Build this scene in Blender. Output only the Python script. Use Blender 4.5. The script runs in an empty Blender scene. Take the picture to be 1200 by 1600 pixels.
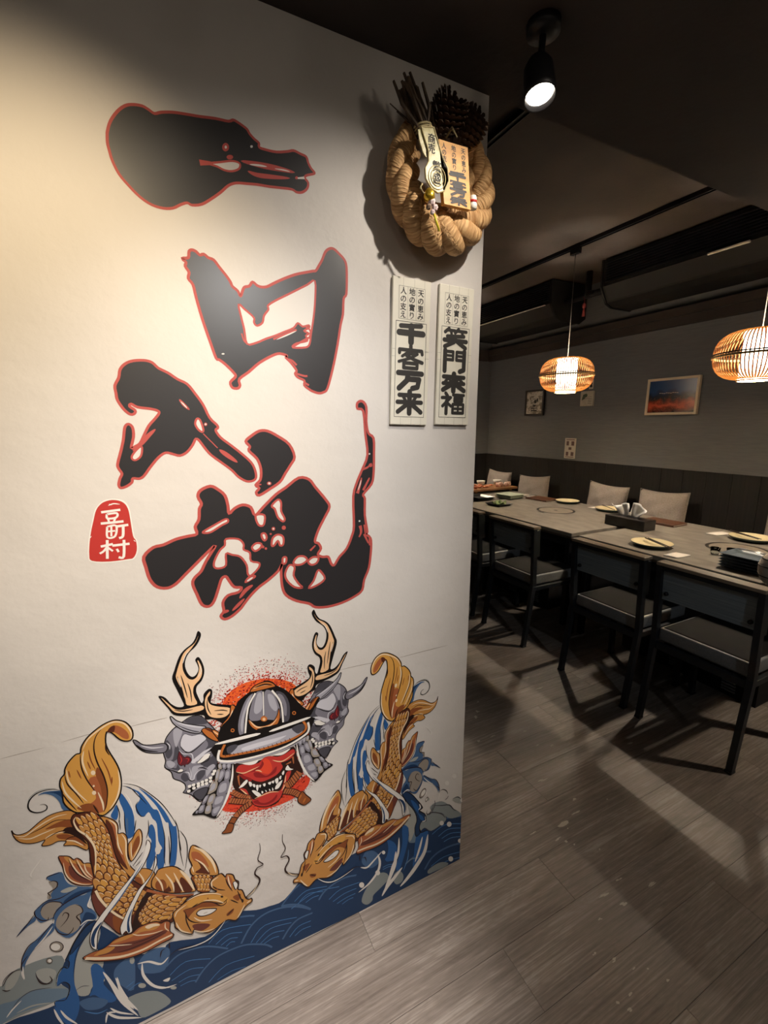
import bpy, bmesh, math, random
from mathutils import Vector, Matrix, geometry
random.seed(7)
SC = bpy.context.scene
COL = SC.collection

# ---------------------------------------------------------------- camera, world, lights, exposure
cam_d = bpy.data.cameras.new('camera'); cam = bpy.data.objects.new('camera', cam_d); COL.objects.link(cam)
cam_d.sensor_fit = 'HORIZONTAL'; cam_d.sensor_width = 36.0
cam_d.lens = 36.0 * 690.0 / 1200.0
cam_d.clip_start = 0.02
YAW, TILT = math.radians(26.5), math.atan(135 / 690.0)
cam.location = (0, 0, 1.53)
cam.rotation_euler = (math.pi / 2 - TILT, 0, -YAW)
SC.camera = cam

w = bpy.data.worlds.new('world'); SC.world = w; w.use_nodes = True
bgn = w.node_tree.nodes['Background']
bgn.inputs[0].default_value = (1.0, 0.9, 0.8, 1); bgn.inputs[1].default_value = 0.02
SC.view_settings.view_transform = 'Standard'
SC.view_settings.look = 'None'
SC.view_settings.gamma = 1.0
SC.view_settings.use_curve_mapping = False
SC.view_settings.exposure = 0.0
SC.cycles.max_bounces = 6

# spot heads of the room: (name, lamp position, aim point, watts, cone degrees, blend, colour, radius)
SPOTS = [
    ('warm', (-0.22, 0.20, 2.25), (-0.16, 1.06, 1.66), 37, 68, 0.9, (1.0, 0.79, 0.50), 0.03),
    ('key', (0.80, 0.54, 2.275), (0.36, 1.058, 1.40), 18, 100, 0.8, (1.0, 0.91, 0.80), 0.010),
    ('entry', (0.795, 0.842, 2.235), (0.62, 0.30, 0.0), 5, 60, 0.9, (1.0, 0.90, 0.78), 0.02),
    ('mid', (0.34, -0.05, 2.25), (0.22, 1.06, 1.28), 60, 58, 0.95, (1.0, 0.97, 0.94), 0.03),
    ('low', (-0.05, -0.75, 2.25), (-0.10, 1.06, 0.50), 64, 56, 0.9, (1.0, 0.90, 0.80), 0.03),
    ('foot', (0.06, 0.58, 2.25), (0.04, 0.74, 0.0), 225, 40, 1.0, (1.0, 0.92, 0.86), 0.03),
    ('rear', (1.05, -1.5, 2.25), (2.3, 1.35, 0.72), 30, 26, 0.9, (0.82, 0.92, 1.0), 0.03),  # added cool fill to brighten the chair backs, no known lamp there
    ('aisle', (0.86, 0.30, 2.25), (0.95, 1.30, 0.0), 11, 44, 0.9, (1.0, 0.90, 0.78), 0.03),
]
LAMPS = [(3.26, 2.92, 1.97), (3.26, 1.49, 1.95), (3.26, 4.72, 1.97), (3.26, 0.06, 1.95)]
LAMP_W = 46.0
BULB_EMIT = 11.0

# ---------------------------------------------------------------- materials
MATS = {}
def srgb(h):
    h = h.lstrip('#'); c = [int(h[i:i + 2], 16) / 255 for i in (0, 2, 4)]
    return tuple(v / 12.92 if v <= 0.04045 else ((v + 0.055) / 1.055) ** 2.4 for v in c) + (1,)
def mat(name, col, rough=0.6, metal=0.0, spec=0.5, emit=None, estr=0, trans=0, sheen=0, alpha=1):
    if name in MATS: return MATS[name]
    m = bpy.data.materials.new(name); m.use_nodes = True
    b = m.node_tree.nodes['Principled BSDF']
    c = srgb(col) if isinstance(col, str) else tuple(col) + (1,)
    b.inputs['Base Color'].default_value = c
    b.inputs['Roughness'].default_value = rough; b.inputs['Metallic'].default_value = metal
    b.inputs['Specular IOR Level'].default_value = spec
    b.inputs['Transmission Weight'].default_value = trans
    if emit:
        b.inputs['Emission Color'].default_value = srgb(emit); b.inputs['Emission Strength'].default_value = estr
    MATS[name] = m
    return m
def nodes_of(m): return m.node_tree.nodes, m.node_tree.links, m.node_tree.nodes['Principled BSDF']
def noise_mat(name, c1, c2, scale=(5, 5, 5), detail=6, rough=0.6, bump=0.0, bscale=None, spec=0.5, lo=0.35, hi=0.65, metal=0, dist=0.0, coord='Object', bdist=0.01):
    if name in MATS: return MATS[name]
    m = mat(name, c1, rough, metal, spec); n, l, b = nodes_of(m)
    tc = n.new('ShaderNodeTexCoord'); mp = n.new('ShaderNodeMapping'); mp.inputs['Scale'].default_value = scale
    l.new(tc.outputs[coord], mp.inputs['Vector'])
    nz = n.new('ShaderNodeTexNoise'); nz.inputs['Scale'].default_value = 1.0; nz.inputs['Detail'].default_value = detail
    nz.inputs['Distortion'].default_value = dist
    l.new(mp.outputs[0], nz.inputs['Vector'])
    cr = n.new('ShaderNodeValToRGB'); cr.color_ramp.elements[0].position = lo; cr.color_ramp.elements[1].position = hi
    cr.color_ramp.elements[0].color = srgb(c1); cr.color_ramp.elements[1].color = srgb(c2)
    l.new(nz.outputs['Fac'], cr.inputs[0]); l.new(cr.outputs[0], b.inputs['Base Color'])
    if bump:
        nb = nz
        if bscale:
            mp2 = n.new('ShaderNodeMapping'); mp2.inputs['Scale'].default_value = bscale; l.new(tc.outputs[coord], mp2.inputs['Vector'])
            nb = n.new('ShaderNodeTexNoise'); nb.inputs['Scale'].default_value = 1.0; nb.inputs['Detail'].default_value = 5
            l.new(mp2.outputs[0], nb.inputs['Vector'])
        bp = n.new('ShaderNodeBump'); bp.inputs['Strength'].default_value = bump; bp.inputs['Distance'].default_value = bdist
        l.new(nb.outputs['Fac'], bp.inputs['Height']); l.new(bp.outputs[0], b.inputs['Normal'])
    return m

# ---------------------------------------------------------------- mesh helpers
class MB:
    def __init__(self): self.v = []; self.f = []; self.m = []
    def add(self, vs, fs, mi=0):
        o = len(self.v); self.v += [tuple(p) for p in vs]; self.f += [tuple(i + o for i in f) for f in fs]; self.m += [mi] * len(fs)
        return self
    def box(self, x0, x1, y0, y1, z0, z1, mi=0):
        vs = [(x, y, z) for z in (z0, z1) for y in (y0, y1) for x in (x0, x1)]
        return self.add(vs, [(0, 2, 3, 1), (4, 5, 7, 6), (0, 1, 5, 4), (2, 6, 7, 3), (0, 4, 6, 2), (1, 3, 7, 5)], mi)
    def bbox(self, x0, x1, y0, y1, z0, z1, bev=0.003, seg=1, mi=0):
        bm = bmesh.new(); bmesh.ops.create_cube(bm, size=1)
        for v in bm.verts:
            v.co = ((x0 + x1) / 2 + v.co.x * (x1 - x0), (y0 + y1) / 2 + v.co.y * (y1 - y0), (z0 + z1) / 2 + v.co.z * (z1 - z0))
        bmesh.ops.bevel(bm, geom=bm.edges[:], offset=bev, segments=seg, affect='EDGES', profile=0.5)
        bm.verts.index_update()
        self.add([v.co[:] for v in bm.verts], [[v.index for v in f.verts] for f in bm.faces], mi); bm.free(); return self
    def lathe(self, prof, n=24, c=(0, 0, 0), axis='z', mi=0, close=False):
        vs = []; fs = []; k = len(prof)
        for i in range(n):
            a = 2 * math.pi * i / n; ca, sa = math.cos(a), math.sin(a)
            for r, h in prof:
                p = (r * ca, r * sa, h) if axis == 'z' else ((h, r * ca, r * sa) if axis == 'x' else (r * sa, h, r * ca))
                vs.append((p[0] + c[0], p[1] + c[1], p[2] + c[2]))
        kk = k if close else k - 1
        for i in range(n):
            j = (i + 1) % n
            for q in range(kk):
                q2 = (q + 1) % k
                fs.append((i * k + q, j * k + q, j * k + q2, i * k + q2))
        return self.add(vs, fs, mi)
    def tube(self, pts, r, n=8, mi=0, caps=True, flat=1.0):
        pts = [Vector(p) for p in pts]; k = len(pts)
        rs = r if isinstance(r, (list, tuple)) else [r] * k
        vs = []; up = None
        for i, p in enumerate(pts):
            t = (pts[min(i + 1, k - 1)] - pts[max(i - 1, 0)]).normalized()
            if up is None:
                up = Vector((0, 0, 1)) if abs(t.z) < 0.9 else Vector((1, 0, 0))
            s = t.cross(up).normalized(); up = s.cross(t).normalized()
            for q in range(n):
                a = 2 * math.pi * q / n
                vs.append(p + s * (math.cos(a) * rs[i]) + up * (math.sin(a) * rs[i] * flat))
        fs = []
        for i in range(k - 1):
            for q in range(n):
                q2 = (q + 1) % n
                fs.append((i * n + q, i * n + q2, (i + 1) * n + q2, (i + 1) * n + q))
        if caps:
            fs.append(tuple(range(n - 1, -1, -1))); fs.append(tuple((k - 1) * n + q for q in range(n)))
        return self.add(vs, fs, mi)
    def prism(self, poly, axis, a, b, mi=0):
        # poly: 2-D outline, extruded along axis from a to b
        def P(u, v, h): return (h, u, v) if axis == 'x' else ((u, h, v) if axis == 'y' else (u, v, h))
        n = len(poly); vs = [P(u, v, a) for u, v in poly] + [P(u, v, b) for u, v in poly]
        fs = [tuple(range(n - 1, -1, -1)), tuple(range(n, 2 * n))] + [(i, (i + 1) % n, n + (i + 1) % n, n + i) for i in range(n)]
        return self.add(vs, fs, mi)
    def mesh(self, name, mats, smooth=False):
        me = bpy.data.meshes.new(name); me.from_pydata(self.v, [], self.f)
        for mm in (mats if isinstance(mats, (list, tuple)) else [mats]): me.materials.append(mm)
        if len(me.materials) > 1: me.polygons.foreach_set('material_index', self.m)
        if smooth: me.polygons.foreach_set('use_smooth', [True] * len(me.polygons))
        bm = bmesh.new(); bm.from_mesh(me); bmesh.ops.recalc_face_normals(bm, faces=bm.faces); bm.to_mesh(me); bm.free()
        me.update(); return me
def link(o, parent=None):
    COL.objects.link(o)
    if parent is not None: o.parent = parent
    return o
def part(name, mb, mats, parent=None, smooth=False, label=None, kind=None):
    o = bpy.data.objects.new(name, mb.mesh(name, mats, smooth) if isinstance(mb, MB) else mb)
    link(o, parent)
    if label: o['label'] = label
    if kind: o['kind'] = kind
    return o
def tag(o, label, cat, group=None):
    o['label'] = label; o['category'] = cat
    if group: o['group'] = group
    return o
def thing(name, label, cat, loc=(0, 0, 0), rz=0, group=None):
    o = bpy.data.objects.new(name, None); COL.objects.link(o); o.empty_display_size = 0.05
    o.location = loc; o.rotation_euler = (0, 0, rz)
    return tag(o, label, cat, group)
def struct(name, mb, mats, parent=None, smooth=False):
    o = part(name, mb, mats, parent, smooth)
    if parent is None: o['kind'] = 'structure'
    return o
def copy_tree(o, parent=None):
    c = o.copy(); COL.objects.link(c); c.parent = parent
    for ch in list(o.children): copy_tree(ch, c)
    return c

WY = 1.058      # plane of the painted wall
XC = 0.832      # its free end
XB = 4.30       # dining room back wall
ZL, ZH = 2.36, 3.02

# ---------------------------------------------------------------- setting
M_wall = noise_mat('painted_plaster', '#d0cac4', '#dad4ce', (1.5, 1.5, 1.5), 4, 0.62, bump=0.3, bscale=(9, 9, 9), spec=0.25, bdist=0.012)
def plaster_bump(m):
    n, l, b = nodes_of(m)
    bp = [x for x in n if x.type == 'BUMP'][0]
    tc = [x for x in n if x.type == 'TEX_COORD'][0]
    v = n.new('ShaderNodeTexNoise'); v.inputs['Scale'].default_value = 60; v.inputs['Detail'].default_value = 3
    l.new(tc.outputs['Object'], v.inputs['Vector'])
    bp2 = n.new('ShaderNodeBump'); bp2.inputs['Strength'].default_value = 0.10; bp2.inputs['Distance'].default_value = 0.004
    l.new(v.outputs['Fac'], bp2.inputs['Height']); l.new(bp.outputs[0], bp2.inputs['Normal']); l.new(bp2.outputs[0], b.inputs['Normal'])
plaster_bump(M_wall)
M_grey = noise_mat('grey_wallpaper', '#6c6d70', '#727376', (8, 8, 90), 6, 0.85, bump=0.06, bscale=(30, 30, 300), spec=0.15)
M_black = noise_mat('black_ceiling_paint', '#3a3432', '#423b38', (3, 3, 3), 4, 0.7, bump=0.1, bscale=(40, 40, 40), spec=0.2)
M_dark = mat('dark_metal', '#18171a', 0.45, 0.3)
M_char = mat('charcoal_paint', '#1c1a1b', 0.75, 0, 0.25)

def floor_mat():
    m = mat('grey_oak_vinyl', '#6f675f', 0.45, 0, 0.35); n, l, b = nodes_of(m)
    tc = n.new('ShaderNodeTexCoord'); oi = n.new('ShaderNodeObjectInfo')
    vm = n.new('ShaderNodeVectorMath'); vm.operation = 'MULTIPLY_ADD'; vm.inputs[1].default_value = (37.0, 53.0, 11.0)
    cx = n.new('ShaderNodeCombineXYZ')
    for k in range(3): l.new(oi.outputs['Random'], cx.inputs[k])
    l.new(cx.outputs[0], vm.inputs[0]); l.new(tc.outputs['Object'], vm.inputs[2])
    def nz(scale, detail, rough, dist=0.0):
        mp = n.new('ShaderNodeMapping'); mp.inputs['Scale'].default_value = scale; l.new(vm.outputs[0], mp.inputs['Vector'])
        t = n.new('ShaderNodeTexNoise'); t.inputs['Scale'].default_value = 1; t.inputs['Detail'].default_value = detail; t.inputs['Roughness'].default_value = rough; t.inputs['Distortion'].default_value = dist
        l.new(mp.outputs[0], t.inputs['Vector']); return t
    fine = nz((4.0, 150, 1), 6, 0.7); blotch = nz((2.2, 9, 1), 5, 0.6)
    warp = nz((2.4, 10.0, 1), 3, 0.5)
    # cathedral rings: contour lines of a stretched noise field
    mu = n.new('ShaderNodeMath'); mu.operation = 'MULTIPLY'; mu.inputs[1].default_value = 17.0; l.new(warp.outputs['Fac'], mu.inputs[0])
    fr = n.new('ShaderNodeMath'); fr.operation = 'PINGPONG'; fr.inputs[1].default_value = 0.5; l.new(mu.outputs[0], fr.inputs[0])
    a1 = n.new('ShaderNodeMath'); a1.operation = 'MULTIPLY_ADD'; a1.inputs[1].default_value = 0.10; l.new(fr.outputs[0], a1.inputs[0]); l.new(fine.outputs['Fac'], a1.inputs[2])
    a2 = n.new('ShaderNodeMath'); a2.operation = 'MULTIPLY_ADD'; a2.inputs[1].default_value = 0.8; l.new(blotch.outputs['Fac'], a2.inputs[0]); l.new(a1.outputs[0], a2.inputs[2])
    cr = n.new('ShaderNodeValToRGB'); e = cr.color_ramp.elements
    e[0].position = 0.66; e[0].color = srgb('#655b54'); e[1].position = 1.14; e[1].color = srgb('#a39a92'); x = e.new(0.92); x.color = srgb('#857b73')
    mr = n.new('ShaderNodeMath'); mr.operation = 'MULTIPLY'; mr.inputs[1].default_value = 1.0; l.new(a2.outputs[0], mr.inputs[0])
    e[1].position = 1.0; e[0].position = 0.60; x.position = 0.84
    sb = n.new('ShaderNodeMath'); sb.operation = 'MULTIPLY'; sb.inputs[1].default_value = 0.86; l.new(mr.outputs[0], sb.inputs[0]); l.new(sb.outputs[0], cr.inputs[0])
    l.new(cr.outputs[0], b.inputs['Base Color'])
    bp = n.new('ShaderNodeBump'); bp.inputs['Strength'].default_value = 0.2; bp.inputs['Distance'].default_value = 0.0015
    l.new(fine.outputs['Fac'], bp.inputs['Height']); l.new(bp.outputs[0], b.inputs['Normal'])
    return m
M_floor = floor_mat()
M_joint = mat('dark_joint', '#3a342f', 0.9)

X0, X1, Y0, Y1 = -2.2, XB, -2.0, 5.2
fl = struct('floor', MB().box(X0, X1, Y0, Y1, -0.08, -0.004), M_joint)
# planks run along X; the seams and end joints of the ones in view follow the photograph
PW, PL = 0.163, 1.22
plank_me = {}
def plank(x0, x1, y0):
    L = round(x1 - x0, 3)
    if L not in plank_me:
        g = 0.0003; b = 0.0006
        vs = [(g, g, -0.004), (L - g, g, -0.004), (L - g, PW - g, -0.004), (g, PW - g, -0.004),
              (g, g, -b), (L - g, g, -b), (L - g, PW - g, -b), (g, PW - g, -b),
              (g + b, g + b, 0), (L - g - b, g + b, 0), (L - g - b, PW - g - b, 0), (g + b, PW - g - b, 0)]
        fs = [(8, 9, 10, 11)]
        for a in (0, 4):
            for i in range(4): fs.append((a + i, a + (i + 1) % 4, a + 4 + (i + 1) % 4, a + 4 + i))
        plank_me[L] = MB().add(vs, fs).mesh('plank', M_floor)
    o = bpy.data.objects.new('plank', plank_me[L]); o.location = (x0, y0, 0); link(o, fl)
j0 = int(math.floor((Y0 - 0.775) / PW))
for j in range(j0, int((Y1 - 0.775) / PW) + 1):
    y = 0.775 + j * PW
    if y + PW > Y1: break
    off = {0: 1.09, 2: 1.31}.get(j, (j * 0.4373) % PL)
    x = off - PL * math.ceil((off - X0) / PL)
    while x < X1:
        a, b = max(x, X0), min(x + PL, X1)
        if y > WY + 0.3 and b < 0.7: x += PL; continue      # behind the painted wall
        if b - a > 0.05: plank(a, b, y)
        x += PL

# pale scuffs where the vinyl print has worn off: (x, y, half length, half width)
M_scuff = mat('worn_scuff', '#b9b1a3', 0.6)
sf = MB(); rs = random.Random(21)
for (x, y, L, W_) in [(1.895, 1.825, 0.0282, 0.01), (1.883, 1.706, 0.0293, 0.0077), (1.474, 1.768, 0.0128, 0.0054), (1.418, 1.704, 0.0101, 0.0101), (1.38, 1.661, 0.0098, 0.0168), (1.278, 1.52, 0.0089, 0.0104), (1.361, 1.51, 0.0239, 0.0054), (1.538, 1.466, 0.0136, 0.0057), (1.375, 1.193, 0.029, 0.0077), (1.409, 1.059, 0.0138, 0.0063), (1.293, 0.998, 0.0354, 0.0111), (1.37, 1.007, 0.0265, 0.0052), (1.212, 0.957, 0.0146, 0.0038), (1.232, 0.937, 0.0093, 0.0038), (1.19, 0.744, 0.0199, 0.0051), (1.215, 0.695, 0.0172, 0.007), (1.357, 0.694, 0.0273, 0.0045), (1.277, 0.754, 0.0123, 0.0044), (1.051, 0.607, 0.0099, 0.0056), (1.112, 0.698, 0.0076, 0.0041), (1.142, 0.508, 0.0088, 0.0054), (0.987, 0.513, 0.0116, 0.004), (0.972, 0.533, 0.0054, 0.0101), (1.014, 0.644, 0.0079, 0.002), (1.577, 1.33, 0.0131, 0.0053), (1.514, 1.362, 0.0129, 0.0042), (1.925, 1.167, 0.0263, 0.0057), (1.148, 1.02, 0.0172, 0.0032), (1.539, 0.997, 0.0071, 0.0033), (1.315, 0.861, 0.0046, 0.0025), (1.085, 0.569, 0.0049, 0.0024), (1.119, 0.55, 0.004, 0.002), (1.019, 0.535, 0.0111, 0.0018), (1.248, 0.915, 0.0066, 0.0025), (1.279, 0.973, 0.0048, 0.0034)]:
    for q in range(3):
        zz = 0.0003 + 2e-5 * (len(sf.f) % 9)
        cx_, cy_ = x + rs.uniform(-0.6, 0.6) * L, y + rs.uniform(-0.7, 0.7) * W_
        a = L * rs.uniform(0.4, 0.9); b = max(0.0018, W_ * rs.uniform(0.3, 0.75)); n_ = 9
        sf.add([(cx_ + a * math.cos(6.2832 * k / n_) * rs.uniform(0.6, 1.1), cy_ + b * math.sin(6.2832 * k / n_) * rs.uniform(0.5, 1.2), zz) for k in range(n_)], [tuple(range(n_))])
part('scuff_marks', sf, M_scuff, fl, kind='stuff')

struct('wall_left', MB().bbox(X0, XC, WY, WY + 0.16, 0, ZH, 0.004), M_wall)
struct('wall_back', MB().box(XB, XB + 0.12, Y0, Y1 + 0.12, 0, ZH), M_grey)
struct('wall_far', MB().box(X0, XB, Y1, Y1 + 0.12, 0, ZH), M_grey)
struct('wall_rear', MB().box(X0 - 0.12, X0, Y0, Y1, 0, ZH), M_black)
struct('wall_right', MB().box(X0, XB, Y0 - 0.12, Y0, 0, ZH), M_black)
cl = struct('ceiling', MB().box(X0, XB, Y0, Y1, ZH, ZH + 0.1), M_black)
part('lowered_ceiling', MB().box(X0, XB, Y0, WY, ZL, ZH - 0.001), M_black, cl)
# boxed black beam along the top of the grey wall, in two steps
tr = struct('trim_1', MB().box(XB - 0.05, XB, Y0 + 2.9, Y1, 2.415, 2.56).box(XB - 0.09, XB - 0.05, Y0 + 2.9, Y1, 2.49, 2.56), M_black)
struct('trim_2', MB().box(XC + 0.02, XB - 0.09, Y1 - 0.05, Y1, 2.415, 2.56), M_black)

# dark wood wainscot, board by board
def wood_dark(name, c1, c2, sc, rough=0.5):
    return noise_mat(name, c1, c2, sc, 7, rough, bump=0.08, spec=0.35, lo=0.3, hi=0.7)
M_wains = wood_dark('black_oak', '#131111', '#1e1a19', (60, 60, 2.5))
wn = struct('trim_3', MB().box(XB - 0.012, XB, -0.6, Y1, 0, 1.12), M_char)
bd = MB().bbox(-0.014, 0, 0.001, 0.199, 0, 1.13, 0.002).mesh('board', M_wains)
y = Y1 - 0.20
while y > -0.5:
    o = bpy.data.objects.new('board', bd); o.location = (XB - 0.012, y, 0); link(o, wn); y -= 0.20
wf = struct('trim_4', MB().box(1.5, XB - 0.03, Y1 - 0.012, Y1, 0, 1.12), M_char)
bd2 = MB().bbox(0.001, 0.199, -0.014, 0, 0, 1.13, 0.002).mesh('board', M_wains)
for i in range(13):
    o = bpy.data.objects.new('board', bd2); o.location = (XB - 0.04 - 0.2 * (i + 1), Y1 - 0.012, 0); link(o, wf)

# long upholstered bench under the wainscot
M_vinyl = noise_mat('black_vinyl', '#1b1a1b', '#232122', (20, 20, 20), 3, 0.45, bump=0.05)
bn = thing('bench', 'long black upholstered bench along the dark wood panelling', 'bench', (XB - 0.26, 2.4, 0))
part('bench_base', MB().box(-0.18, 0.22, -2.3, 2.75, 0.0, 0.38), M_char, bn)
for k in range(4):
    part('bench_seat', MB().bbox(-0.21, 0.22, -2.3 + k * 1.2625, -2.3 + (k + 1) * 1.2625 - 0.008, 0.38, 0.47, 0.02, 3), M_vinyl, bn, True)

# ---------------------------------------------------------------- spotlights on the low ceiling
M_lens = mat('spot_lens', '#ffffff', 0.4, emit='#fff1dd', estr=40)
def spot_head(kind, pos, aim, watts, cone, blend, col, rad, label):
    t = thing('spotlight', label, 'spotlight', (pos[0], pos[1], ZL), 0, 'ceiling spotlights')
    d = (Vector(aim) - Vector(pos)).normalized()
    pl = Vector((0, 0, pos[2] - ZL))
    part('mount', MB().lathe([(0, 0), (0.035, 0), (0.035, -0.018), (0.012, -0.022), (0.0, -0.022)], 20), M_dark, t, True)
    part('arm', MB().tube([(0, 0, -0.02), pl - d * 0.03], 0.007, 8), M_dark, t, True)
    q = d.to_track_quat('Z', 'Y').to_matrix().to_4x4()
    b = MB().lathe([(0, -0.07), (0.022, -0.07), (0.03, -0.055), (0.034, 0.0), (0.034, 0.012), (0.0315, 0.012), (0.030, -0.004), (0, -0.004)], 24)
    me = b.mesh('lamp_body', M_dark, True); me.transform(Matrix.Translation(pl) @ q)
    part('lamp_body', me, None, t)
    ln = MB().lathe([(0, -0.003), (0.028, -0.003), (0.028, 0.002), (0.018, 0.005), (0, 0.006)], 24).mesh('lens', M_lens, True)
    ln.transform(Matrix.Translation(pl) @ q); part('lens', ln, None, t)
    ld = bpy.data.lights.new('spot_light', 'SPOT'); ld.energy = watts; ld.color = col; ld.spot_size = math.radians(cone); ld.spot_blend = blend; ld.shadow_soft_size = rad
    lo = bpy.data.objects.new('spot_light', ld); link(lo, t)
    lo.location = pl + d * 0.03; lo.rotation_euler = d.to_track_quat('-Z', 'Y').to_euler()
LB = {'warm': 'black ceiling spotlight throwing warm light on the left of the painted wall',
      'key': 'black ceiling spotlight aimed past the rope wreath at the lettering',
      'entry': 'glaring bright ceiling spotlight beside the rope wreath',
      'mid': 'black ceiling spotlight aimed at the middle of the calligraphy',
      'low': 'black ceiling spotlight aimed at the carp paintings and the floor before them',
      'foot': 'black ceiling spotlight pointing down at the floor before the painted wall',
      'rear': 'added cool fill spotlight behind the viewer brightening the chair backs',
      'aisle': 'black ceiling spotlight aimed at the aisle floor past the wall end'}
for s in SPOTS: spot_head(*s, LB[s[0]])

# tracks on the high ceiling
def rail(name, x, ya, yb, label):
    t = thing(name, label, 'track', (x, (ya + yb) / 2, ZH))
    h = (yb - ya) / 2
    part('rail', MB().box(-0.018, 0.018, -h, h, -0.022, 0).box(-0.018, -0.013, -h, h, -0.03, -0.022).box(0.013, 0.018, -h, h, -0.03, -0.022), M_dark, t)
    part('end_cap', MB().bbox(-0.02, 0.02, -h - 0.02, -h, -0.033, 0, 0.002), M_dark, t)
    part('end_cap', MB().bbox(-0.02, 0.02, h, h + 0.02, -0.033, 0, 0.002), M_dark, t)
    return t
rail('ceiling_track', 3.26, WY + 0.12, 4.9, 'black ceiling track carrying the rattan pendant lamps')
rail('ceiling_track', 1.69, WY + 0.12, 4.9, 'bare black ceiling track over the aisle beside the rope wreath')

# ---------------------------------------------------------------- pendant lamps
M_paper = mat('lamp_paper', '#fff4dc', 0.9, emit='#ffefd6', estr=BULB_EMIT)
def rattan_mat():
    m = mat('rattan', '#ecc690', 0.6); n, l, b = nodes_of(m)
    out = [x for x in n if x.type == 'OUTPUT_MATERIAL'][0]
    tr_ = n.new('ShaderNodeBsdfTranslucent'); tr_.inputs[0].default_value = srgb('#f2c888')
    mx = n.new('ShaderNodeMixShader'); mx.inputs[0].default_value = 0.5
    l.new(b.outputs[0], mx.inputs[1]); l.new(tr_.outputs[0], mx.inputs[2]); l.new(mx.outputs[0], out.inputs[0])
    return m
M_rattan = rattan_mat()
M_hoop = mat('dark_hoop', '#3a2a1a', 0.6)
M_hoopl = mat('light_hoop', '#e6c88e', 0.6)
def lamp_profile(t):
    # t 0 (top) .. 1 (bottom): stadium profile of the rattan cage
    s = math.sin(math.pi * (t - 0.5))
    return 0.095 + 0.130 * max(0.0, 1 - abs(s) ** 2.5) ** 0.5, -s * 0.142
lamp_mesh = {}
def pendant(x, y, z, label, visible=True):
    t = thing('pendant_lamp', label, 'pendant lamp', (x, y, z), 0, 'rattan pendant lamps')
    if not lamp_mesh:
        ribs = MB(); N = 140
        for i in range(N):
            a = 2 * math.pi * i / N; ca, sa = math.cos(a), math.sin(a); wd = 0.0032
            vs = []; fs = []
            K = 15
            for k in range(K):
                r, h = lamp_profile(k / (K - 1))
                sk = 0.06 * math.sin(math.pi * k / (K - 1)) * (1 if i % 2 else -1)
                c2, s2 = math.cos(a + sk * 0.4), math.sin(a + sk * 0.4)
                for sg in (-1, 1):
                    for dr in (0, -0.0018):
                        vs.append(((r + dr) * c2 - sg * wd * s2, (r + dr) * s2 + sg * wd * c2, h))
            for k in range(K - 1):
                o = k * 4; p = o + 4
                fs += [(o, o + 2, p + 2, p), (o + 1, p + 1, p + 3, o + 3), (o, p, p + 1, o + 1), (o + 2, o + 3, p + 3, p + 2)]
            ribs.add(vs, fs)
        lamp_mesh['ribs'] = ribs.mesh('rattan_ribs', M_rattan)
        hp = lambda r, h, tr: MB().lathe([(r - tr, h - tr), (r + tr, h - tr), (r + tr, h + tr), (r - tr, h + tr)], 48, close=True)
        lamp_mesh['mid'] = hp(0.226, 0.006, 0.0035).mesh('middle_hoop', M_hoop)
        lamp_mesh['mid2'] = hp(0.225, -0.008, 0.006).mesh('middle_band', M_hoopl)
        lamp_mesh['top'] = hp(0.098, 0.139, 0.004).mesh('top_hoop', M_hoopl)
        lamp_mesh['bot'] = hp(0.088, -0.149, 0.004).mesh('bottom_hoop', M_hoopl)
        lamp_mesh['in'] = MB().lathe([(0.084, 0.135), (0.084, -0.147), (0.0825, -0.147), (0.0825, 0.135)], 40, close=True).mesh('paper_cylinder', M_paper, False)
        lamp_mesh['wv'] = None
        spk = MB()
        for i in range(4):
            a = math.pi / 2 * i
            spk.tube([(0, 0, 0.135), (0.098 * math.cos(a), 0.098 * math.sin(a), 0.137)], 0.003, 6)
        lamp_mesh['spk'] = spk.mesh('top_spokes', M_hoop)
    for nm, k in (('rattan_ribs', 'ribs'), ('middle_hoop', 'mid'), ('middle_band', 'mid2'), ('top_hoop', 'top'), ('bottom_hoop', 'bot'), ('paper_cylinder', 'in'), ('top_spokes', 'spk')):
        part(nm, lamp_mesh[k], None, t)
    zc = ZH if y > WY else ZL
    part('socket', MB().lathe([(0, 0.14), (0.02, 0.14), (0.02, 0.05), (0, 0.05)], 16), M_dark, t, True)
    part('cord', MB().tube([(0, 0, 0.13), (0, 0, zc - z - 0.05)], 0.0028, 8), M_grey_cord, t, True)
    part('adapter', MB().bbox(-0.02, 0.02, -0.045, 0.045, zc - z - 0.075, zc - z - 0.026, 0.004), M_dark, t)
    ld = bpy.data.lights.new('bulb_light', 'POINT'); ld.energy = LAMP_W; ld.color = (1.0, 0.88, 0.72); ld.shadow_soft_size = 0.03
    lo = bpy.data.objects.new('bulb_light', ld); link(lo, t); lo.location = (0, 0, -0.074)
M_grey_cord = mat('grey_cord', '#6d6660', 0.6)
for (p, lb) in zip(LAMPS, ['lit rattan pendant lamp hanging in front of the small dark-framed picture',
                           'lit rattan pendant lamp cut by the right edge of the photo',
                           'lit rattan pendant lamp over the far table with the food platter',
                           'lit rattan pendant lamp beyond the right edge of the view']):
    pendant(*p, lb)

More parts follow.
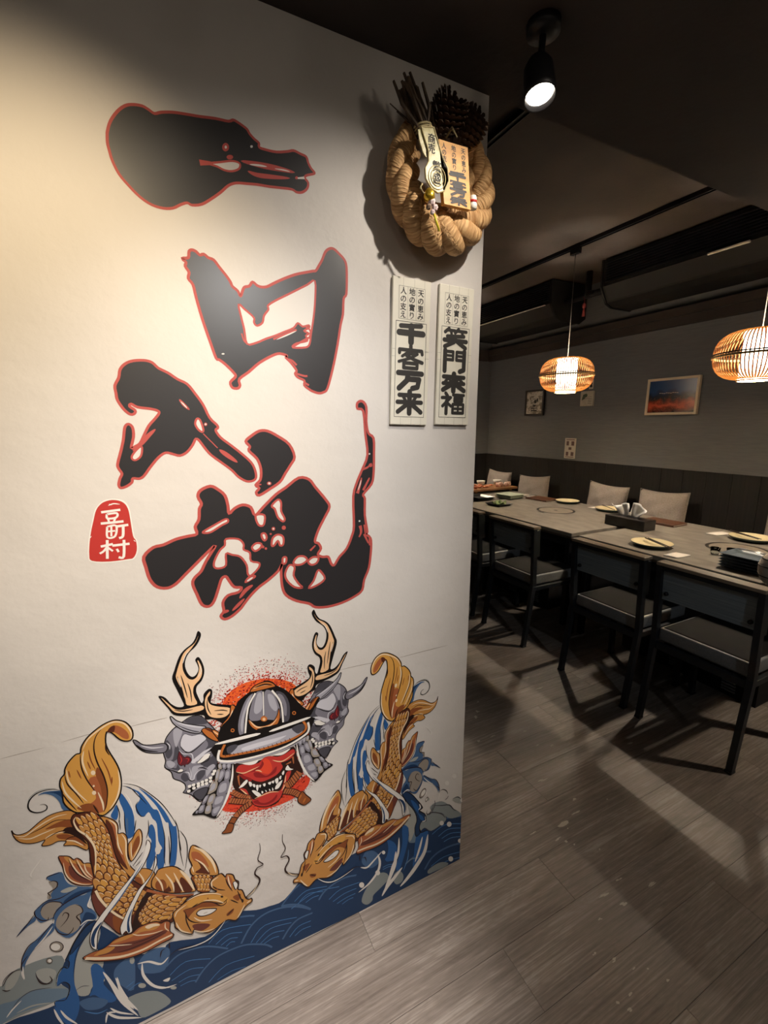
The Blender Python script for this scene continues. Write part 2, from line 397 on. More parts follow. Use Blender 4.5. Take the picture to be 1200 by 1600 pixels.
# ---------------------------------------------------------------- air conditioners under the ceiling
M_ac = mat('black_ac_case', '#141313', 0.75, 0, 0.2)
M_acl = mat('lit_louver_tone', '#d6d2ca', 0.4)  # pale tone stands in for light caught along the louver edge
def ac_unit(ya, yb, label, group, ea, eb, ew):
    t = thing('air_conditioner', label, 'air conditioner', (3.95, (ya + yb) / 2, 2.62), 0, group)
    h = (yb - ya) / 2
    part('case', MB().prism([(-0.12, 0.03), (-0.20, 0.16), (-0.20, 0.38), (0.30, 0.38), (0.30, 0.06), (0.22, 0.0), (-0.04, 0.0)][::-1], 'y', -h, h), M_ac, t)
    for k in range(8):
        z = 0.19 + k * 0.022
        part('grille_slat', MB().box(-0.212, -0.198, -h + 0.04, h - 0.04, z, z + 0.007), M_dark, t)
    part('louver', MB().prism([(-0.205, 0.158), (-0.13, 0.045), (-0.124, 0.05), (-0.198, 0.162)], 'y', -h + 0.03, h - 0.03), M_char, t)
    yc_ = (ya + yb) / 2
    part('lit_louver_edge', MB().bbox(-0.222, -0.203, ea - yc_, eb - yc_, 0.154 - ew, 0.154 + ew, ew * 0.4), M_acl, t)
    for s in (-1, 1):
        part('end_panel', MB().prism([(-0.13, 0.02), (-0.215, 0.155), (-0.215, 0.385), (0.305, 0.385), (0.305, 0.05), (0.22, -0.008), (-0.05, -0.008)], 'y', s * h - 0.008, s * h + 0.008), M_ac, t)
ac_unit(3.62, 4.95, 'black air conditioner under the ceiling next to the painted wall', 'ceiling air conditioners', 3.70, 4.9, 0.003)
ac_unit(1.30, 3.03, 'long black air conditioner under the ceiling nearer the right edge', 'ceiling air conditioners', 1.86, 2.13, 0.008)
pj = thing('pipe_joint', 'dark capped pipe joint between the two air conditioners', 'pipe', (3.92, 3.32, 2.78))
part('pipe', MB().tube([(0, -0.26, 0.02), (0, 0.27, 0.02)], 0.03, 12), M_char, pj, True)
part('pipe', MB().tube([(0, 0, 0.02), (0, 0, 0.24)], 0.03, 12), M_char, pj, True)
part('valve', MB().tube([(-0.02, -0.08, 0.03), (-0.10, -0.06, 0.02), (-0.12, -0.05, -0.02)], [0.018, 0.015, 0.010], 10), M_dark, pj, True)
M_red = mat('red_cord', '#8a2f30', 0.7)
ts = thing('tassel_charm', 'small red tassel charm hanging below the pipe joint', 'charm', (3.75, 3.21, 2.66))
part('string', MB().tube([(0.05, 0.06, 0.10), (0.0, 0, 0.06), (0, 0, 0.02)], 0.0025, 6), M_red, ts)
part('bead', MB().lathe([(0, 0.025), (0.012, 0.02), (0.017, 0.008), (0.017, -0.008), (0.012, -0.02), (0, -0.025)], 14), M_red, ts, True)
part('tassel', MB().lathe([(0, -0.022), (0.007, -0.024), (0.011, -0.05), (0.014, -0.095), (0, -0.095)], 14), M_red, ts, True)

# ---------------------------------------------------------------- tables
M_top = noise_mat('grey_stone_laminate', '#6f675d', '#8b8378', (16, 7, 16), 8, 0.42, bump=0.05, spec=0.45, lo=0.3, hi=0.7)
M_edge = mat('table_edge', '#4a3d31', 0.5)
M_ring = mat('burner_ring', '#2a241e', 0.5)
M_lid = noise_mat('burner_lid', '#7b7062', '#8e8373', (18, 18, 18), 6, 0.4)
M_steel = mat('brushed_steel', '#9c9890', 0.3, 0.9)
M_vent = mat('vent_slat', '#7d848a', 0.5)
TZ = 0.75
def table(yc, label, half=0.71):
    t = thing('hotpot_table', label, 'table', (3.225, yc, 0), 0, 'grey hotpot tables')
    part('tabletop', MB().bbox(-0.575, 0.575, -half, half, TZ - 0.03, TZ, 0.003), M_top, t)
    part('table_edge', MB().box(-0.571, 0.571, -half + 0.004, half - 0.004, TZ - 0.045, TZ - 0.03), M_edge, t)
    rg = part('burner_ring', MB().lathe([(0.150, TZ), (0.151, TZ + 0.0008), (0.170, TZ + 0.0008), (0.171, TZ)], 48, (0.035, 0.0, 0)), M_ring, t)
    part('burner_lid', MB().lathe([(0, TZ + 0.0006), (0.148, TZ + 0.0006), (0.15, TZ + 0.0002)], 48, (0.035, 0, 0)), M_lid, t)
    part('finger_hole', MB().lathe([(0, TZ + 0.0009), (0.016, TZ + 0.0009), (0.018, TZ + 0.0006)], 20, (0.035, 0, 0)), M_dark, t)
    part('controls', MB().bbox(-0.165, -0.145, -0.04, 0.03, TZ + 0.0002, TZ + 0.0012, 0.0003), M_steel, t)
    part('apron', MB().box(-0.52, 0.52, -half + 0.06, half - 0.06, TZ - 0.12, TZ - 0.045), M_char, t)
    p = part('pedestal', MB().box(-0.42, 0.42, -0.40, 0.40, 0.0, TZ - 0.12), M_char, t)
    for k in range(2):
        y0 = -0.30 + 0.30 * k
        for q in range(7):
            z = 0.03 + q * 0.018
            part('vent_slat', MB().box(-0.43, -0.42, y0, y0 + 0.07, z, z + 0.009), M_vent, p)
    for sx in (-1, 1):
        for sy in (-1, 1):
            part('leg', MB().bbox(sx * 0.53 - 0.02, sx * 0.53 + 0.02, sy * (half - 0.05) - 0.02, sy * (half - 0.05) + 0.02, 0, TZ - 0.045, 0.003), M_dark, t)
table(1.44, 'grey table with the stack of dark square plates and the near tissue box end')
table(2.925, 'grey table with the brown menu and the lettuce dish')
table(4.41, 'grey far table carrying the wooden food platter')

# ---------------------------------------------------------------- chairs
M_chair = noise_mat('chair_steel', '#1f2226', '#26292e', (30, 30, 30), 3, 0.5, metal=0.3)
M_seat = noise_mat('lit_grey_leatherette', '#6d6f70', '#787979', (120, 120, 120), 3, 0.5, bump=0.12, bscale=(260, 260, 260), bdist=0.002)  # side grey raised to stand in for light on the rear faces
M_seattop = mat('shaded_black_vinyl', '#1a1919', 0.85, 0, 0.12)  # black top pad, with the shade on the seat put into its colour
def back_mat():
    m = noise_mat('ribbed_back_panel', '#737d84', '#838d93', (4, 4, 160), 5, 0.55, bump=0.2, spec=0.4)
    return m
M_backp = back_mat()
M_rail = noise_mat('worn_wood_rail', '#7d6f5e', '#998975', (20, 4, 20), 5, 0.45)
def make_chair(label):
    t = thing('dining_chair', label, 'chair', (0, 0, 0), 0, 'chairs facing the wall')
    W = 0.215
    for s in (-1, 1):
        y0, y1 = s * W - 0.013, s * W + 0.013
        # rear leg runs up into the back post, slightly raked
        part('leg', MB().prism([(-0.045, 0), (-0.015, 0), (0.045, 0.44), (0.022, 0.845), (-0.012, 0.845), (0.012, 0.44)], 'y', y0, y1), M_chair, t)
        part('leg', MB().prism([(0.43, 0), (0.46, 0), (0.45, 0.44), (0.418, 0.44)], 'y', y0, y1), M_chair, t)
        part('side_rail', MB().bbox(0.03, 0.43, y0 + 0.002, y1 - 0.002, 0.405, 0.435, 0.002), M_chair, t)
        part('back_plate', MB().prism([(0.022, 0.835), (0.05, 0.835), (0.058, 0.65), (0.030, 0.65)], 'y', s * W - 0.011, s * W + 0.011), M_chair, t)
    part('rear_rail', MB().bbox(0.014, 0.04, -W + 0.013, W - 0.013, 0.395, 0.430, 0.002), M_chair, t)
    part('front_rail', MB().bbox(0.42, 0.445, -W + 0.013, W - 0.013, 0.395, 0.430, 0.002), M_chair, t)
    part('seat_border', MB().bbox(0.035, 0.47, -W + 0.012, W - 0.012, 0.437, 0.506, 0.010, 3), M_seat, t, True)
    part('seat', MB().bbox(0.046, 0.459, -W + 0.023, W - 0.023, 0.49, 0.511, 0.009, 3), M_seattop, t, True)
    part('backrest', MB().prism([(0.010, 0.822), (0.028, 0.822), (0.040, 0.665), (0.022, 0.665)], 'y', -W + 0.013, W - 0.013), M_backp, t)
    r = part('top_rail', MB().bbox(-0.016, 0.052, -W - 0.014, W + 0.014, 0.845, 0.862, 0.003, 2), M_rail, t)
    part('top_bar', MB().bbox(-0.010, 0.046, -W + 0.013, W - 0.013, 0.822, 0.845, 0.002), M_chair, t)
    for s in (-1, 1):
        part('bolt', MB().lathe([(0, 0.004), (0.008, 0.006), (0.010, 0.012), (0.010, 0.02)], 12, (0, s * (W - 0.035), 0.70), 'x'), M_dark, t, True)
        part('foot', MB().bbox(-0.048, -0.012, s * W - 0.015, s * W + 0.015, 0, 0.012, 0.002), M_dark, t)
        part('foot', MB().bbox(0.427, 0.463, s * W - 0.015, s * W + 0.015, 0, 0.012, 0.002), M_dark, t)
    return t
ch0 = make_chair('grey chair half hidden by the painted wall, farthest of the row')
CH = [(2.19, 2.93, 0.0, None), (2.19, 2.35, 0.0, 'grey chair with shaded seat, second from the painted wall'),
      (2.19, 1.585, 0.0, 'grey chair with pale top rail in front of the black tissue box'),
      (2.19, 1.065, 0.0, 'nearest grey chair with ribbed back, in front of the plate stack'),
      (2.19, 3.72, 0.0, 'grey chair at the far table behind the painted wall')]
for i, (x, y, r, lb) in enumerate(CH):
    c = ch0 if i == 0 else copy_tree(ch0)
    c.location = (x, y, 0); c.rotation_euler = (0, 0, r)
    if lb: c['label'] = lb

# ---------------------------------------------------------------- cushions on the bench
M_cush = noise_mat('beige_linen', '#958980', '#a2978f', (90, 90, 90), 4, 0.9, bump=0.25, bscale=(220, 220, 220), spec=0.1, bdist=0.003)
def cushion(y, zc, wd, ht, tilt, roll, seed, label):
    rnd = random.Random(seed); N = 18
    ph = [rnd.uniform(0, 6.28) for _ in range(8)]
    vs = []; fs = []
    def P(u, v, s):
        e = (1 - u ** 2) * (1 - v ** 2)
        th = 0.075 * max(0, e) ** 0.42
        sag = 0.03 * (u * u) * (1 - v * v) + 0.0
        pu = u * (1 - 0.035 * (1 - v * v)) ; pv = v * (1 - 0.045 * (1 - u * u))
        wr = 0.006 * e * (math.sin(6 * u + 4 * v + ph[0]) + math.sin(9 * v - 5 * u + ph[1]) + 0.6 * math.sin(15 * u + 7 * v + ph[2]))
        return (-s * (th + wr * (1 if s > 0 else 0)), -pu * wd / 2, pv * ht / 2 - 0.012 * (1 - u * u) * (v > 0) * v)
    for s in (1, -1):
        for i in range(N + 1):
            for j in range(N + 1): vs.append(P(2 * i / N - 1, 2 * j / N - 1, s))
        o = 0 if s == 1 else (N + 1) ** 2
        for i in range(N):
            for j in range(N):
                a = o + i * (N + 1) + j; fs.append((a, a + 1, a + N + 2, a + N + 1))
    t = thing('cushion', label, 'cushion', (4.15, y, zc - ht / 2 + 0.022), 0, 'beige cushions on the bench')
    me = MB().add(vs, fs).mesh('cover', M_cush, True)
    bm = bmesh.new(); bm.from_mesh(me); bmesh.ops.remove_doubles(bm, verts=bm.verts, dist=0.0005); bmesh.ops.recalc_face_normals(bm, faces=bm.faces); bm.to_mesh(me); bm.free()
    R = Matrix.Translation((0, 0, ht / 2)) @ Matrix.Rotation(tilt, 4, 'Y') @ Matrix.Rotation(roll, 4, 'X')
    me.transform(R); part('cover', me, None, t)
    rim = [P(2 * i / 24 - 1, -1, 1) for i in range(25)] + [P(1, 2 * i / 24 - 1, 1) for i in range(1, 25)] + [P(1 - 2 * i / 24, 1, 1) for i in range(1, 25)] + [P(-1, 1 - 2 * i / 24, 1) for i in range(1, 25)]
    pm = MB().tube(rim, 0.0025, 6, caps=False).mesh('seam', M_cush, True); pm.transform(R); part('seam', pm, None, t)
cushion(4.76, 0.685, 0.46, 0.43, 0.10, 0.03, 1, 'beige cushion behind the food platter on the far table')
cushion(4.11, 0.68, 0.50, 0.43, 0.12, -0.06, 2, 'beige cushion behind the brown menu')
cushion(3.07, 0.69, 0.46, 0.44, 0.06, 0.05, 3, 'squarish beige cushion left of the tissue box')
cushion(2.49, 0.69, 0.46, 0.45, 0.14, -0.03, 4, 'wide slanted beige cushion right behind the tissue box')
cushion(1.45, 0.68, 0.46, 0.43, 0.08, 0.02, 5, 'beige cushion just entering at the right edge')

# ---------------------------------------------------------------- pictures and papers on the grey wall
M_blackf = mat('black_frame', '#231d19', 0.4)
M_cream = mat('cream_frame', '#d9c7ab', 0.5)
M_pap = mat('white_paper', '#cfc8bd', 0.8)
M_ink = mat('black_ink', '#1d1b1a', 0.7)
M_inkg = mat('grey_ink', '#6b655e', 0.7)
def night_town():
    m = mat('night_town_print', '#20242c', 0.25); n, l, b = nodes_of(m)
    tc = n.new('ShaderNodeTexCoord'); sp = n.new('ShaderNodeSeparateXYZ'); l.new(tc.outputs['Generated'], sp.inputs[0])
    nz = n.new('ShaderNodeTexNoise'); nz.inputs['Scale'].default_value = 5; nz.inputs['Detail'].default_value = 6; l.new(tc.outputs['Generated'], nz.inputs['Vector'])
    ad = n.new('ShaderNodeMath'); ad.operation = 'MULTIPLY_ADD'; ad.inputs[1].default_value = 0.45; l.new(nz.outputs['Fac'], ad.inputs[0]); l.new(sp.outputs['Z'], ad.inputs[2])
    cr = n.new('ShaderNodeValToRGB'); e = cr.color_ramp.elements
    e[0].position = 0.2; e[0].color = srgb('#15100f'); e[1].position = 1.1 / 1.2; e[1].color = srgb('#2c4a78')
    for p, c in ((0.36, '#7a2f22'), (0.46, '#c2543a'), (0.56, '#8a3a2c'), (0.66, '#3a3230'), (0.76, '#2a3040')):
        x = e.new(p); x.color = srgb(c)
    l.new(ad.outputs[0], cr.inputs[0])
    vo = n.new('ShaderNodeTexVoronoi'); vo.inputs['Scale'].default_value = 38; l.new(tc.outputs['Generated'], vo.inputs['Vector'])
    vr = n.new('ShaderNodeValToRGB'); vr.color_ramp.elements[0].position = 0.05; vr.color_ramp.elements[0].color = (1, 1, 1, 1); vr.color_ramp.elements[1].position = 0.22; vr.color_ramp.elements[1].color = (0, 0, 0, 1)
    l.new(vo.outputs['Distance'], vr.inputs[0])
    lt = n.new('ShaderNodeMath'); lt.operation = 'LESS_THAN'; lt.inputs[1].default_value = 0.5; l.new(sp.outputs['Z'], lt.inputs[0])
    mu = n.new('ShaderNodeMath'); mu.operation = 'MULTIPLY'; l.new(vr.outputs[0], mu.inputs[0]); l.new(lt.outputs[0], mu.inputs[1])
    mx = n.new('ShaderNodeMix'); mx.data_type = 'RGBA'; l.new(mu.outputs[0], mx.inputs[0]); l.new(cr.outputs[0], mx.inputs[6]); mx.inputs[7].default_value = srgb('#e8a070')
    l.new(mx.outputs[2], b.inputs['Base Color'])
    return m
def framed(name, y0, y1, z0, z1, fw, dp, mf, mp, label, cat='picture'):
    t = thing(name, label, cat, (XB, (y0 + y1) / 2, z0))
    a, h = (y1 - y0) / 2, z1 - z0
    part('frame', MB().box(-dp, 0, -a, a, 0, fw).box(-dp, 0, -a, a, h - fw, h).box(-dp, 0, -a, -a + fw, fw, h - fw).box(-dp, 0, a - fw, a, fw, h - fw), mf, t)
    part('print', MB().box(-dp + 0.008, -0.002, -a + fw, a - fw, fw, h - fw), mp, t)
    return t, a, h
t, a, h = framed('framed_photo', 2.36, 2.835, 1.63, 1.967, 0.022, 0.028, M_cream, night_town(), 'landscape photo of a hillside town at night in a cream frame')
for k in range(9): part('print_highlight', MB().box(-0.0215, -0.0195, -0.06 + k * 0.02, -0.045 + k * 0.02, 0.195 + 0.002 * (k % 3), 0.199 + 0.002 * (k % 3)), M_pap, t)
M_foil = noise_mat('silver_print', '#8f887c', '#d8d2c6', (14, 14, 22), 6, 0.25, metal=0.2, lo=0.42, hi=0.56, dist=1.2)
t, a, h = framed('framed_poster', 4.15, 4.463, 1.656, 1.972, 0.022, 0.03, M_blackf, M_foil, 'small portrait poster in a black frame left of the pendant lamp')
for (u0, u1, v0, v1) in ((-0.03, 0.0, 0.15, 0.19), (-0.06, -0.04, 0.17, 0.21), (-0.02, 0.02, 0.11, 0.13), (-0.05, 0.05, 0.085, 0.095), (-0.05, 0.05, 0.055, 0.068), (-0.02, 0.03, 0.20, 0.205)):
    part('print_mark', MB().box(-0.0235, -0.0215, u0, u1, v0, v1), M_ink, t)
M_sketch = noise_mat('sketch_print', '#b9b2a5', '#c9c3b7', (20, 20, 20), 3, 0.7)
M_green = mat('green_ink', '#4d5a48', 0.7)
t = thing('menu_card', 'square pale card with a green drawing right under the pendant lamp', 'card', (XB, 3.526, 1.744))
part('card', MB().box(-0.022, 0, -0.083, 0.083, 0, 0.162), M_sketch, t)
part('drawing', MB().add([(-0.0225, y, z) for y, z in ((0.065, 0.06), (0.06, 0.09), (0.05, 0.125), (0.01, 0.135), (-0.01, 0.12), (0.0, 0.10), (0.02, 0.09), (0.03, 0.075), (0.05, 0.07))], [tuple(range(9))]), M_green, t)
for k in range(5): part('text_line', MB().box(-0.0226, -0.022, -0.07 + 0.002 * (k % 2), -0.02 if k < 3 else 0.04, 0.025 + k * 0.018, 0.029 + k * 0.018), M_inkg, t)
t = thing('photo_print', 'tiny white photo print pinned above the square card', 'photo', (XB, 3.497, 1.926))
part('paper', MB().box(-0.003, 0, -0.027, 0.027, 0, 0.10), M_pap, t)
part('image', MB().add([(-0.0034, y, z) for y, z in ((0.018, 0.02), (0.012, 0.05), (0.015, 0.08), (-0.005, 0.085), (-0.015, 0.06), (-0.008, 0.045), (-0.018, 0.03), (-0.01, 0.018))], [tuple(range(8))]), M_ink, t)
t = thing('notice_sheet', 'white notice sheet with small brown pictures just above the panelling', 'notice', (XB, 3.715, 1.15))
part('paper', MB().box(-0.003, 0, -0.079, 0.079, 0, 0.235), M_pap, t)
M_brink = mat('brown_ink', '#6b5450', 0.7)
for (u0, u1, v0, v1) in ((0.02, 0.055, 0.15, 0.20), (-0.055, -0.015, 0.15, 0.20), (-0.02, 0.02, 0.10, 0.13), (0.02, 0.055, 0.03, 0.075), (-0.055, -0.015, 0.03, 0.075), (-0.06, 0.06, 0.213, 0.222), (-0.06, 0.06, 0.012, 0.02)):
    part('printed_picture', MB().box(-0.0036, -0.003, u0, u1, v0, v1), M_brink, t)

TI = TZ + 0.0014
# ---------------------------------------------------------------- things on the tables
M_plate = mat('cream_glaze', '#d9c9a0', 0.25)
M_prim = mat('dark_green_glaze', '#3d4a41', 0.35)
M_nap = mat('paper_napkin', '#ddd3c6', 0.8)
M_stick = mat('dark_chopstick', '#2a1c14', 0.4)
def plate(x, y, label, r=0.122):
    t = thing('side_plate', label, 'plate', (x, y, TI), 0, 'cream side plates')
    part('dish', MB().lathe([(0, 0.006), (r * 0.62, 0.006), (r * 0.85, 0.015), (r * 0.985, 0.026), (r, 0.026)], 40), M_plate, t, True)
    part('outer_glaze', MB().lathe([(r, 0.0262), (r * 1.002, 0.022), (r * 0.8, 0.004), (r * 0.7, 0.0), (0, 0.0)], 40), M_prim, t, True)
def chopstick(a, b, label):
    t = MB().tube([a, b], [0.0042, 0.0026], 6)
    c = (Vector(a) + Vector(b)) / 2
    t.v = [tuple(Vector(p) - c) for p in t.v]
    o = part('chopstick', t, M_stick, None, True); o.location = c; tag(o, label, 'chopstick', 'dark chopsticks')
def napkin(pts, label, z=TI):
    cx = sum(p[0] for p in pts) / len(pts); cy = sum(p[1] for p in pts) / len(pts)
    n = len(pts); N = 6; vs = []; fs = []
    q = [(p[0] - cx, p[1] - cy) for p in pts]
    for i in range(N + 1):
        for j in range(N + 1):
            u, v = i / N, j / N
            x_ = (q[0][0] * (1 - u) + q[1][0] * u) * (1 - v) + (q[3][0] * (1 - u) + q[2][0] * u) * v
            y_ = (q[0][1] * (1 - u) + q[1][1] * u) * (1 - v) + (q[3][1] * (1 - u) + q[2][1] * u) * v
            vs.append((x_, y_, 0.0025 + 0.003 * math.sin(3 * u + 2 * v) ** 2))
    for i in range(N):
        for j in range(N):
            a = i * (N + 1) + j; fs.append((a, a + 1, a + N + 2, a + N + 1))
    m = MB().add(vs, fs); m.add([(v[0], v[1], 0.0) for v in vs], [f[::-1] for f in fs])
    bd_ = [i * (N + 1) for i in range(N + 1)] + [N * (N + 1) + j for j in range(1, N + 1)] + [i * (N + 1) + N for i in range(N - 1, -1, -1)] + list(range(N - 1, 0, -1))
    o_ = len(vs)
    m.f += [(bd_[k], bd_[(k + 1) % len(bd_)], bd_[(k + 1) % len(bd_)] + o_, bd_[k] + o_) for k in range(len(bd_))]; m.m += [0] * len(bd_)
    o = part('napkin', m, M_nap, None, True); o.location = (cx, cy, z); tag(o, label, 'napkin', 'folded white napkins')
plate(2.84, 1.735, 'cream side plate near the table edge behind the pale-railed chair')
chopstick((2.90, 1.80, TI + 0.030), (2.79, 1.57, TI + 0.030), 'dark chopstick across the near cream plate')
chopstick((2.89, 1.815, TI + 0.030), (2.776, 1.585, TI + 0.030), 'dark chopstick across the near cream plate')
napkin([(2.69, 1.565), (2.82, 1.565), (2.825, 1.482), (2.697, 1.487)], 'white napkin at the near table edge beside the cream plate')
plate(3.60, 1.52, 'cream side plate at the right edge by the bench', 0.128)
chopstick((3.66, 1.68, TI + 0.031), (3.545, 1.44, TI + 0.031), 'dark chopstick across the cream plate at the right edge')
chopstick((3.645, 1.69, TI + 0.031), (3.53, 1.45, TI + 0.031), 'dark chopstick across the cream plate at the right edge')
napkin([(3.53, 1.77), (3.70, 1.745), (3.67, 1.665), (3.52, 1.70)], 'white napkin left of the right-edge cream plate')
plate(3.68, 2.68, 'cream side plate half hidden behind the tissue box')
napkin([(3.65, 2.89), (3.76, 2.85), (3.74, 2.77), (3.64, 2.82)], 'white napkin left of the tissue box')
chopstick((3.74, 2.80, TI + 0.030), (3.62, 2.58, TI + 0.030), 'dark chopstick behind the tissue box')
plate(3.685, 3.165, 'cream side plate right of the brown menu', 0.115)
napkin([(3.60, 3.66), (3.75, 3.62), (3.73, 3.54), (3.58, 3.58)], 'white napkin behind the brown menu')

# tissue box
t = thing('tissue_box', 'black tissue box with two white tissues pulled up', 'tissue box', (3.225, 2.165, TI))
M_tb = noise_mat('black_lacquer', '#191614', '#221e1b', (8, 8, 8), 3, 0.35)
part('box', MB().bbox(-0.07, 0.07, -0.165, 0.165, 0, 0.078, 0.004, 2), M_tb, t)
part('slot', MB().bbox(-0.018, 0.018, -0.11, 0.11, 0.0775, 0.0795, 0.0008), M_dark, t)
M_tis = mat('tissue_paper', '#eeebe8', 0.9)
def tissue(y0, lean, seed):
    rnd = random.Random(seed); vs = []; fs = []; N, K = 14, 7
    for i in range(N + 1):
        u = i / N - 0.5
        for k in range(K + 1):
            v = k / K
            z = 0.078 + 0.115 * v * (1 - 0.55 * abs(u) * 1.2 - 0.25 * math.sin(5 * u + seed))
            vs.append((0.022 * math.sin(9 * u + seed) * v + 0.012 * math.sin(17 * u) * v * v, y0 + u * (0.06 + 0.085 * v) + lean * v * v, z))
    for i in range(N):
        for k in range(K):
            a = i * (K + 1) + k; fs.append((a, a + 1, a + K + 2, a + K + 1))
    o = part('tissue', MB().add(vs, fs), M_tis, t, True)
    sm = o.modifiers.new('thickness', 'SOLIDIFY'); sm.thickness = 0.0012
tissue(0.055, 0.035, 1); tissue(-0.035, -0.04, 3)

# brown menus
M_leather = noise_mat('brown_leather', '#4a2c1b', '#5a3722', (30, 30, 30), 4, 0.45)
def menu(x, y, wx, wy, rz, label):
    t = thing('menu_book', label, 'menu', (x, y, TI), rz, 'brown menu books')
    part('back_cover', MB().bbox(-wx / 2, wx / 2, -wy / 2, wy / 2, 0, 0.004, 0.001), M_leather, t)
    part('pages', MB().box(-wx / 2 + 0.004, wx / 2 - 0.006, -wy / 2 + 0.004, wy / 2 - 0.004, 0.004, 0.013), M_nap, t)
    part('front_cover', MB().bbox(-wx / 2, wx / 2, -wy / 2, wy / 2, 0.013, 0.017, 0.001), M_leather, t)
    part('spine', MB().bbox(-wx / 2 - 0.003, -wx / 2 + 0.001, -wy / 2, wy / 2, 0.0, 0.017, 0.001), M_leather, t)
menu(3.605, 3.43, 0.20, 0.27, 0.08, 'brown leather menu lying left of the round hotplate ring')
menu(3.60, 2.13, 0.20, 0.27, 0.05, 'brown menu lying behind the tissue box')

# dark square plates, stacked
M_slate = noise_mat('slate_glaze', '#535d65', '#616b73', (15, 15, 15), 4, 0.35)
def sq_ring(h0, r0, h1, r1): return [(-r0, -r0, h0), (r0, -r0, h0), (r0, r0, h0), (-r0, r0, h0), (-r1, -r1, h1), (r1, -r1, h1), (r1, r1, h1), (-r1, r1, h1)]
def square_plate(x, y, z, r, label, group, m=None, rz=0.0, hh=0.024):
    mb = MB(); b = r * 0.74; th = 0.004
    v = [(-b, -b, 0), (b, -b, 0), (b, b, 0), (-b, b, 0), (-r, -r, hh), (r, -r, hh), (r, r, hh), (-r, r, hh)]
    ri = r - 0.005; bi = b - 0.006
    v += [(-ri, -ri, hh), (ri, -ri, hh), (ri, ri, hh), (-ri, ri, hh), (-bi, -bi, th), (bi, -bi, th), (bi, bi, th), (-bi, bi, th)]
    f = [(3, 2, 1, 0), (12, 13, 14, 15)]
    for i in range(4):
        j = (i + 1) % 4
        f += [(i, j, 4 + j, 4 + i), (4 + i, 4 + j, 8 + j, 8 + i), (8 + i, 8 + j, 12 + j, 12 + i)]
    t = part('square_plate', mb.add(v, f), m or M_slate); t.location = (x, y, z); t.rotation_euler = (0, 0, rz)
    tag(t, label, 'plate', group); return t
for k in range(5):
    square_plate(2.85, 1.19, TI + k * 0.0165, 0.108, ['lowest', 'second lowest', 'middle', 'second highest', 'topmost'][k] + ' slate square plate of the stack on the near table', 'stacked slate square plates', None, 0.0, 0.0162)
M_glass = mat('clear_glass', '#f2f5f4', 0.03, trans=1.0)
def glass_cup(x, y, z, label):
    t = part('glass_cup', MB().lathe([(0, 0.0), (0.020, 0.0), (0.024, 0.02), (0.027, 0.045), (0.0255, 0.045), (0.0225, 0.02), (0.018, 0.004), (0, 0.004)], 24), M_glass, None, True)
    t.location = (x, y, z); tag(t, label, 'glass', 'small clear glass cups')
glass_cup(2.99, 1.435, TI, 'small clear glass cup left behind the slate plate stack')
glass_cup(3.05, 1.375, TI, 'small clear glass cup right behind the slate plate stack')
t = thing('serving_tongs', 'bright steel tongs lying on top of the slate plate stack', 'tongs', (2.85, 1.19, TI + 4 * 0.0165 + 0.0168))
part('tong_arm', MB().tube([(0.05, 0.10, 0.004), (0.06, 0.0, 0.010), (0.05, -0.10, 0.004)], [0.004, 0.006, 0.008], 8, flat=0.4), M_steel, t, True)
part('tong_arm', MB().tube([(0.05, 0.10, 0.004), (0.03, 0.0, 0.012), (0.02, -0.10, 0.004)], [0.004, 0.006, 0.008], 8, flat=0.4), M_steel, t, True)
# striped jar
M_jar = noise_mat('pale_ceramic', '#b9aea2', '#c6bbb0', (20, 20, 20), 3, 0.6)
t = thing('striped_jar', 'round pale jar with thin black bands at the right edge of the table', 'jar', (2.665, 0.985, TI))
pr = [(0, 0.0), (0.045, 0.0), (0.070, 0.022), (0.086, 0.06), (0.088, 0.09), (0.080, 0.125), (0.062, 0.152), (0.036, 0.166), (0.034, 0.172), (0.030, 0.172), (0.030, 0.16), (0, 0.155)]
part('jar_body', MB().lathe(pr, 40), M_jar, t, True)
for z, r in ((0.05, 0.0835), (0.10, 0.0880), (0.135, 0.0755)):
    part('black_band', MB().lathe([(r - 0.002, z - 0.002), (r + 0.0012, z - 0.002), (r + 0.0012, z + 0.002), (r - 0.002, z + 0.002)], 40, close=True), M_ink, t, True)

# dishes at the left end
M_lettuce = noise_mat('lettuce_green', '#4e5f34', '#7d8d55', (40, 40, 40), 3, 0.6)
square_plate(2.96, 3.37, TI, 0.098, 'dark square dish holding green lettuce', 'dark square dishes', M_tb, 0.1, 0.02)
let = MB(); rnd = random.Random(11)
for k in range(26):
    a = rnd.uniform(0, 6.28); rr = rnd.uniform(0.0, 0.055); c = Vector((rr * math.cos(a), rr * math.sin(a), 0.0)); L = rnd.uniform(0.03, 0.05); el = rnd.uniform(0.2, 1.2)
    d = Vector((math.cos(a) * math.cos(el), math.sin(a) * math.cos(el), math.sin(el))); s = Vector((-math.sin(a), math.cos(a), 0)) * 0.02; up_ = d.cross(s).normalized() * 0.006
    vs = [c, c + d * L * 0.5 + s, c + d * L * 0.5 - s, c + d * L * 0.55 + up_, c + d * L + s * 0.6, c + d * L - s * 0.6]
    let.add(vs, [(0, 1, 3), (0, 3, 2), (1, 4, 3), (3, 4, 5), (3, 5, 2)])
lo_ = part('lettuce', let, M_lettuce); lo_.location = (2.96, 3.37, TI + 0.005); tag(lo_, 'bunch of curly green lettuce on the dark square dish', 'lettuce')
square_plate(3.0, 3.72, TI, 0.115, 'lower black square dish beside the painted wall', 'black dishes by the wall', M_tb, 0.0, 0.022)
square_plate(3.0, 3.72, TI + 0.017, 0.115, 'upper black square dish beside the painted wall', 'black dishes by the wall', M_tb, 0.06, 0.022)
M_cel = mat('pale_celadon', '#b3b7a2', 0.3)
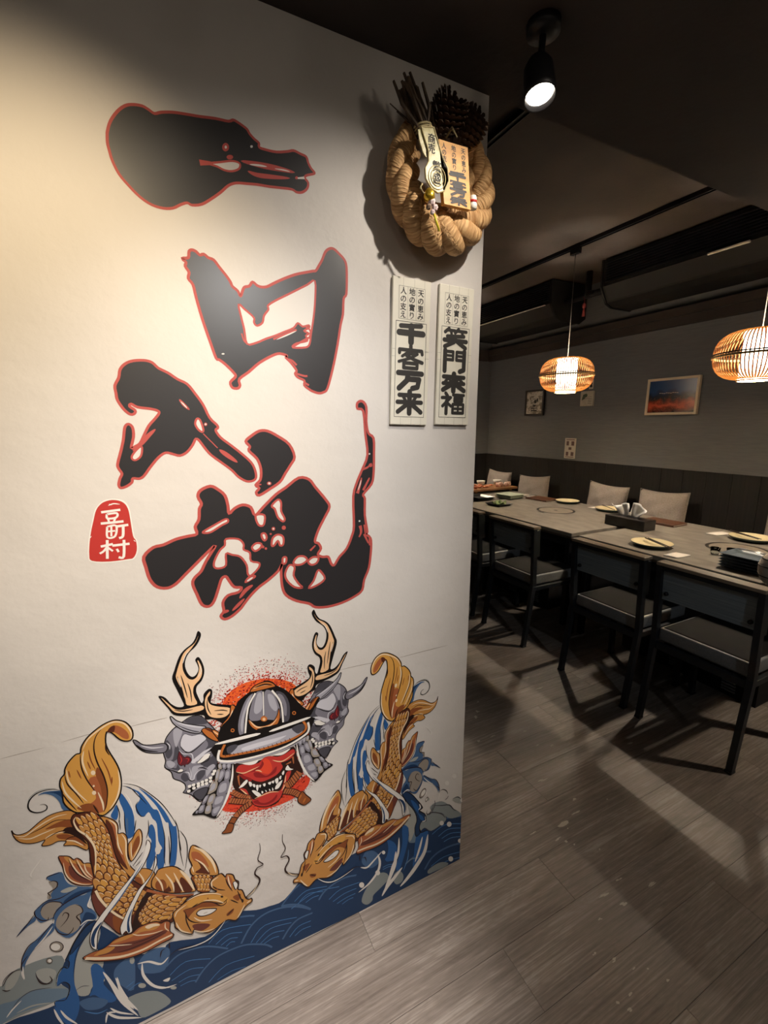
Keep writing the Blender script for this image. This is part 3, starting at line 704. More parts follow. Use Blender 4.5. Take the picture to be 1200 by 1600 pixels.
for k in range(3):
    square_plate(3.365, 3.665, TI + k * 0.013, 0.115, ['lowest', 'middle', 'topmost'][k] + ' pale green square plate of the small stack beside the menu', 'stacked pale green plates', M_cel, 0.12, 0.02)
napkin([(3.56, 3.80), (3.70, 3.78), (3.69, 3.70), (3.55, 3.72)], 'white napkin behind the pale green plates')
# food platter on the far table
M_board = noise_mat('platter_wood', '#7a5330', '#936743', (6, 40, 40), 5, 0.5)
t = thing('serving_board', 'long brown wooden serving board on the far table', 'board', (3.50, 4.22, TI))
part('board', MB().bbox(-0.34, 0.34, -0.17, 0.17, 0.025, 0.05, 0.004, 2), M_board, t)
for sx in (-0.26, 0.26): part('foot', MB().bbox(sx - 0.02, sx + 0.02, -0.14, 0.14, 0, 0.025, 0.002), M_board, t)
M_prawn = noise_mat('cooked_prawn', '#b5532e', '#e0a078', (60, 60, 60), 3, 0.4)
M_meat = noise_mat('marbled_meat', '#a5533c', '#e3c6ae', (45, 45, 45), 4, 0.45)
rnd = random.Random(5)
for k in range(7):
    x, y = 3.22 + 0.088 * (k % 4), 4.12 + 0.085 * (k // 4) + 0.02 * (k % 2)
    pts = [(0.035 * math.cos(a), 0.035 * math.sin(a), 0.018 + 0.01 * math.sin(a * 2)) for a in [i * 0.55 for i in range(8)]]
    o = part('prawn', MB().tube(pts, [0.004, 0.009, 0.013, 0.014, 0.013, 0.011, 0.008, 0.004], 8), M_prawn, None, True)
    o.location = (x, y, TI + 0.05); o.rotation_euler = (0, 0, rnd.uniform(0, 6.28)); tag(o, 'orange cooked prawn lying on the wooden serving board', 'prawn', 'prawns on the serving board')
for k in range(4):
    o = part('meat_roll', MB().lathe([(0, 0), (0.026, 0.002), (0.030, 0.025), (0.024, 0.05), (0.012, 0.046), (0, 0.03)], 16), M_meat, None, True)
    o.location = (3.60 + 0.064 * k, 4.13 + 0.03 * (k % 2), TI + 0.05); o.rotation_euler = (0, 0, k); tag(o, 'rolled slice of marbled meat on the wooden serving board', 'meat', 'meat rolls on the serving board')
M_white = mat('white_porcelain', '#ddd6ca', 0.3)
for k, (x, y, lb) in enumerate(((3.50, 4.33, 'white porcelain bowl at the left on the serving board'), (3.74, 4.31, 'white porcelain bowl at the right on the serving board'))):
    o = part('porcelain_bowl', MB().lathe([(0, 0), (0.03, 0), (0.045, 0.03), (0.052, 0.06), (0.048, 0.06), (0.04, 0.03), (0, 0.012)], 28), M_white, None, True)
    o.location = (x, y, TI + 0.05); tag(o, lb, 'bowl', 'white bowls on the serving board')

# ---------------------------------------------------------------- lettering helpers
def text_tris(body, size, bold=0.0):
    c = bpy.data.curves.new('txt', 'FONT'); c.body = body; c.size = size; c.offset = bold * size; c.align_x = 'CENTER'; c.resolution_u = 3
    o = bpy.data.objects.new('txt', c); COL.objects.link(o)
    dg = bpy.context.evaluated_depsgraph_get(); me = o.evaluated_get(dg).to_mesh()
    vs = [v.co.copy() for v in me.vertices]; fs = [tuple(p.vertices) for p in me.polygons]
    bpy.data.objects.remove(o); bpy.data.curves.remove(c)
    return vs, fs
GL = {
 '千': [(.15, '.10,.14 .5,.10 .88,.05'), (.20, '.04,.47 .96,.45'), (.22, '.5,.12 .5,.92')],
 '客': [(.14, '.5,.0 .5,.12'), (.12, '.07,.32 .07,.18 .93,.18 .95,.32'), (.10, '.42,.26 .18,.46'), (.10, '.38,.33 .76,.33 .5,.52 .05,.70'), (.12, '.34,.42 .66,.58 .96,.68'), (.12, '.24,.74 .76,.74 .76,.95 .24,.95 .24,.74')],
 '万': [(.18, '.04,.10 .96,.10'), (.19, '.42,.14 .38,.5 .08,.94'), (.18, '.40,.42 .86,.42 .80,.84 .6,.92')],
 '来': [(.19, '.5,.0 .5,.98'), (.15, '.10,.16 .90,.16'), (.12, '.26,.24 .34,.40'), (.12, '.74,.24 .66,.40'), (.15, '.03,.48 .97,.48'), (.16, '.45,.53 .05,.93'), (.16, '.55,.53 .96,.93')],
 '笑': [(.12, '.22,.0 .06,.20'), (.11, '.16,.09 .47,.09'), (.11, '.30,.10 .33,.28'), (.12, '.62,.0 .48,.20'), (.11, '.58,.09 .96,.09'), (.11, '.76,.10 .80,.28'), (.13, '.16,.42 .86,.35'), (.15, '.03,.62 .97,.62'), (.15, '.5,.40 .44,.70 .06,.97'), (.15, '.53,.62 .94,.97')],
 '門': [(.17, '.09,.04 .09,.97'), (.11, '.1,.09 .43,.09 .43,.45 .12,.45'), (.09, '.1,.27 .43,.27'), (.17, '.91,.04 .91,.88 .74,.96'), (.11, '.9,.09 .58,.09 .58,.45 .9,.45'), (.09, '.58,.27 .9,.27')],
 '來': [(.20, '.5,.0 .5,.98'), (.15, '.06,.17 .94,.17'), (.11, '.28,.22 .14,.44'), (.11, '.28,.25 .40,.44'), (.11, '.72,.22 .60,.44'), (.11, '.72,.25 .87,.44'), (.14, '.05,.55 .95,.53'), (.17, '.45,.56 .05,.93'), (.17, '.55,.56 .96,.93')],
 '福': [(.13, '.18,.0 .26,.12'), (.12, '.03,.22 .40,.20 .06,.62'), (.14, '.22,.38 .22,.97'), (.11, '.26,.46 .42,.62'), (.11, '.50,.07 .97,.07'), (.11, '.57,.21 .90,.21 .90,.37 .57,.37 .57,.21'), (.11, '.50,.52 .96,.52 .96,.94 .50,.94 .50,.52'), (.09, '.73,.52 .73,.94'), (.09, '.50,.73 .96,.73')],
}
def glyph_mb(mb, ch, x0, z0, wd, ht, y, k=1.0):
    """brush character inside the box x0..x0+wd, top at z0, drawn with fat strokes in the plane y (facing -Y)"""
    for n_, (sw, st) in enumerate(GL[ch]):
        pts = [tuple(float(v) for v in q.split(',')) for q in st.split()]
        P = [(x0 + a * wd, z0 - b * ht) for a, b in pts]
        hw = sw * wd * 0.5 * k
        for i in range(len(P) - 1):
            yy = y - 3e-5 * len(mb.f)
            (ax, az), (bx, bz) = P[i], P[i + 1]; L = math.hypot(bx - ax, bz - az) or 1; dx, dz = (bx - ax) / L, (bz - az) / L
            ring = []
            for q in range(7):
                a = math.pi / 2 + math.pi * q / 6; ring.append((ax + hw * (math.cos(a) * dx - math.sin(a) * dz), yy, az + hw * (math.cos(a) * dz + math.sin(a) * dx)))
            for q in range(7):
                a = -math.pi / 2 + math.pi * q / 6; ring.append((bx + hw * (math.cos(a) * dx - math.sin(a) * dz), yy, bz + hw * (math.cos(a) * dz + math.sin(a) * dx)))
            mb.add(ring, [tuple(range(14))])
def text_col(mb, body, x, ztop, size, pitch, y, bold=0.0):
    for i, ch in enumerate(body):
        vs, fs = text_tris(ch, size, bold)
        for q_, (ox, oz) in enumerate(((0, 0), (0.028, 0.012), (-0.02, -0.02))):
            mb.add([(x + v.x + ox * size, y - 3e-5 * q_, ztop - (i + 1) * pitch + size * 0.12 + v.y + oz * size) for v in vs], fs)

# ---------------------------------------------------------------- the two hanging signs
M_board_w = noise_mat('white_sign_board', '#d8d2c2', '#e2ddce', (10, 3, 10), 3, 0.55)
M_signink = mat('sign_ink', '#2c2926', 0.6)
M_signline = mat('sign_line', '#5c554c', 0.7)
def sign(xt, chars, lean, label):
    W_, H_ = 0.111, 0.362
    t = thing('hanging_sign', label, 'sign', (xt, WY - 0.001, 1.894), 0, 'white lucky-word signs')
    t.rotation_euler = (0, lean, 0)
    part('board', MB().bbox(-W_ / 2, W_ / 2, -0.008, 0, -H_, 0, 0.001), M_board_w, t)
    yf = -0.0083
    bx = lambda m, x0, x1, z0, z1: m.add([(x0, yf, z0), (x1, yf, z0), (x1, yf, z1), (x0, yf, z1)], [(0, 1, 2, 3)])
    def frame(x0, x1, z0, z1, lw):
        m = MB(); bx(m, x0, x1, z0, z0 + lw); bx(m, x0, x1, z1 - lw, z1); bx(m, x0, x0 + lw, z0, z1); bx(m, x1 - lw, x1, z0, z1); return m
    part('thick_border', frame(-0.0455, 0.0455, -0.342, -0.103, 0.0012), M_signink, t)
    m = frame(-0.038, 0.038, -0.098, -0.020, 0.0007); bx(m, -0.0132, -0.0126, -0.098, -0.020); bx(m, 0.0126, 0.0132, -0.098, -0.020)
    part('thin_border', m, M_signline, t)
    jl = MB()
    for x in (-0.026, 0.006, 0.036): bx(jl, x, x + 0.0004, -0.02, 0); bx(jl, x, x + 0.0004, -H_, -0.343)
    for z in (-0.172, -0.190): bx(jl, -W_ / 2, -0.046, z, z + 0.0004); bx(jl, 0.046, W_ / 2, z, z + 0.0004)
    part('seam_lines', jl, M_signline, t)
    sm = MB()
    for x, b in ((0.0255, '天の恵み'), (0.0, '地の實り'), (-0.0255, '人の支え')): text_col(sm, b, x, -0.0215, 0.0185, 0.0187, yf - 2e-5, 0.0)
    part('small_lettering', sm, M_signink, t)
    zt = -0.108; hs = (0.052, 0.062, 0.050, 0.060)
    for ch, h in zip(chars, hs):
        g = MB(); glyph_mb(g, ch, -0.0385, zt, 0.077, h - 0.004, yf - 2e-5, 1.0); part('character', g, M_signink, t); zt -= h + 0.0015
sign(0.604, '千客万来', math.radians(1.1), 'left of the two white hanging signs with bold black characters')
sign(0.742, '笑門來福', math.radians(0.9), 'right of the two white hanging signs, next to the wall end')

# ---------------------------------------------------------------- straw rope wreath
def rope_mat():
    m = mat('straw_rope', '#c4935f', 0.65, 0, 0.3); n, l, b = nodes_of(m)
    uv = n.new('ShaderNodeUVMap'); mp = n.new('ShaderNodeMapping'); mp.inputs['Scale'].default_value = (230, 2.6, 1); mp.inputs['Rotation'].default_value = (0, 0, 0)
    l.new(uv.outputs[0], mp.inputs['Vector'])
    nz = n.new('ShaderNodeTexNoise'); nz.inputs['Scale'].default_value = 1; nz.inputs['Detail'].default_value = 4; l.new(mp.outputs[0], nz.inputs['Vector'])
    cr = n.new('ShaderNodeValToRGB'); cr.color_ramp.elements[0].position = 0.3; cr.color_ramp.elements[0].color = srgb('#96693a'); cr.color_ramp.elements[1].position = 0.7; cr.color_ramp.elements[1].color = srgb('#e4bb86')
    l.new(nz.outputs['Fac'], cr.inputs[0]); l.new(cr.outputs[0], b.inputs['Base Color'])
    bp = n.new('ShaderNodeBump'); bp.inputs['Strength'].default_value = 0.9; bp.inputs['Distance'].default_value = 0.010
    l.new(nz.outputs['Fac'], bp.inputs['Height']); l.new(bp.outputs[0], b.inputs['Normal'])
    return m
M_rope = rope_mat()
wr_ = thing('rope_wreath', 'twisted straw rope wreath with pine cones, tag and wooden plaque on the wall', 'wreath', (0.655, WY - 0.053, 2.108))
def strand(phase, name='rope_strand', RR=0.118, k0=1.0, turns=4.6, a0=105, a1=455, oy=0.0):
    N, K = 150, 14; vs = []; fs = []; uv = []
    A0, A1 = math.radians(a0), math.radians(a1)
    def center(t):
        a = A0 + (A1 - A0) * t
        low = 0.5 - 0.5 * math.sin(a)                 # 1 at the bottom of the ring
        env = min(1, t / 0.06, (1 - t) / 0.06)
        R = RR + 0.004 * math.cos(a); rr = k0 * (0.0105 + 0.0115 * low ** 1.6) * (0.55 + 0.45 * env)
        th = -2 * math.pi * turns * t + phase
        e = Vector((math.cos(a), 0, math.sin(a)))
        return e * (R + rr * math.cos(th)) + Vector((0, oy - rr * 1.0 * math.sin(th), 0)), k0 * (0.0135 + 0.0135 * low ** 1.6) * (0.5 + 0.5 * env)
    pts = [center(i / N) for i in range(N + 1)]
    up = Vector((0, 1, 0))
    for i in range(N + 1):
        p, r = pts[i]; tg = (pts[min(i + 1, N)][0] - pts[max(i - 1, 0)][0]).normalized()
        s_ = tg.cross(up).normalized(); u_ = s_.cross(tg).normalized(); up = u_
        for q in range(K):
            a = 2 * math.pi * q / K; vs.append(p + s_ * (math.cos(a) * r) + u_ * (math.sin(a) * r)); uv.append((i / N, q / K))
    for i in range(N):
        for q in range(K): fs.append((i * K + q, i * K + (q + 1) % K, (i + 1) * K + (q + 1) % K, (i + 1) * K + q))
    fs.append(tuple(range(K))); fs.append(tuple(N * K + q for q in range(K)))
    me = MB().add(vs, fs).mesh(name, M_rope, True)
    ul = me.uv_layers.new(name='UVMap')
    for lp in me.loops: ul.data[lp.index].uv = uv[lp.vertex_index]
    part(name, me, None, wr_)
for k in range(3): strand(2 * math.pi * k / 3 + 0.5)
for k in range(2): strand(math.pi * k, 'inner_strand', 0.083, 0.72, 4.2, 140, 400, 0.012)
# rope shadow side bumper keeps the ring off the wall
part('hanger', MB().tube([(0, 0.03, 0.10), (0, 0.052, 0.115)], 0.006, 8), M_dark, wr_, True)
# pine cones
M_cone = noise_mat('pine_cone', '#33221a', '#4d3629', (60, 60, 60), 3, 0.6)
M_conet = mat('pine_cone_tip', '#7a6350', 0.6)
def cone(c, axis, L, R, seed):
    rnd = random.Random(seed); mb = MB(); q = Vector(axis).normalized().to_track_quat('Z', 'Y').to_matrix()
    core = [(0, -L / 2), (R * 0.55, -L * 0.35), (R * 0.62, -L * 0.1), (R * 0.5, L * 0.2), (R * 0.2, L * 0.45), (0, L * 0.5)]
    t_ = MB().lathe(core, 12); mb.add([q @ Vector(v) for v in t_.v], t_.f, 0)
    n = 130
    for i in range(n):
        h = i / (n - 1); z = -L / 2 + L * h; a = i * 2.39996
        rad = R * (0.30 + 0.70 * math.sin(math.pi * (0.18 + 0.78 * (1 - h))) ** 0.8)
        e = Vector((math.cos(a), math.sin(a), 0)); s_ = Vector((-math.sin(a), math.cos(a), 0))
        out = (e * 1.0 + Vector((0, 0, 0.55 + 0.4 * h))).normalized(); wd = 0.0058 * (0.7 + 0.6 * math.sin(math.pi * h))
        b0 = e * rad * 0.5 + Vector((0, 0, z)); tip = b0 + out * (rad * 0.62 + 0.003)
        nn = out.cross(s_).normalized() * 0.0016
        vs = [b0 + s_ * wd * 0.5, b0 - s_ * wd * 0.5, tip - s_ * wd, tip + s_ * wd, tip + out * 0.003, b0 + nn, tip + nn * 2.2]
        mb.add([q @ v for v in vs], [(0, 1, 2, 4, 3), (5, 0, 3, 6), (1, 5, 6, 2)], 0); mb.add([q @ v for v in (vs[2], vs[4], vs[3], vs[6])], [(3, 0, 1), (3, 1, 2)], 1)
    mb.v = [tuple(Vector(v) + Vector(c)) for v in mb.v]
    part('pine_cone', mb, [M_cone, M_conet], wr_)
cone((-0.012, -0.022, 0.108), (0.25, -0.6, 0.75), 0.075, 0.042, 1)
cone((0.045, -0.022, 0.098), (0.55, -0.45, 0.65), 0.070, 0.038, 2)
# dried dark brush bundle, tied, leaning at the left of the cones
M_brush = noise_mat('dried_brush', '#2c211a', '#5a4836', (80, 80, 20), 3, 0.8)
bb = MB(); rnd = random.Random(4)
A_, B_ = Vector((-0.068, -0.038, 0.055)), Vector((-0.110, -0.030, 0.142))
for i in range(60):
    r0 = Vector((rnd.gauss(0, 0.007), rnd.gauss(0, 0.007), rnd.gauss(0, 0.003))); r1 = Vector((rnd.gauss(0, 0.013), rnd.gauss(0, 0.010), rnd.gauss(0, 0.009)))
    bb.tube([A_ + r0, (A_ + B_) / 2 + (r0 + r1) * 0.75, B_ + r1 * 0.9], [0.0034, 0.0042, 0.0030], 5)
for i in range(16):
    r0 = Vector((rnd.gauss(0, 0.02), rnd.gauss(0, 0.006), rnd.gauss(0, 0.005))); c_ = Vector((-0.035, -0.02, 0.085))
    bb.tube([c_ + r0, c_ + r0 * 1.6 + Vector((rnd.gauss(-0.02, 0.02), -0.01, 0.035 + rnd.gauss(0, 0.008)))], [0.0025, 0.001], 5)
part('dried_brush', bb, M_brush, wr_, kind='stuff')
M_strawl = mat('pale_straw', '#b8a87c', 0.7)
tb = MB()
for k in range(3):
    o = A_ + (B_ - A_) * (0.08 + 0.06 * k); pts = [o + Vector((0.019 * math.cos(a), 0.017 * math.sin(a), 0.004 * math.cos(a))) for a in [i * math.pi / 8 for i in range(17)]]
    tb.tube(pts, 0.0022, 6, caps=False)
part('binding', tb, M_strawl, wr_, True)
# long pale amulet tag with black characters
M_tag = noise_mat('gilded_tag', '#b9ad7c', '#d6cc9c', (60, 60, 60), 3, 0.4, bump=0.2)
def plate_poly(P, y0, th):
    n = len(P); return MB().add([(a, y0, b) for a, b in P] + [(a, y0 + th, b) for a, b in P], [tuple(range(n))[::-1], tuple(range(n, 2 * n))] + [(i, (i + 1) % n, n + (i + 1) % n, n + i) for i in range(n)])
TG = [(-0.098, 0.052), (-0.066, 0.058), (-0.052, 0.028), (-0.042, 0.006), (-0.028, -0.012), (-0.024, -0.036), (-0.034, -0.058), (-0.052, -0.066), (-0.070, -0.060), (-0.084, -0.044), (-0.086, -0.024), (-0.078, -0.010), (-0.078, 0.010), (-0.088, 0.030)]
tg = part('amulet_tag', plate_poly(TG, -0.066, 0.004), M_tag, wr_)
rim = MB().tube([(a, -0.0665, b) for a, b in TG + TG[:1]], 0.0016, 6, caps=False); part('tag_rim', rim, M_strawl, tg, True)
for k in range(3):
    rr = 0.018 - 0.005 * k; part('tag_ring', MB().tube([(-0.055 + rr * 1.25 * math.cos(a), -0.0668, -0.036 + rr * 1.3 * math.sin(a)) for a in [i * math.pi / 10 for i in range(21)]], 0.0010, 5, caps=False), M_strawl, tg, True)
tl_ = MB()
text_col(tl_, '商売', -0.071, 0.045, 0.020, 0.019, -0.0664, 0.0)
text_col(tl_, '繁盛', -0.056, -0.004, 0.024, 0.023, -0.0664, 0.0)
part('tag_lettering', tl_, M_ink, tg)
part('tag_leaf', plate_poly([(-0.104, 0.046), (-0.094, 0.050), (-0.084, 0.020), (-0.082, -0.002), (-0.090, 0.006), (-0.100, 0.026)], -0.064, 0.003), M_tag, wr_)
# wooden plaque
M_plq = noise_mat('plaque_wood', '#c48a3e', '#dba24f', (12, 12, 50), 5, 0.5)
PQ = [(-0.052, 0.040), (0.026, 0.042), (0.040, -0.082), (-0.034, -0.084)]
pq = part('wooden_plaque', plate_poly(PQ, -0.066, 0.012), M_plq, wr_)
M_plqi = mat('plaque_ink', '#2a2220', 0.6)
def shear(mb):
    # the plaque hangs a little crooked: follow its lean
    mb.v = [(x + 0.11 * (0.04 - z), y, z + 0.02 * x) for x, y, z in mb.v]; return mb
sm = MB()
for x, b in ((0.017, '天の恵み'), (-0.009, '地の實り'), (-0.035, '人の支え')): text_col(sm, b, x - 0.005, 0.037, 0.0125, 0.0122, -0.0664, 0.0)
part('plaque_small_lettering', shear(sm), M_plqi, pq)
zt = -0.014
for ch in '千客万来':
    g = MB(); glyph_mb(g, ch, -0.030, zt, 0.046, 0.0145, -0.0665, 0.62); part('plaque_character', shear(g), M_plqi, pq); zt -= 0.0167
# small charms
M_gold = mat('gold_metal', '#d6b23a', 0.28, 0.8); M_pink = noise_mat('pink_crystal', '#c9a8a8', '#e8d6d4', (90, 90, 90), 2, 0.2)
part('gold_bell', MB().lathe([(0, 0.013), (0.006, 0.012), (0.012, 0.004), (0.013, -0.006), (0.010, -0.012), (0, -0.013)], 18, (-0.072, -0.062, -0.072)), M_gold, wr_, True)
part('bell_cord', MB().tube([(-0.088, -0.058, -0.052), (-0.094, -0.060, -0.062), (-0.086, -0.062, -0.072), (-0.074, -0.064, -0.064)], 0.0018, 6), M_strawl, wr_, True)
for k, (x, z, r) in enumerate(((-0.066, -0.086, 0.009), (-0.058, -0.096, 0.008), (-0.074, -0.097, 0.007), (-0.064, -0.106, 0.006))):
    part('crystal_bead', MB().lathe([(0, r), (r * 0.75, r * 0.6), (r, 0), (r * 0.7, -r * 0.7), (0, -r)], 8, (x, -0.064, z)), M_pink if k != 2 else M_conet, wr_)
part('yellow_tube', MB().tube([(-0.060, -0.064, -0.108), (-0.042, -0.060, -0.140)], 0.0026, 8), mat('yellow_plastic', '#d8c832', 0.4), wr_, True)
M_wch = mat('white_charm', '#e2ddd2', 0.4)
cc = part('lucky_charm', MB().lathe([(0, 0.016), (0.007, 0.013), (0.009, 0.006), (0.007, 0.001), (0.010, -0.006), (0.009, -0.015), (0, -0.017)], 16, (0.050, -0.060, -0.062)), M_wch, wr_, True)
part('charm_collar', MB().lathe([(0.0078, 0.003), (0.0092, 0.003), (0.0092, -0.002), (0.0078, -0.002)], 16, (0.050, -0.060, -0.062), close=True), mat('red_enamel', '#b52522', 0.4), cc, True)
part('fibre_tuft', MB().tube([(-0.01, -0.03, 0.07), (-0.004, -0.045, 0.085), (0.0, -0.06, 0.06)], [0.002, 0.003, 0.001], 6), M_strawl, wr_, True)

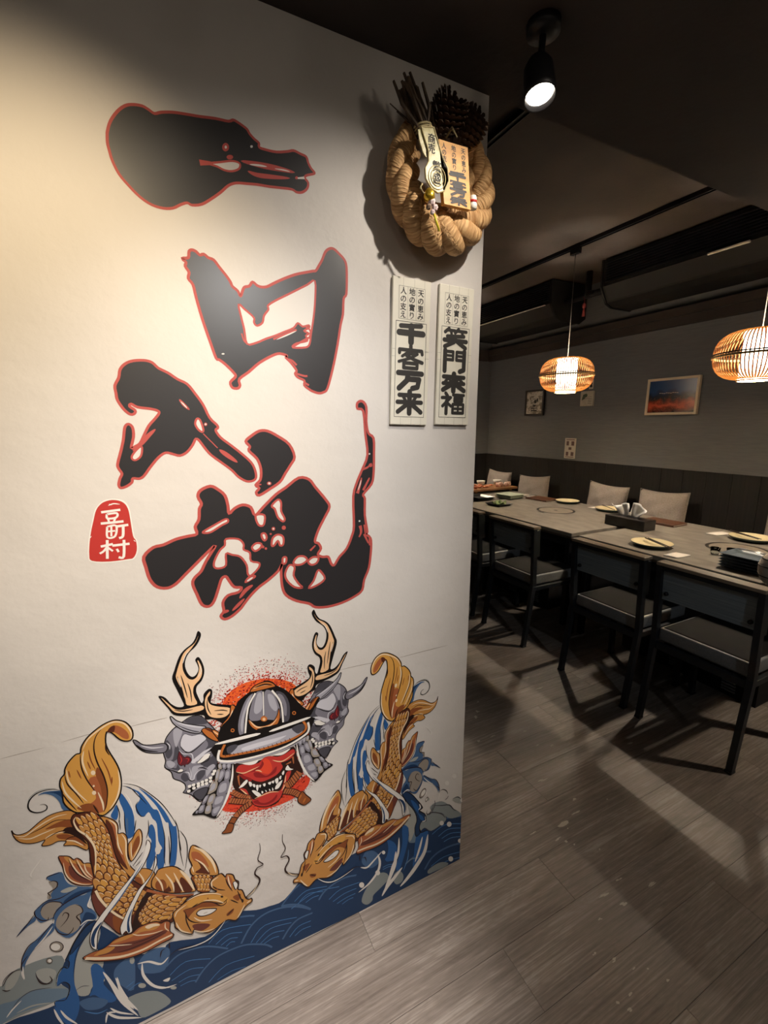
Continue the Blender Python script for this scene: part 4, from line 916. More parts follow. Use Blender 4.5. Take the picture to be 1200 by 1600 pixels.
ART = [
('calligraphy_character', 'single broad brush stroke of black calligraphy with red edge, topmost on the wall', 'lettering', [
('brush_stroke', '''P B -393,20606,-330,20776,-205,20962,-70,21090,59,21147,218,21169,327,21136,420,21099,539,21152,742,21207,981,21239,1225,21265,1512,21308,1769,21326,1865,21374,1975,21346,2123,21282,2177,21209,2269,21135,2357,21087,2360,21010,2479,20996,2721,21008,2971,21079,3099,21124,3246,21097,3374,21071,3414,20969,3476,20872,3553,20806,3517,20768,3361,20704,3329,20644,3400,20573,3374,20454,3262,20355,3131,20328,3026,20362,2773,20339,2525,20312,2283,20297,2045,20265,1850,20234,1693,20154,1533,19998,1337,19835,1145,19699,962,19649,875,19673,748,19614,602,19524,428,19490,229,19512,41,19607,-136,19767,-277,19929,-365,20131,-396,20281,-414,20400,-407,20526'''),
('red_outline', '''L R 5.0 0.0 -393,20606,-330,20776,-205,20962,-70,21090,59,21147,218,21169,327,21136,420,21099,539,21152,742,21207,981,21239,1225,21265,1512,21308,1769,21326,1865,21374,1975,21346,2123,21282,2177,21209,2269,21135,2357,21087,2360,21010,2479,20996,2721,21008,2971,21079,3099,21124,3246,21097,3374,21071,3414,20969,3476,20872,3553,20806,3517,20768,3361,20704,3329,20644,3400,20573,3374,20454,3262,20355,3131,20328,3026,20362,2773,20339,2525,20312,2283,20297,2045,20265,1850,20234,1693,20154,1533,19998,1337,19835,1145,19699,962,19649,875,19673,748,19614,602,19524,428,19490,229,19512,41,19607,-136,19767,-277,19929,-365,20131,-396,20281,-414,20400,-407,20526
P W 1346,20476,1570,20552,1799,20626,1942,20613,1925,20515,1787,20438,1636,20422,1490,20458
L R 3.9 0.0 1346,20476,1570,20552,1799,20626,1942,20613,1925,20515,1787,20438,1636,20422,1490,20458
S R 10.6 5.9 1165,20452,1383,20488
T R 11.5 0.0 1972,20666,2343,20680,2707,20698,3103,20706
T R 9.0 0.0 2098,20508,2293,20479,2616,20514,2992,20571
T W 3.8 0.0 2144,20642,2342,20669,2503,20681
T W 2.6 0.0 2665,20681,2872,20699,2997,20697
P R 1750,20862,1727,20803,1677,20769,1631,20780,1615,20830,1638,20888,1687,20922,1734,20912
P W 1709,20852,1701,20831,1684,20819,1669,20823,1663,20841,1671,20863,1688,20875,1703,20870
P R 1819,20700,1798,20665,1751,20642,1706,20644,1689,20669,1710,20703,1756,20726,1801,20725
P W 2230,20989,2221,20970,2201,20958,2182,20960,2175,20976,2184,20995,2204,21007,2223,21005
P R 3177,20618,3166,20595,3141,20581,3117,20584,3108,20603,3119,20627,3143,20641,3167,20637
S W 2.7 5.4 3164,20608,3316,20649''')]),
('calligraphy_character', 'boxy black calligraphy character with red edge, second from the top', 'lettering', [
('brush_stroke', '''P B 698,18628,815,18660,839,18779,900,18818,972,18800,1041,18744,1117,18773,1203,18719,1307,18691,1405,18572,1520,18438,1612,18313,1648,18226,1755,18147,1806,18045,1859,18176,1905,18244,2005,18278,2076,18368,2171,18309,2270,18290,2389,18315,2529,18396,2777,18531,3028,18646,3246,18718,3448,18779,3523,18802,3601,18922,3679,19048,3758,19223,3854,19310,3968,19328,4100,19244,4234,19131,4279,19004,4286,18768,4268,18390,4198,18279,4172,17929,4107,17678,4018,17212,3887,16667,3736,16190,3635,16096,3516,16067,3363,16105,3269,16155,3158,16240,3161,16347,3014,16411,2943,16494,2983,16566,2861,16732,2739,16844,2777,16881,2600,16920,2420,16857,2135,16689,1885,16475,1676,16316,1684,16184,1630,16115,1516,16127,1480,16242,1596,16362,1568,16443,1401,16613,1279,16702,1218,16730,1129,17025,995,17509,906,17923,864,18156,784,18263,808,18383,744,18490,765,18566'''),
('red_outline', '''L R 5.8 0.0 698,18628,815,18660,839,18779,900,18818,972,18800,1041,18744,1117,18773,1203,18719,1307,18691,1405,18572,1520,18438,1612,18313,1648,18226,1755,18147,1806,18045,1859,18176,1905,18244,2005,18278,2076,18368,2171,18309,2270,18290,2389,18315,2529,18396,2777,18531,3028,18646,3246,18718,3448,18779,3523,18802,3601,18922,3679,19048,3758,19223,3854,19310,3968,19328,4100,19244,4234,19131,4279,19004,4286,18768,4268,18390,4198,18279,4172,17929,4107,17678,4018,17212,3887,16667,3736,16190,3635,16096,3516,16067,3363,16105,3269,16155,3158,16240,3161,16347,3014,16411,2943,16494,2983,16566,2861,16732,2739,16844,2777,16881,2600,16920,2420,16857,2135,16689,1885,16475,1676,16316,1684,16184,1630,16115,1516,16127,1480,16242,1596,16362,1568,16443,1401,16613,1279,16702,1218,16730,1129,17025,995,17509,906,17923,864,18156,784,18263,808,18383,744,18490,765,18566
P W 1754,17877,1879,17787,1957,17732,2068,17632,2062,17535,2126,17476,2249,17553,2290,17702,2393,17842,2387,17922,2546,18037,2761,18159,3051,18324,3310,18472,3490,18578,3486,18195,3435,17785,3359,17403,3322,17194,3226,17101,2912,17077,3006,17170,3268,17252,3235,17359,3311,17416,3194,17464,3315,17536,3317,17597,3168,17556,3053,17620,2947,17502,2728,17399,2512,17298,2300,17214,2090,17115,1887,17077,1844,17370,1802,17589
L R 4.5 0.0 1754,17877,1879,17787,1957,17732,2068,17632,2062,17535,2126,17476,2249,17553,2290,17702,2393,17842,2387,17922,2546,18037,2761,18159,3051,18324,3310,18472,3490,18578,3486,18195,3435,17785,3359,17403,3322,17194,3226,17101,2912,17077,3006,17170,3268,17252,3235,17359,3311,17416,3194,17464,3315,17536,3317,17597,3168,17556,3053,17620,2947,17502,2728,17399,2512,17298,2300,17214,2090,17115,1887,17077,1844,17370,1802,17589
S R 4.3 4.3 2473,17222,2725,17342,3018,17475
S R 4.4 4.4 2756,16811,2882,16785,2988,16688
S R 4.5 4.5 2980,16496,3165,16453,3241,16456
S R 4.6 4.6 3141,16311,3272,16245
S R 3.4 3.4 1783,17285,1824,17143,1887,17083
P W 1399,16832,1389,16820,1366,16814,1344,16817,1335,16827,1345,16839,1368,16846,1390,16843
T W 2.9 0.0 2543,17217,2796,17338,3017,17448
S R 4.4 4.4 2893,17076,3194,17260,3327,17332
S R 4.4 4.4 3242,17563,3350,17471,3314,17297''')]),
('calligraphy_character', 'forked black calligraphy character with red edge, above the red seal', 'lettering', [
('brush_stroke', '''P B -728,15930,-732,16084,-650,16242,-612,16397,-518,16509,-372,16579,-171,16601,-29,16569,79,16465,250,16379,422,16258,600,16168,742,15975,885,15744,996,15472,1135,15317,1154,15248,1103,15196,1200,15037,1394,14874,1627,14670,1829,14461,1910,14272,1919,14102,1842,14031,1696,14028,1524,14141,1392,14295,1196,14466,972,14653,850,14814,762,14955,686,15019,612,14889,487,14736,339,14661,201,14699,64,14730,-82,14633,-251,14436,-387,14256,-481,14203,-597,14216,-620,14133,-729,14055,-833,14028,-864,14097,-828,14228,-784,14325,-831,14427,-841,14526,-758,14785,-693,15011,-649,15236,-607,15316,-549,15326,-499,15252,-501,15073,-566,14845,-491,14877,-397,14941,-309,15104,-202,15300,-70,15448,14,15563,-26,15611,-142,15642,-372,15670,-481,15732,-514,15684,-422,15606,-442,15541,-515,15525,-607,15603,-691,15743,-724,15836'''),
('red_outline', '''L R 5.3 0.0 -728,15930,-732,16084,-650,16242,-612,16397,-518,16509,-372,16579,-171,16601,-29,16569,79,16465,250,16379,422,16258,600,16168,742,15975,885,15744,996,15472,1135,15317,1154,15248,1103,15196,1200,15037,1394,14874,1627,14670,1829,14461,1910,14272,1919,14102,1842,14031,1696,14028,1524,14141,1392,14295,1196,14466,972,14653,850,14814,762,14955,686,15019,612,14889,487,14736,339,14661,201,14699,64,14730,-82,14633,-251,14436,-387,14256,-481,14203,-597,14216,-620,14133,-729,14055,-833,14028,-864,14097,-828,14228,-784,14325,-831,14427,-841,14526,-758,14785,-693,15011,-649,15236,-607,15316,-549,15326,-499,15252,-501,15073,-566,14845,-491,14877,-397,14941,-309,15104,-202,15300,-70,15448,14,15563,-26,15611,-142,15642,-372,15670,-481,15732,-514,15684,-422,15606,-442,15541,-515,15525,-607,15603,-691,15743,-724,15836
P W 734,15443,797,15420,848,15231,827,15162,749,15214,694,15334
L R 4.3 0.0 734,15443,797,15420,848,15231,827,15162,749,15214,694,15334
P W -567,14681,-484,14794,-389,14875,-370,14825,-407,14676,-503,14596,-565,14615
L R 4.0 0.0 -567,14681,-484,14794,-389,14875,-370,14825,-407,14676,-503,14596,-565,14615
T R 8.7 0.0 -544,14779,-384,14924,-220,15103,-84,15227
T R 9.9 0.0 1148,14772,1310,14643,1526,14472
T R 6.5 0.0 419,15850,503,15736,605,15631
T W 2.6 0.0 446,15801,503,15736,560,15664
P R 940,15328,928,15301,901,15290,877,15301,868,15327,881,15354,907,15365,931,15354
P W 924,15328,917,15313,903,15307,889,15313,884,15328,891,15342,906,15348,919,15342
S R 2.0 2.0 840,15128,962,14987,1117,14808''')]),
('calligraphy_character', 'large sprawling black calligraphy character with a long right hook, lowest on the wall', 'lettering', [
('brush_stroke', '''P B 1733,14946,1856,15062,2050,15178,2240,15177,2477,15055,2742,14856,2856,14555,2746,14359,2611,14164,2477,13969,2221,13809,1970,13676,1902,13755,1979,13849,1897,13928,2013,14045,2041,14289,1968,14535,1790,14731,1819,14826
P B -553,12505,-355,12690,-148,12726,109,12824,367,12866,542,12895,520,13066,610,13225,637,13462,689,13576,628,13746,694,13882,904,13963,1054,13883,1201,13729,1253,13483,1264,13301,1386,13408,1577,13482,1763,13407,1848,13209,2052,13393,2363,13673,2623,13834,2940,14046,3201,13991,3355,13789,3620,13453,3715,13257,3580,12997,3404,12688,3301,12398,3393,12332,3456,12186,3368,12041,3495,11957,3648,11937,3718,11757,3803,11687,3953,11895,4164,12097,4317,12421,4381,12698,4375,13480,4486,13856,4637,14176,4789,14550,4735,15085,4682,15661,4521,15720,4523,15864,4655,15908,4770,15766,4767,15401,4823,15111,4971,14976,4981,14544,4967,14051,4904,13777,4660,13515,4707,13400,4703,12950,4773,12485,4723,12433,4864,12301,4881,12006,4815,11482,4668,11145,4603,10855,4384,10712,4017,10599,3601,10559,3257,10613,3092,10743,2765,10878,2504,11077,2410,11343,2404,11781,2447,11937,2324,11739,2058,11537,1849,11410,1640,11231,1456,11022,1377,10930,1174,10782,1004,10736,916,10834,994,10951,985,11164,1113,11324,1354,11361,1433,11464,1267,11508,1160,11682,1097,11796,1001,11759,917,11541,804,11250,681,11127,527,11198,435,11471,366,11735,421,11877,564,12005,692,12237,919,12581,729,12431,444,12172,210,11960,24,11792,-151,11722,-354,11781,-481,11971,-535,12266'''),
('red_outline', '''L R 6.3 0.0 1733,14946,1856,15062,2050,15178,2240,15177,2477,15055,2742,14856,2856,14555,2746,14359,2611,14164,2477,13969,2221,13809,1970,13676,1902,13755,1979,13849,1897,13928,2013,14045,2041,14289,1968,14535,1790,14731,1819,14826
L R 6.7 0.0 -553,12505,-355,12690,-148,12726,109,12824,367,12866,542,12895,520,13066,610,13225,637,13462,689,13576,628,13746,694,13882,904,13963,1054,13883,1201,13729,1253,13483,1264,13301,1386,13408,1577,13482,1763,13407,1848,13209,2052,13393,2363,13673,2623,13834,2940,14046,3201,13991,3355,13789,3620,13453,3715,13257,3580,12997,3404,12688,3301,12398,3393,12332,3456,12186,3368,12041,3495,11957,3648,11937,3718,11757,3803,11687,3953,11895,4164,12097,4317,12421,4381,12698,4375,13480,4486,13856,4637,14176,4789,14550,4735,15085,4682,15661,4521,15720,4523,15864,4655,15908,4770,15766,4767,15401,4823,15111,4971,14976,4981,14544,4967,14051,4904,13777,4660,13515,4707,13400,4703,12950,4773,12485,4723,12433,4864,12301,4881,12006,4815,11482,4668,11145,4603,10855,4384,10712,4017,10599,3601,10559,3257,10613,3092,10743,2765,10878,2504,11077,2410,11343,2404,11781,2447,11937,2324,11739,2058,11537,1849,11410,1640,11231,1456,11022,1377,10930,1174,10782,1004,10736,916,10834,994,10951,985,11164,1113,11324,1354,11361,1433,11464,1267,11508,1160,11682,1097,11796,1001,11759,917,11541,804,11250,681,11127,527,11198,435,11471,366,11735,421,11877,564,12005,692,12237,919,12581,729,12431,444,12172,210,11960,24,11792,-151,11722,-354,11781,-481,11971,-535,12266
P W 1156,12702,1434,12670,1545,12530,1537,12402,1676,12307,1689,12097,1881,12018,1850,11890,1668,11733,1598,11796,1586,12008,1455,12233,1270,12309,1133,12353,1115,12076,972,12020,861,12062,871,12212,1001,12446,1123,12556
L R 4.8 0.0 1156,12702,1434,12670,1545,12530,1537,12402,1676,12307,1689,12097,1881,12018,1850,11890,1668,11733,1598,11796,1586,12008,1455,12233,1270,12309,1133,12353,1115,12076,972,12020,861,12062,871,12212,1001,12446,1123,12556
P W 676,12929,907,13051,1187,13180,1228,13107,1087,13042,852,12910,718,12900
L R 4.6 0.0 676,12929,907,13051,1187,13180,1228,13107,1087,13042,852,12910,718,12900
P W 1872,13207,2066,13189,2040,12961,1941,12946,1878,13054
L R 4.9 0.0 1872,13207,2066,13189,2040,12961,1941,12946,1878,13054
P W 2250,13402,2407,13543,2479,13461,2470,13256,2549,13067,2509,12993,2387,13108,2321,13320
L R 5.0 0.0 2250,13402,2407,13543,2479,13461,2470,13256,2549,13067,2509,12993,2387,13108,2321,13320
P W 1979,12736,2058,12738,2092,12630,2039,12563,1984,12642
L R 5.0 0.0 1979,12736,2058,12738,2092,12630,2039,12563,1984,12642
P W 1732,12429,1834,12520,1956,12490,1926,12390,1800,12333
L R 5.0 0.0 1732,12429,1834,12520,1956,12490,1926,12390,1800,12333
P W 2203,12423,2237,12603,2367,12677,2492,12600,2484,12415,2406,12398,2360,12526,2263,12416
L R 5.1 0.0 2203,12423,2237,12603,2367,12677,2492,12600,2484,12415,2406,12398,2360,12526,2263,12416
P W 2463,12070,2547,12069,2531,11936,2457,11925
L R 5.2 0.0 2463,12070,2547,12069,2531,11936,2457,11925
P W 2726,11925,2837,12046,2999,12035,3077,11931,2938,11840,2776,11847
L R 5.3 0.0 2726,11925,2837,12046,2999,12035,3077,11931,2938,11840,2776,11847
P W 3103,11889,3233,11982,3382,11945,3322,11813,3182,11788
L R 5.5 0.0 3103,11889,3233,11982,3382,11945,3322,11813,3182,11788
P W 2503,11657,2617,11859,2747,11785,2712,11570,2837,11327,2931,11210,2726,11262,2547,11458
L R 5.3 0.0 2503,11657,2617,11859,2747,11785,2712,11570,2837,11327,2931,11210,2726,11262,2547,11458
P W 3344,11596,3427,11572,3535,11356,3332,11217,3095,11171,3235,11347
L R 5.6 0.0 3344,11596,3427,11572,3535,11356,3332,11217,3095,11171,3235,11347
S R 6.2 3.5 4637,14176,4787,14224,4908,14328
S R 8.8 3.5 4494,13554,4574,13797,4617,13959
S R 7.1 3.6 4661,13626,4784,13840,4845,13947
T W 2.6 0.0 4512,13635,4574,13797,4605,13905
S R 9.1 3.6 4561,12679,4589,12505,4527,12368
S R 5.5 3.6 4683,12696,4711,12434
S R 7.4 3.7 4680,12438,4801,12163
S R 5.6 3.7 4834,12363,4832,12100
P R 4931,14273,4915,14239,4877,14226,4839,14242,4823,14277,4839,14311,4877,14324,4916,14308
P W 4569,12804,4561,12788,4544,12783,4527,12792,4520,12808,4528,12824,4545,12829,4562,12820
P W 4873,14574,4866,14559,4849,14553,4832,14560,4825,14576,4832,14591,4849,14596,4866,14590
T R 12.5 0.0 1512,11572,1665,11680,1790,11703
T W 4.7 0.0 1563,11601,1715,11683
T R 9.4 0.0 1369,11199,1526,11384,1704,11488
T R 7.8 0.0 1182,10914,1335,11045,1489,11177
T R 7.7 0.0 919,10886,1040,10931,1111,10928
P R 2569,12829,2553,12794,2516,12782,2480,12801,2467,12840,2483,12875,2520,12887,2556,12868
P R 2308,12830,2294,12799,2261,12788,2230,12805,2218,12840,2233,12871,2265,12882,2297,12865
P W 2283,12833,2277,12819,2262,12814,2248,12822,2243,12837,2250,12851,2264,12856,2278,12848
P R 2026,12408,2015,12384,1990,12376,1966,12390,1957,12417,1969,12441,1993,12449,2017,12435
P R 2089,12359,2079,12337,2057,12331,2037,12343,2029,12366,2039,12387,2060,12394,2081,12382
P R 2272,13946,2254,13915,2216,13904,2178,13920,2164,13952,2181,13983,2220,13994,2257,13978
P W 2242,13948,2234,13930,2217,13924,2200,13932,2193,13950,2201,13968,2219,13974,2236,13966
S R 6.0 3.0 1887,13929,2032,13935
S R 5.1 3.4 3167,12167,3309,12287
P R 2217,12710,2209,12692,2190,12687,2173,12696,2167,12715,2175,12733,2193,12738,2210,12729''')]),
('seal_stamp', 'small red seal stamp with three white characters left of the calligraphy', 'seal', [
('red_field', '''P w -1112,13806,-955,13812,-797,13749,-721,13596,-702,13336,-685,12985,-641,12881,-647,12654,-732,12486,-855,12464,-1207,12460,-1508,12520,-1554,12668,-1518,12943,-1466,13174,-1400,13403,-1337,13604,-1230,13742
P r -1100,13779,-958,13785,-820,13724,-746,13581,-726,13338,-709,12987,-665,12876,-670,12664,-745,12513,-852,12492,-1204,12488,-1497,12546,-1531,12671,-1496,12941,-1444,13172,-1378,13401,-1315,13596,-1219,13721
T w 2.5 0.0 -1097,13678,-994,13710,-881,13688
T w 1.8 0.0 -1079,13710,-1025,13686
T w 1.5 0.0 -1487,13024,-1449,13071
T w 1.6 0.0 -708,12899,-673,12860'''),
('white_lettering', '''S w 4.9 4.9 -1231,13548,-1066,13561,-887,13573
S w 4.2 4.2 -1135,13499,-957,13507,-978,13417,-1133,13411,-1135,13499
S w 3.7 3.7 -1125,13400,-1112,13334
S w 3.7 3.7 -997,13398,-1026,13333
S w 5.0 5.0 -1261,13315,-1062,13316,-853,13323
S w 4.0 4.0 -1156,13237,-995,13241,-1034,13024,-1174,13012,-1156,13237
S w 3.5 3.5 -1161,13134,-1023,13137
S w 3.5 3.5 -1082,13236,-1103,13025
S w 5.1 5.1 -985,13226,-774,13239
S w 5.1 5.1 -869,13228,-896,13008,-970,12972
S w 5.0 5.0 -1312,12829,-1092,12857
S w 5.0 5.0 -1185,12955,-1224,12553
S w 4.2 4.2 -1207,12802,-1272,12724,-1345,12681
S w 4.0 4.0 -1190,12793,-1107,12706
S w 5.1 5.1 -1107,12824,-790,12828
S w 5.1 5.1 -884,12923,-925,12562,-1017,12560
S w 4.3 4.3 -1033,12745,-1006,12672''')]),
('wave_painting', 'dark blue painted waves with arc pattern along the foot of the wall', 'mural', [
('left_waves', '''P f -4192,3106,-3974,3349,-3743,3373,-3434,3349,-3089,3211,-3098,2774,-3276,2579,-3044,2154,-3350,2019,-3904,2080,-4287,2089,-4502,2163,-4382,3061
P F -4106,3182,-3994,3319,-3842,3307,-3906,3103,-4024,2937,-4157,2939
P l -4291,2632,-4032,2565,-3712,2617,-3333,2407,-3066,2182,-3129,1996,-3375,2045,-3675,2105,-4006,2161,-4244,2120,-4477,2079,-4424,2481
P n -4607,1932,-4137,2068,-3796,1998,-3361,1929,-3051,2093,-3227,2544,-3129,2859,-2890,3332,-2637,3735,-2433,3860,-2250,3558,-1949,3046,-1607,2291,-1099,2058,-889,2199,-90,1865,353,2019,753,2175,1257,1948,1609,1867,2067,1849,2753,2378,3547,2302,4387,2340,5504,2513,6456,2434,7475,2142,8341,1904,8425,-118,4359,21,1159,153,-1833,139,-3357,516,-4944,1065
P F -2906,2660,-2792,3103,-2583,3450,-2346,3653,-2309,3373,-2416,2986,-2327,2563,-2405,2248,-2368,1951,-2614,1957,-2723,1765,-2925,1913,-2946,2295
P u -2963,3088,-2825,3381,-2607,3624,-2397,3781,-2670,3441,-2839,3069,-2929,2644,-2950,2264,-2909,1665,-3045,1223,-3218,1221,-3376,1681,-3360,2001,-3253,2021,-3083,2028,-3052,2304,-3139,2464,-3268,2426,-3214,2712,-3094,2855,-2990,2849
P n -2397,3781,-2339,3713,-2607,3433,-2749,3300,-2937,3135,-2841,3423,-2644,3679
L K 1.5 0.0 -2397,3781,-2339,3713,-2607,3433,-2749,3300,-2937,3135,-2841,3423,-2644,3679
T K 3.3 0.0 -2350,3816,-2551,3748,-2792,3487,-3002,3114,-3051,3051
T K 2.4 0.0 -3051,3051,-2976,2968,-3016,2802,-3111,2883,-3233,2726,-3287,2440
T K 2.4 0.0 -3287,2440,-3139,2464,-3045,2266,-3156,1949,-3356,2031,-3358,1834
P u -2598,2515,-2462,2554,-2324,2158,-2399,1871,-2186,1267,-2371,1264,-2599,1675,-2706,1718,-2614,1957
P v -2145,2136,-1993,2270,-1715,2253,-1808,1273,-2060,1595,-2171,1880
T w 7.4 0.0 -2295,2002,-2197,1623,-2077,1187,-1865,672
T w 6.6 0.0 -2146,1897,-2073,1465,-1970,1073,-1768,671
T w 5.0 0.0 -2345,1070,-2185,807,-1881,503
T w 4.9 0.0 -2477,677,-2404,939,-2229,841
P f -2004,1075,-1651,1078,-1308,859,-1092,491,-1069,262,-1447,215,-1725,278,-1811,640
T w 8.2 0.0 -2374,2242,-2239,1759,-2081,1075,-1795,391
T w 6.7 0.0 -2430,993,-2200,644,-1725,278
T w 6.6 0.0 -2113,1894,-2060,1289,-1779,557
P v -1642,2018,-1386,2242,-996,2100,-937,1831,-1096,1415,-1449,1543,-1625,1780
T w 6.8 0.0 -1561,1963,-1566,1567,-1370,1080,-1026,774
T w 5.2 0.0 -1561,1621,-1441,1189,-1184,875,-857,773
T w 5.9 0.0 -1663,2004,-1416,1910,-1157,1660,-975,1769
P w -1163,1109,-999,1100,-1049,999
P F -1543,1215,-1572,1179,-1632,1198,-1688,1262,-1706,1332,-1678,1369,-1618,1350,-1562,1287
P F -1711,2149,-1733,2085,-1772,2078,-1805,2133,-1812,2217,-1790,2282,-1752,2288,-1719,2234
P F -875,665,-899,640,-951,660,-1001,713,-1018,768,-994,793,-942,773,-893,720
T w 4.5 0.0 -3400,1832,-3352,1528,-3264,1189
T w 4.6 0.0 -3288,1714,-3196,1408,-3019,1065
T a 2.5 0.0 -1942,1318,-1739,1402,-1623,1377
T a 2.5 0.0 -1967,1451,-1766,1535
P F -3607,2987,-3553,3107,-3379,3051,-3239,2858,-3301,2676,-3428,2638,-3555,2760
T D 2.6 0.0 -3597,3074,-3587,2910,-3503,2691,-3372,2597,-3320,2690
T D 1.9 0.0 -4198,3062,-4137,3235,-3990,3347,-3838,3335
T D 2.1 0.0 -4140,2328,-3958,2542,-3712,2617,-3367,2464
T w 3.4 0.0 -4233,2207,-4097,2359,-3926,2486
T F 4.3 0.0 -4059,2202,-3763,2204,-3417,2043
T w 3.1 0.0 -3799,3339,-3826,3202,-3812,3005
T D 1.8 0.0 -2951,2065,-2817,2103,-2674,2016
P v -2905,1696,-2647,1642,-2364,1329,-2515,1198,-2771,1322,-2882,1509
T a 3.2 0.0 -2856,1352,-2615,1100,-2391,1070
S v 5.2 5.2 236,1958,605,2030,1018,1882,1204,1776
S v 5.6 5.6 802,1051,1091,1488,1492,1677,1991,1599,2451,1360,2817,1046
S a 2.2 2.2 1059,916,1472,1284,2384,1013
S a 2.2 2.2 1201,825,1611,1071,2222,917
S a 2.2 2.2 1319,729,1652,874,2006,760
S a 2.3 2.3 1415,655,1644,700,1846,648
S a 2.1 2.1 -14,1579,361,1808,1095,1548
S a 2.1 2.1 155,1439,484,1580,848,1424
S a 2.1 2.1 284,1326,519,1406,724,1318
S a 2.1 2.1 413,1205,534,1274,647,1225
S v 5.0 5.0 -1048,1498,-784,1671,-445,1664,-20,1493,453,1105
S a 2.0 2.0 -993,1167,-598,1357,-6,1061
S a 2.0 2.0 -968,971,-536,1046,-197,886
S a 2.0 2.0 -813,801,-554,817,-299,712
S a 2.0 2.0 -782,658,-566,656,-397,580
S v 5.3 5.3 -423,525,-204,799,125,1003,541,1017,962,916,1437,608,1629,387
S a 2.1 2.1 -105,299,372,577,1128,396
S a 2.1 2.1 118,234,494,286,871,185
S v 5.8 5.8 1942,477,2163,760,2434,918,2866,886
S a 2.4 2.4 2149,429,2424,650,2803,627
S a 2.4 2.4 2306,375,2525,469,2796,432
S v 4.6 4.6 1967,1679,2552,2145,3542,2117
S a 2.4 2.4 2237,1405,2923,1590,3733,1371
S a 2.3 2.3 2342,1611,2715,1794,3340,1599
S a 2.3 2.3 2490,1525,2772,1651,3209,1485
S a 2.4 2.4 2670,1384,2890,1442,3079,1409
S v 6.1 6.1 3074,1243,3206,1411,3370,1507,3633,1587,3966,1594,4304,1487
S a 2.5 2.5 3392,1078,3758,1243,4404,1161
S a 2.5 2.5 3519,927,3888,1016,4298,986
S a 2.5 2.5 3649,775,3952,824,4261,812
S a 2.5 2.5 3814,659,4019,708,4190,695
S v 5.7 5.7 1957,1673,2220,1573,2515,1381,2784,1092
S v 7.2 7.2 6966,1899,7218,2037,7476,2081,7876,1993,8311,1838
S a 2.9 2.9 7099,1664,7616,1799,8324,1521
S a 3.0 3.0 7364,1449,7757,1558,8332,1340
S a 3.0 3.0 7500,1296,7854,1336,8339,1157
S a 3.0 3.0 7594,1118,7906,1133,8347,973
S v 7.4 7.4 6829,359,7080,669,7426,802,7873,801,8358,696
S a 3.0 3.0 7088,355,7614,474,8374,323
S a 3.0 3.0 7311,192,7756,229,8360,77
S v 7.1 7.1 6068,979,6395,1110,6729,1112,7073,981
S a 2.7 2.7 5236,1290,5430,1293,5626,1211
S a 2.7 2.7 5236,1207,5430,1209,5587,1147'''),
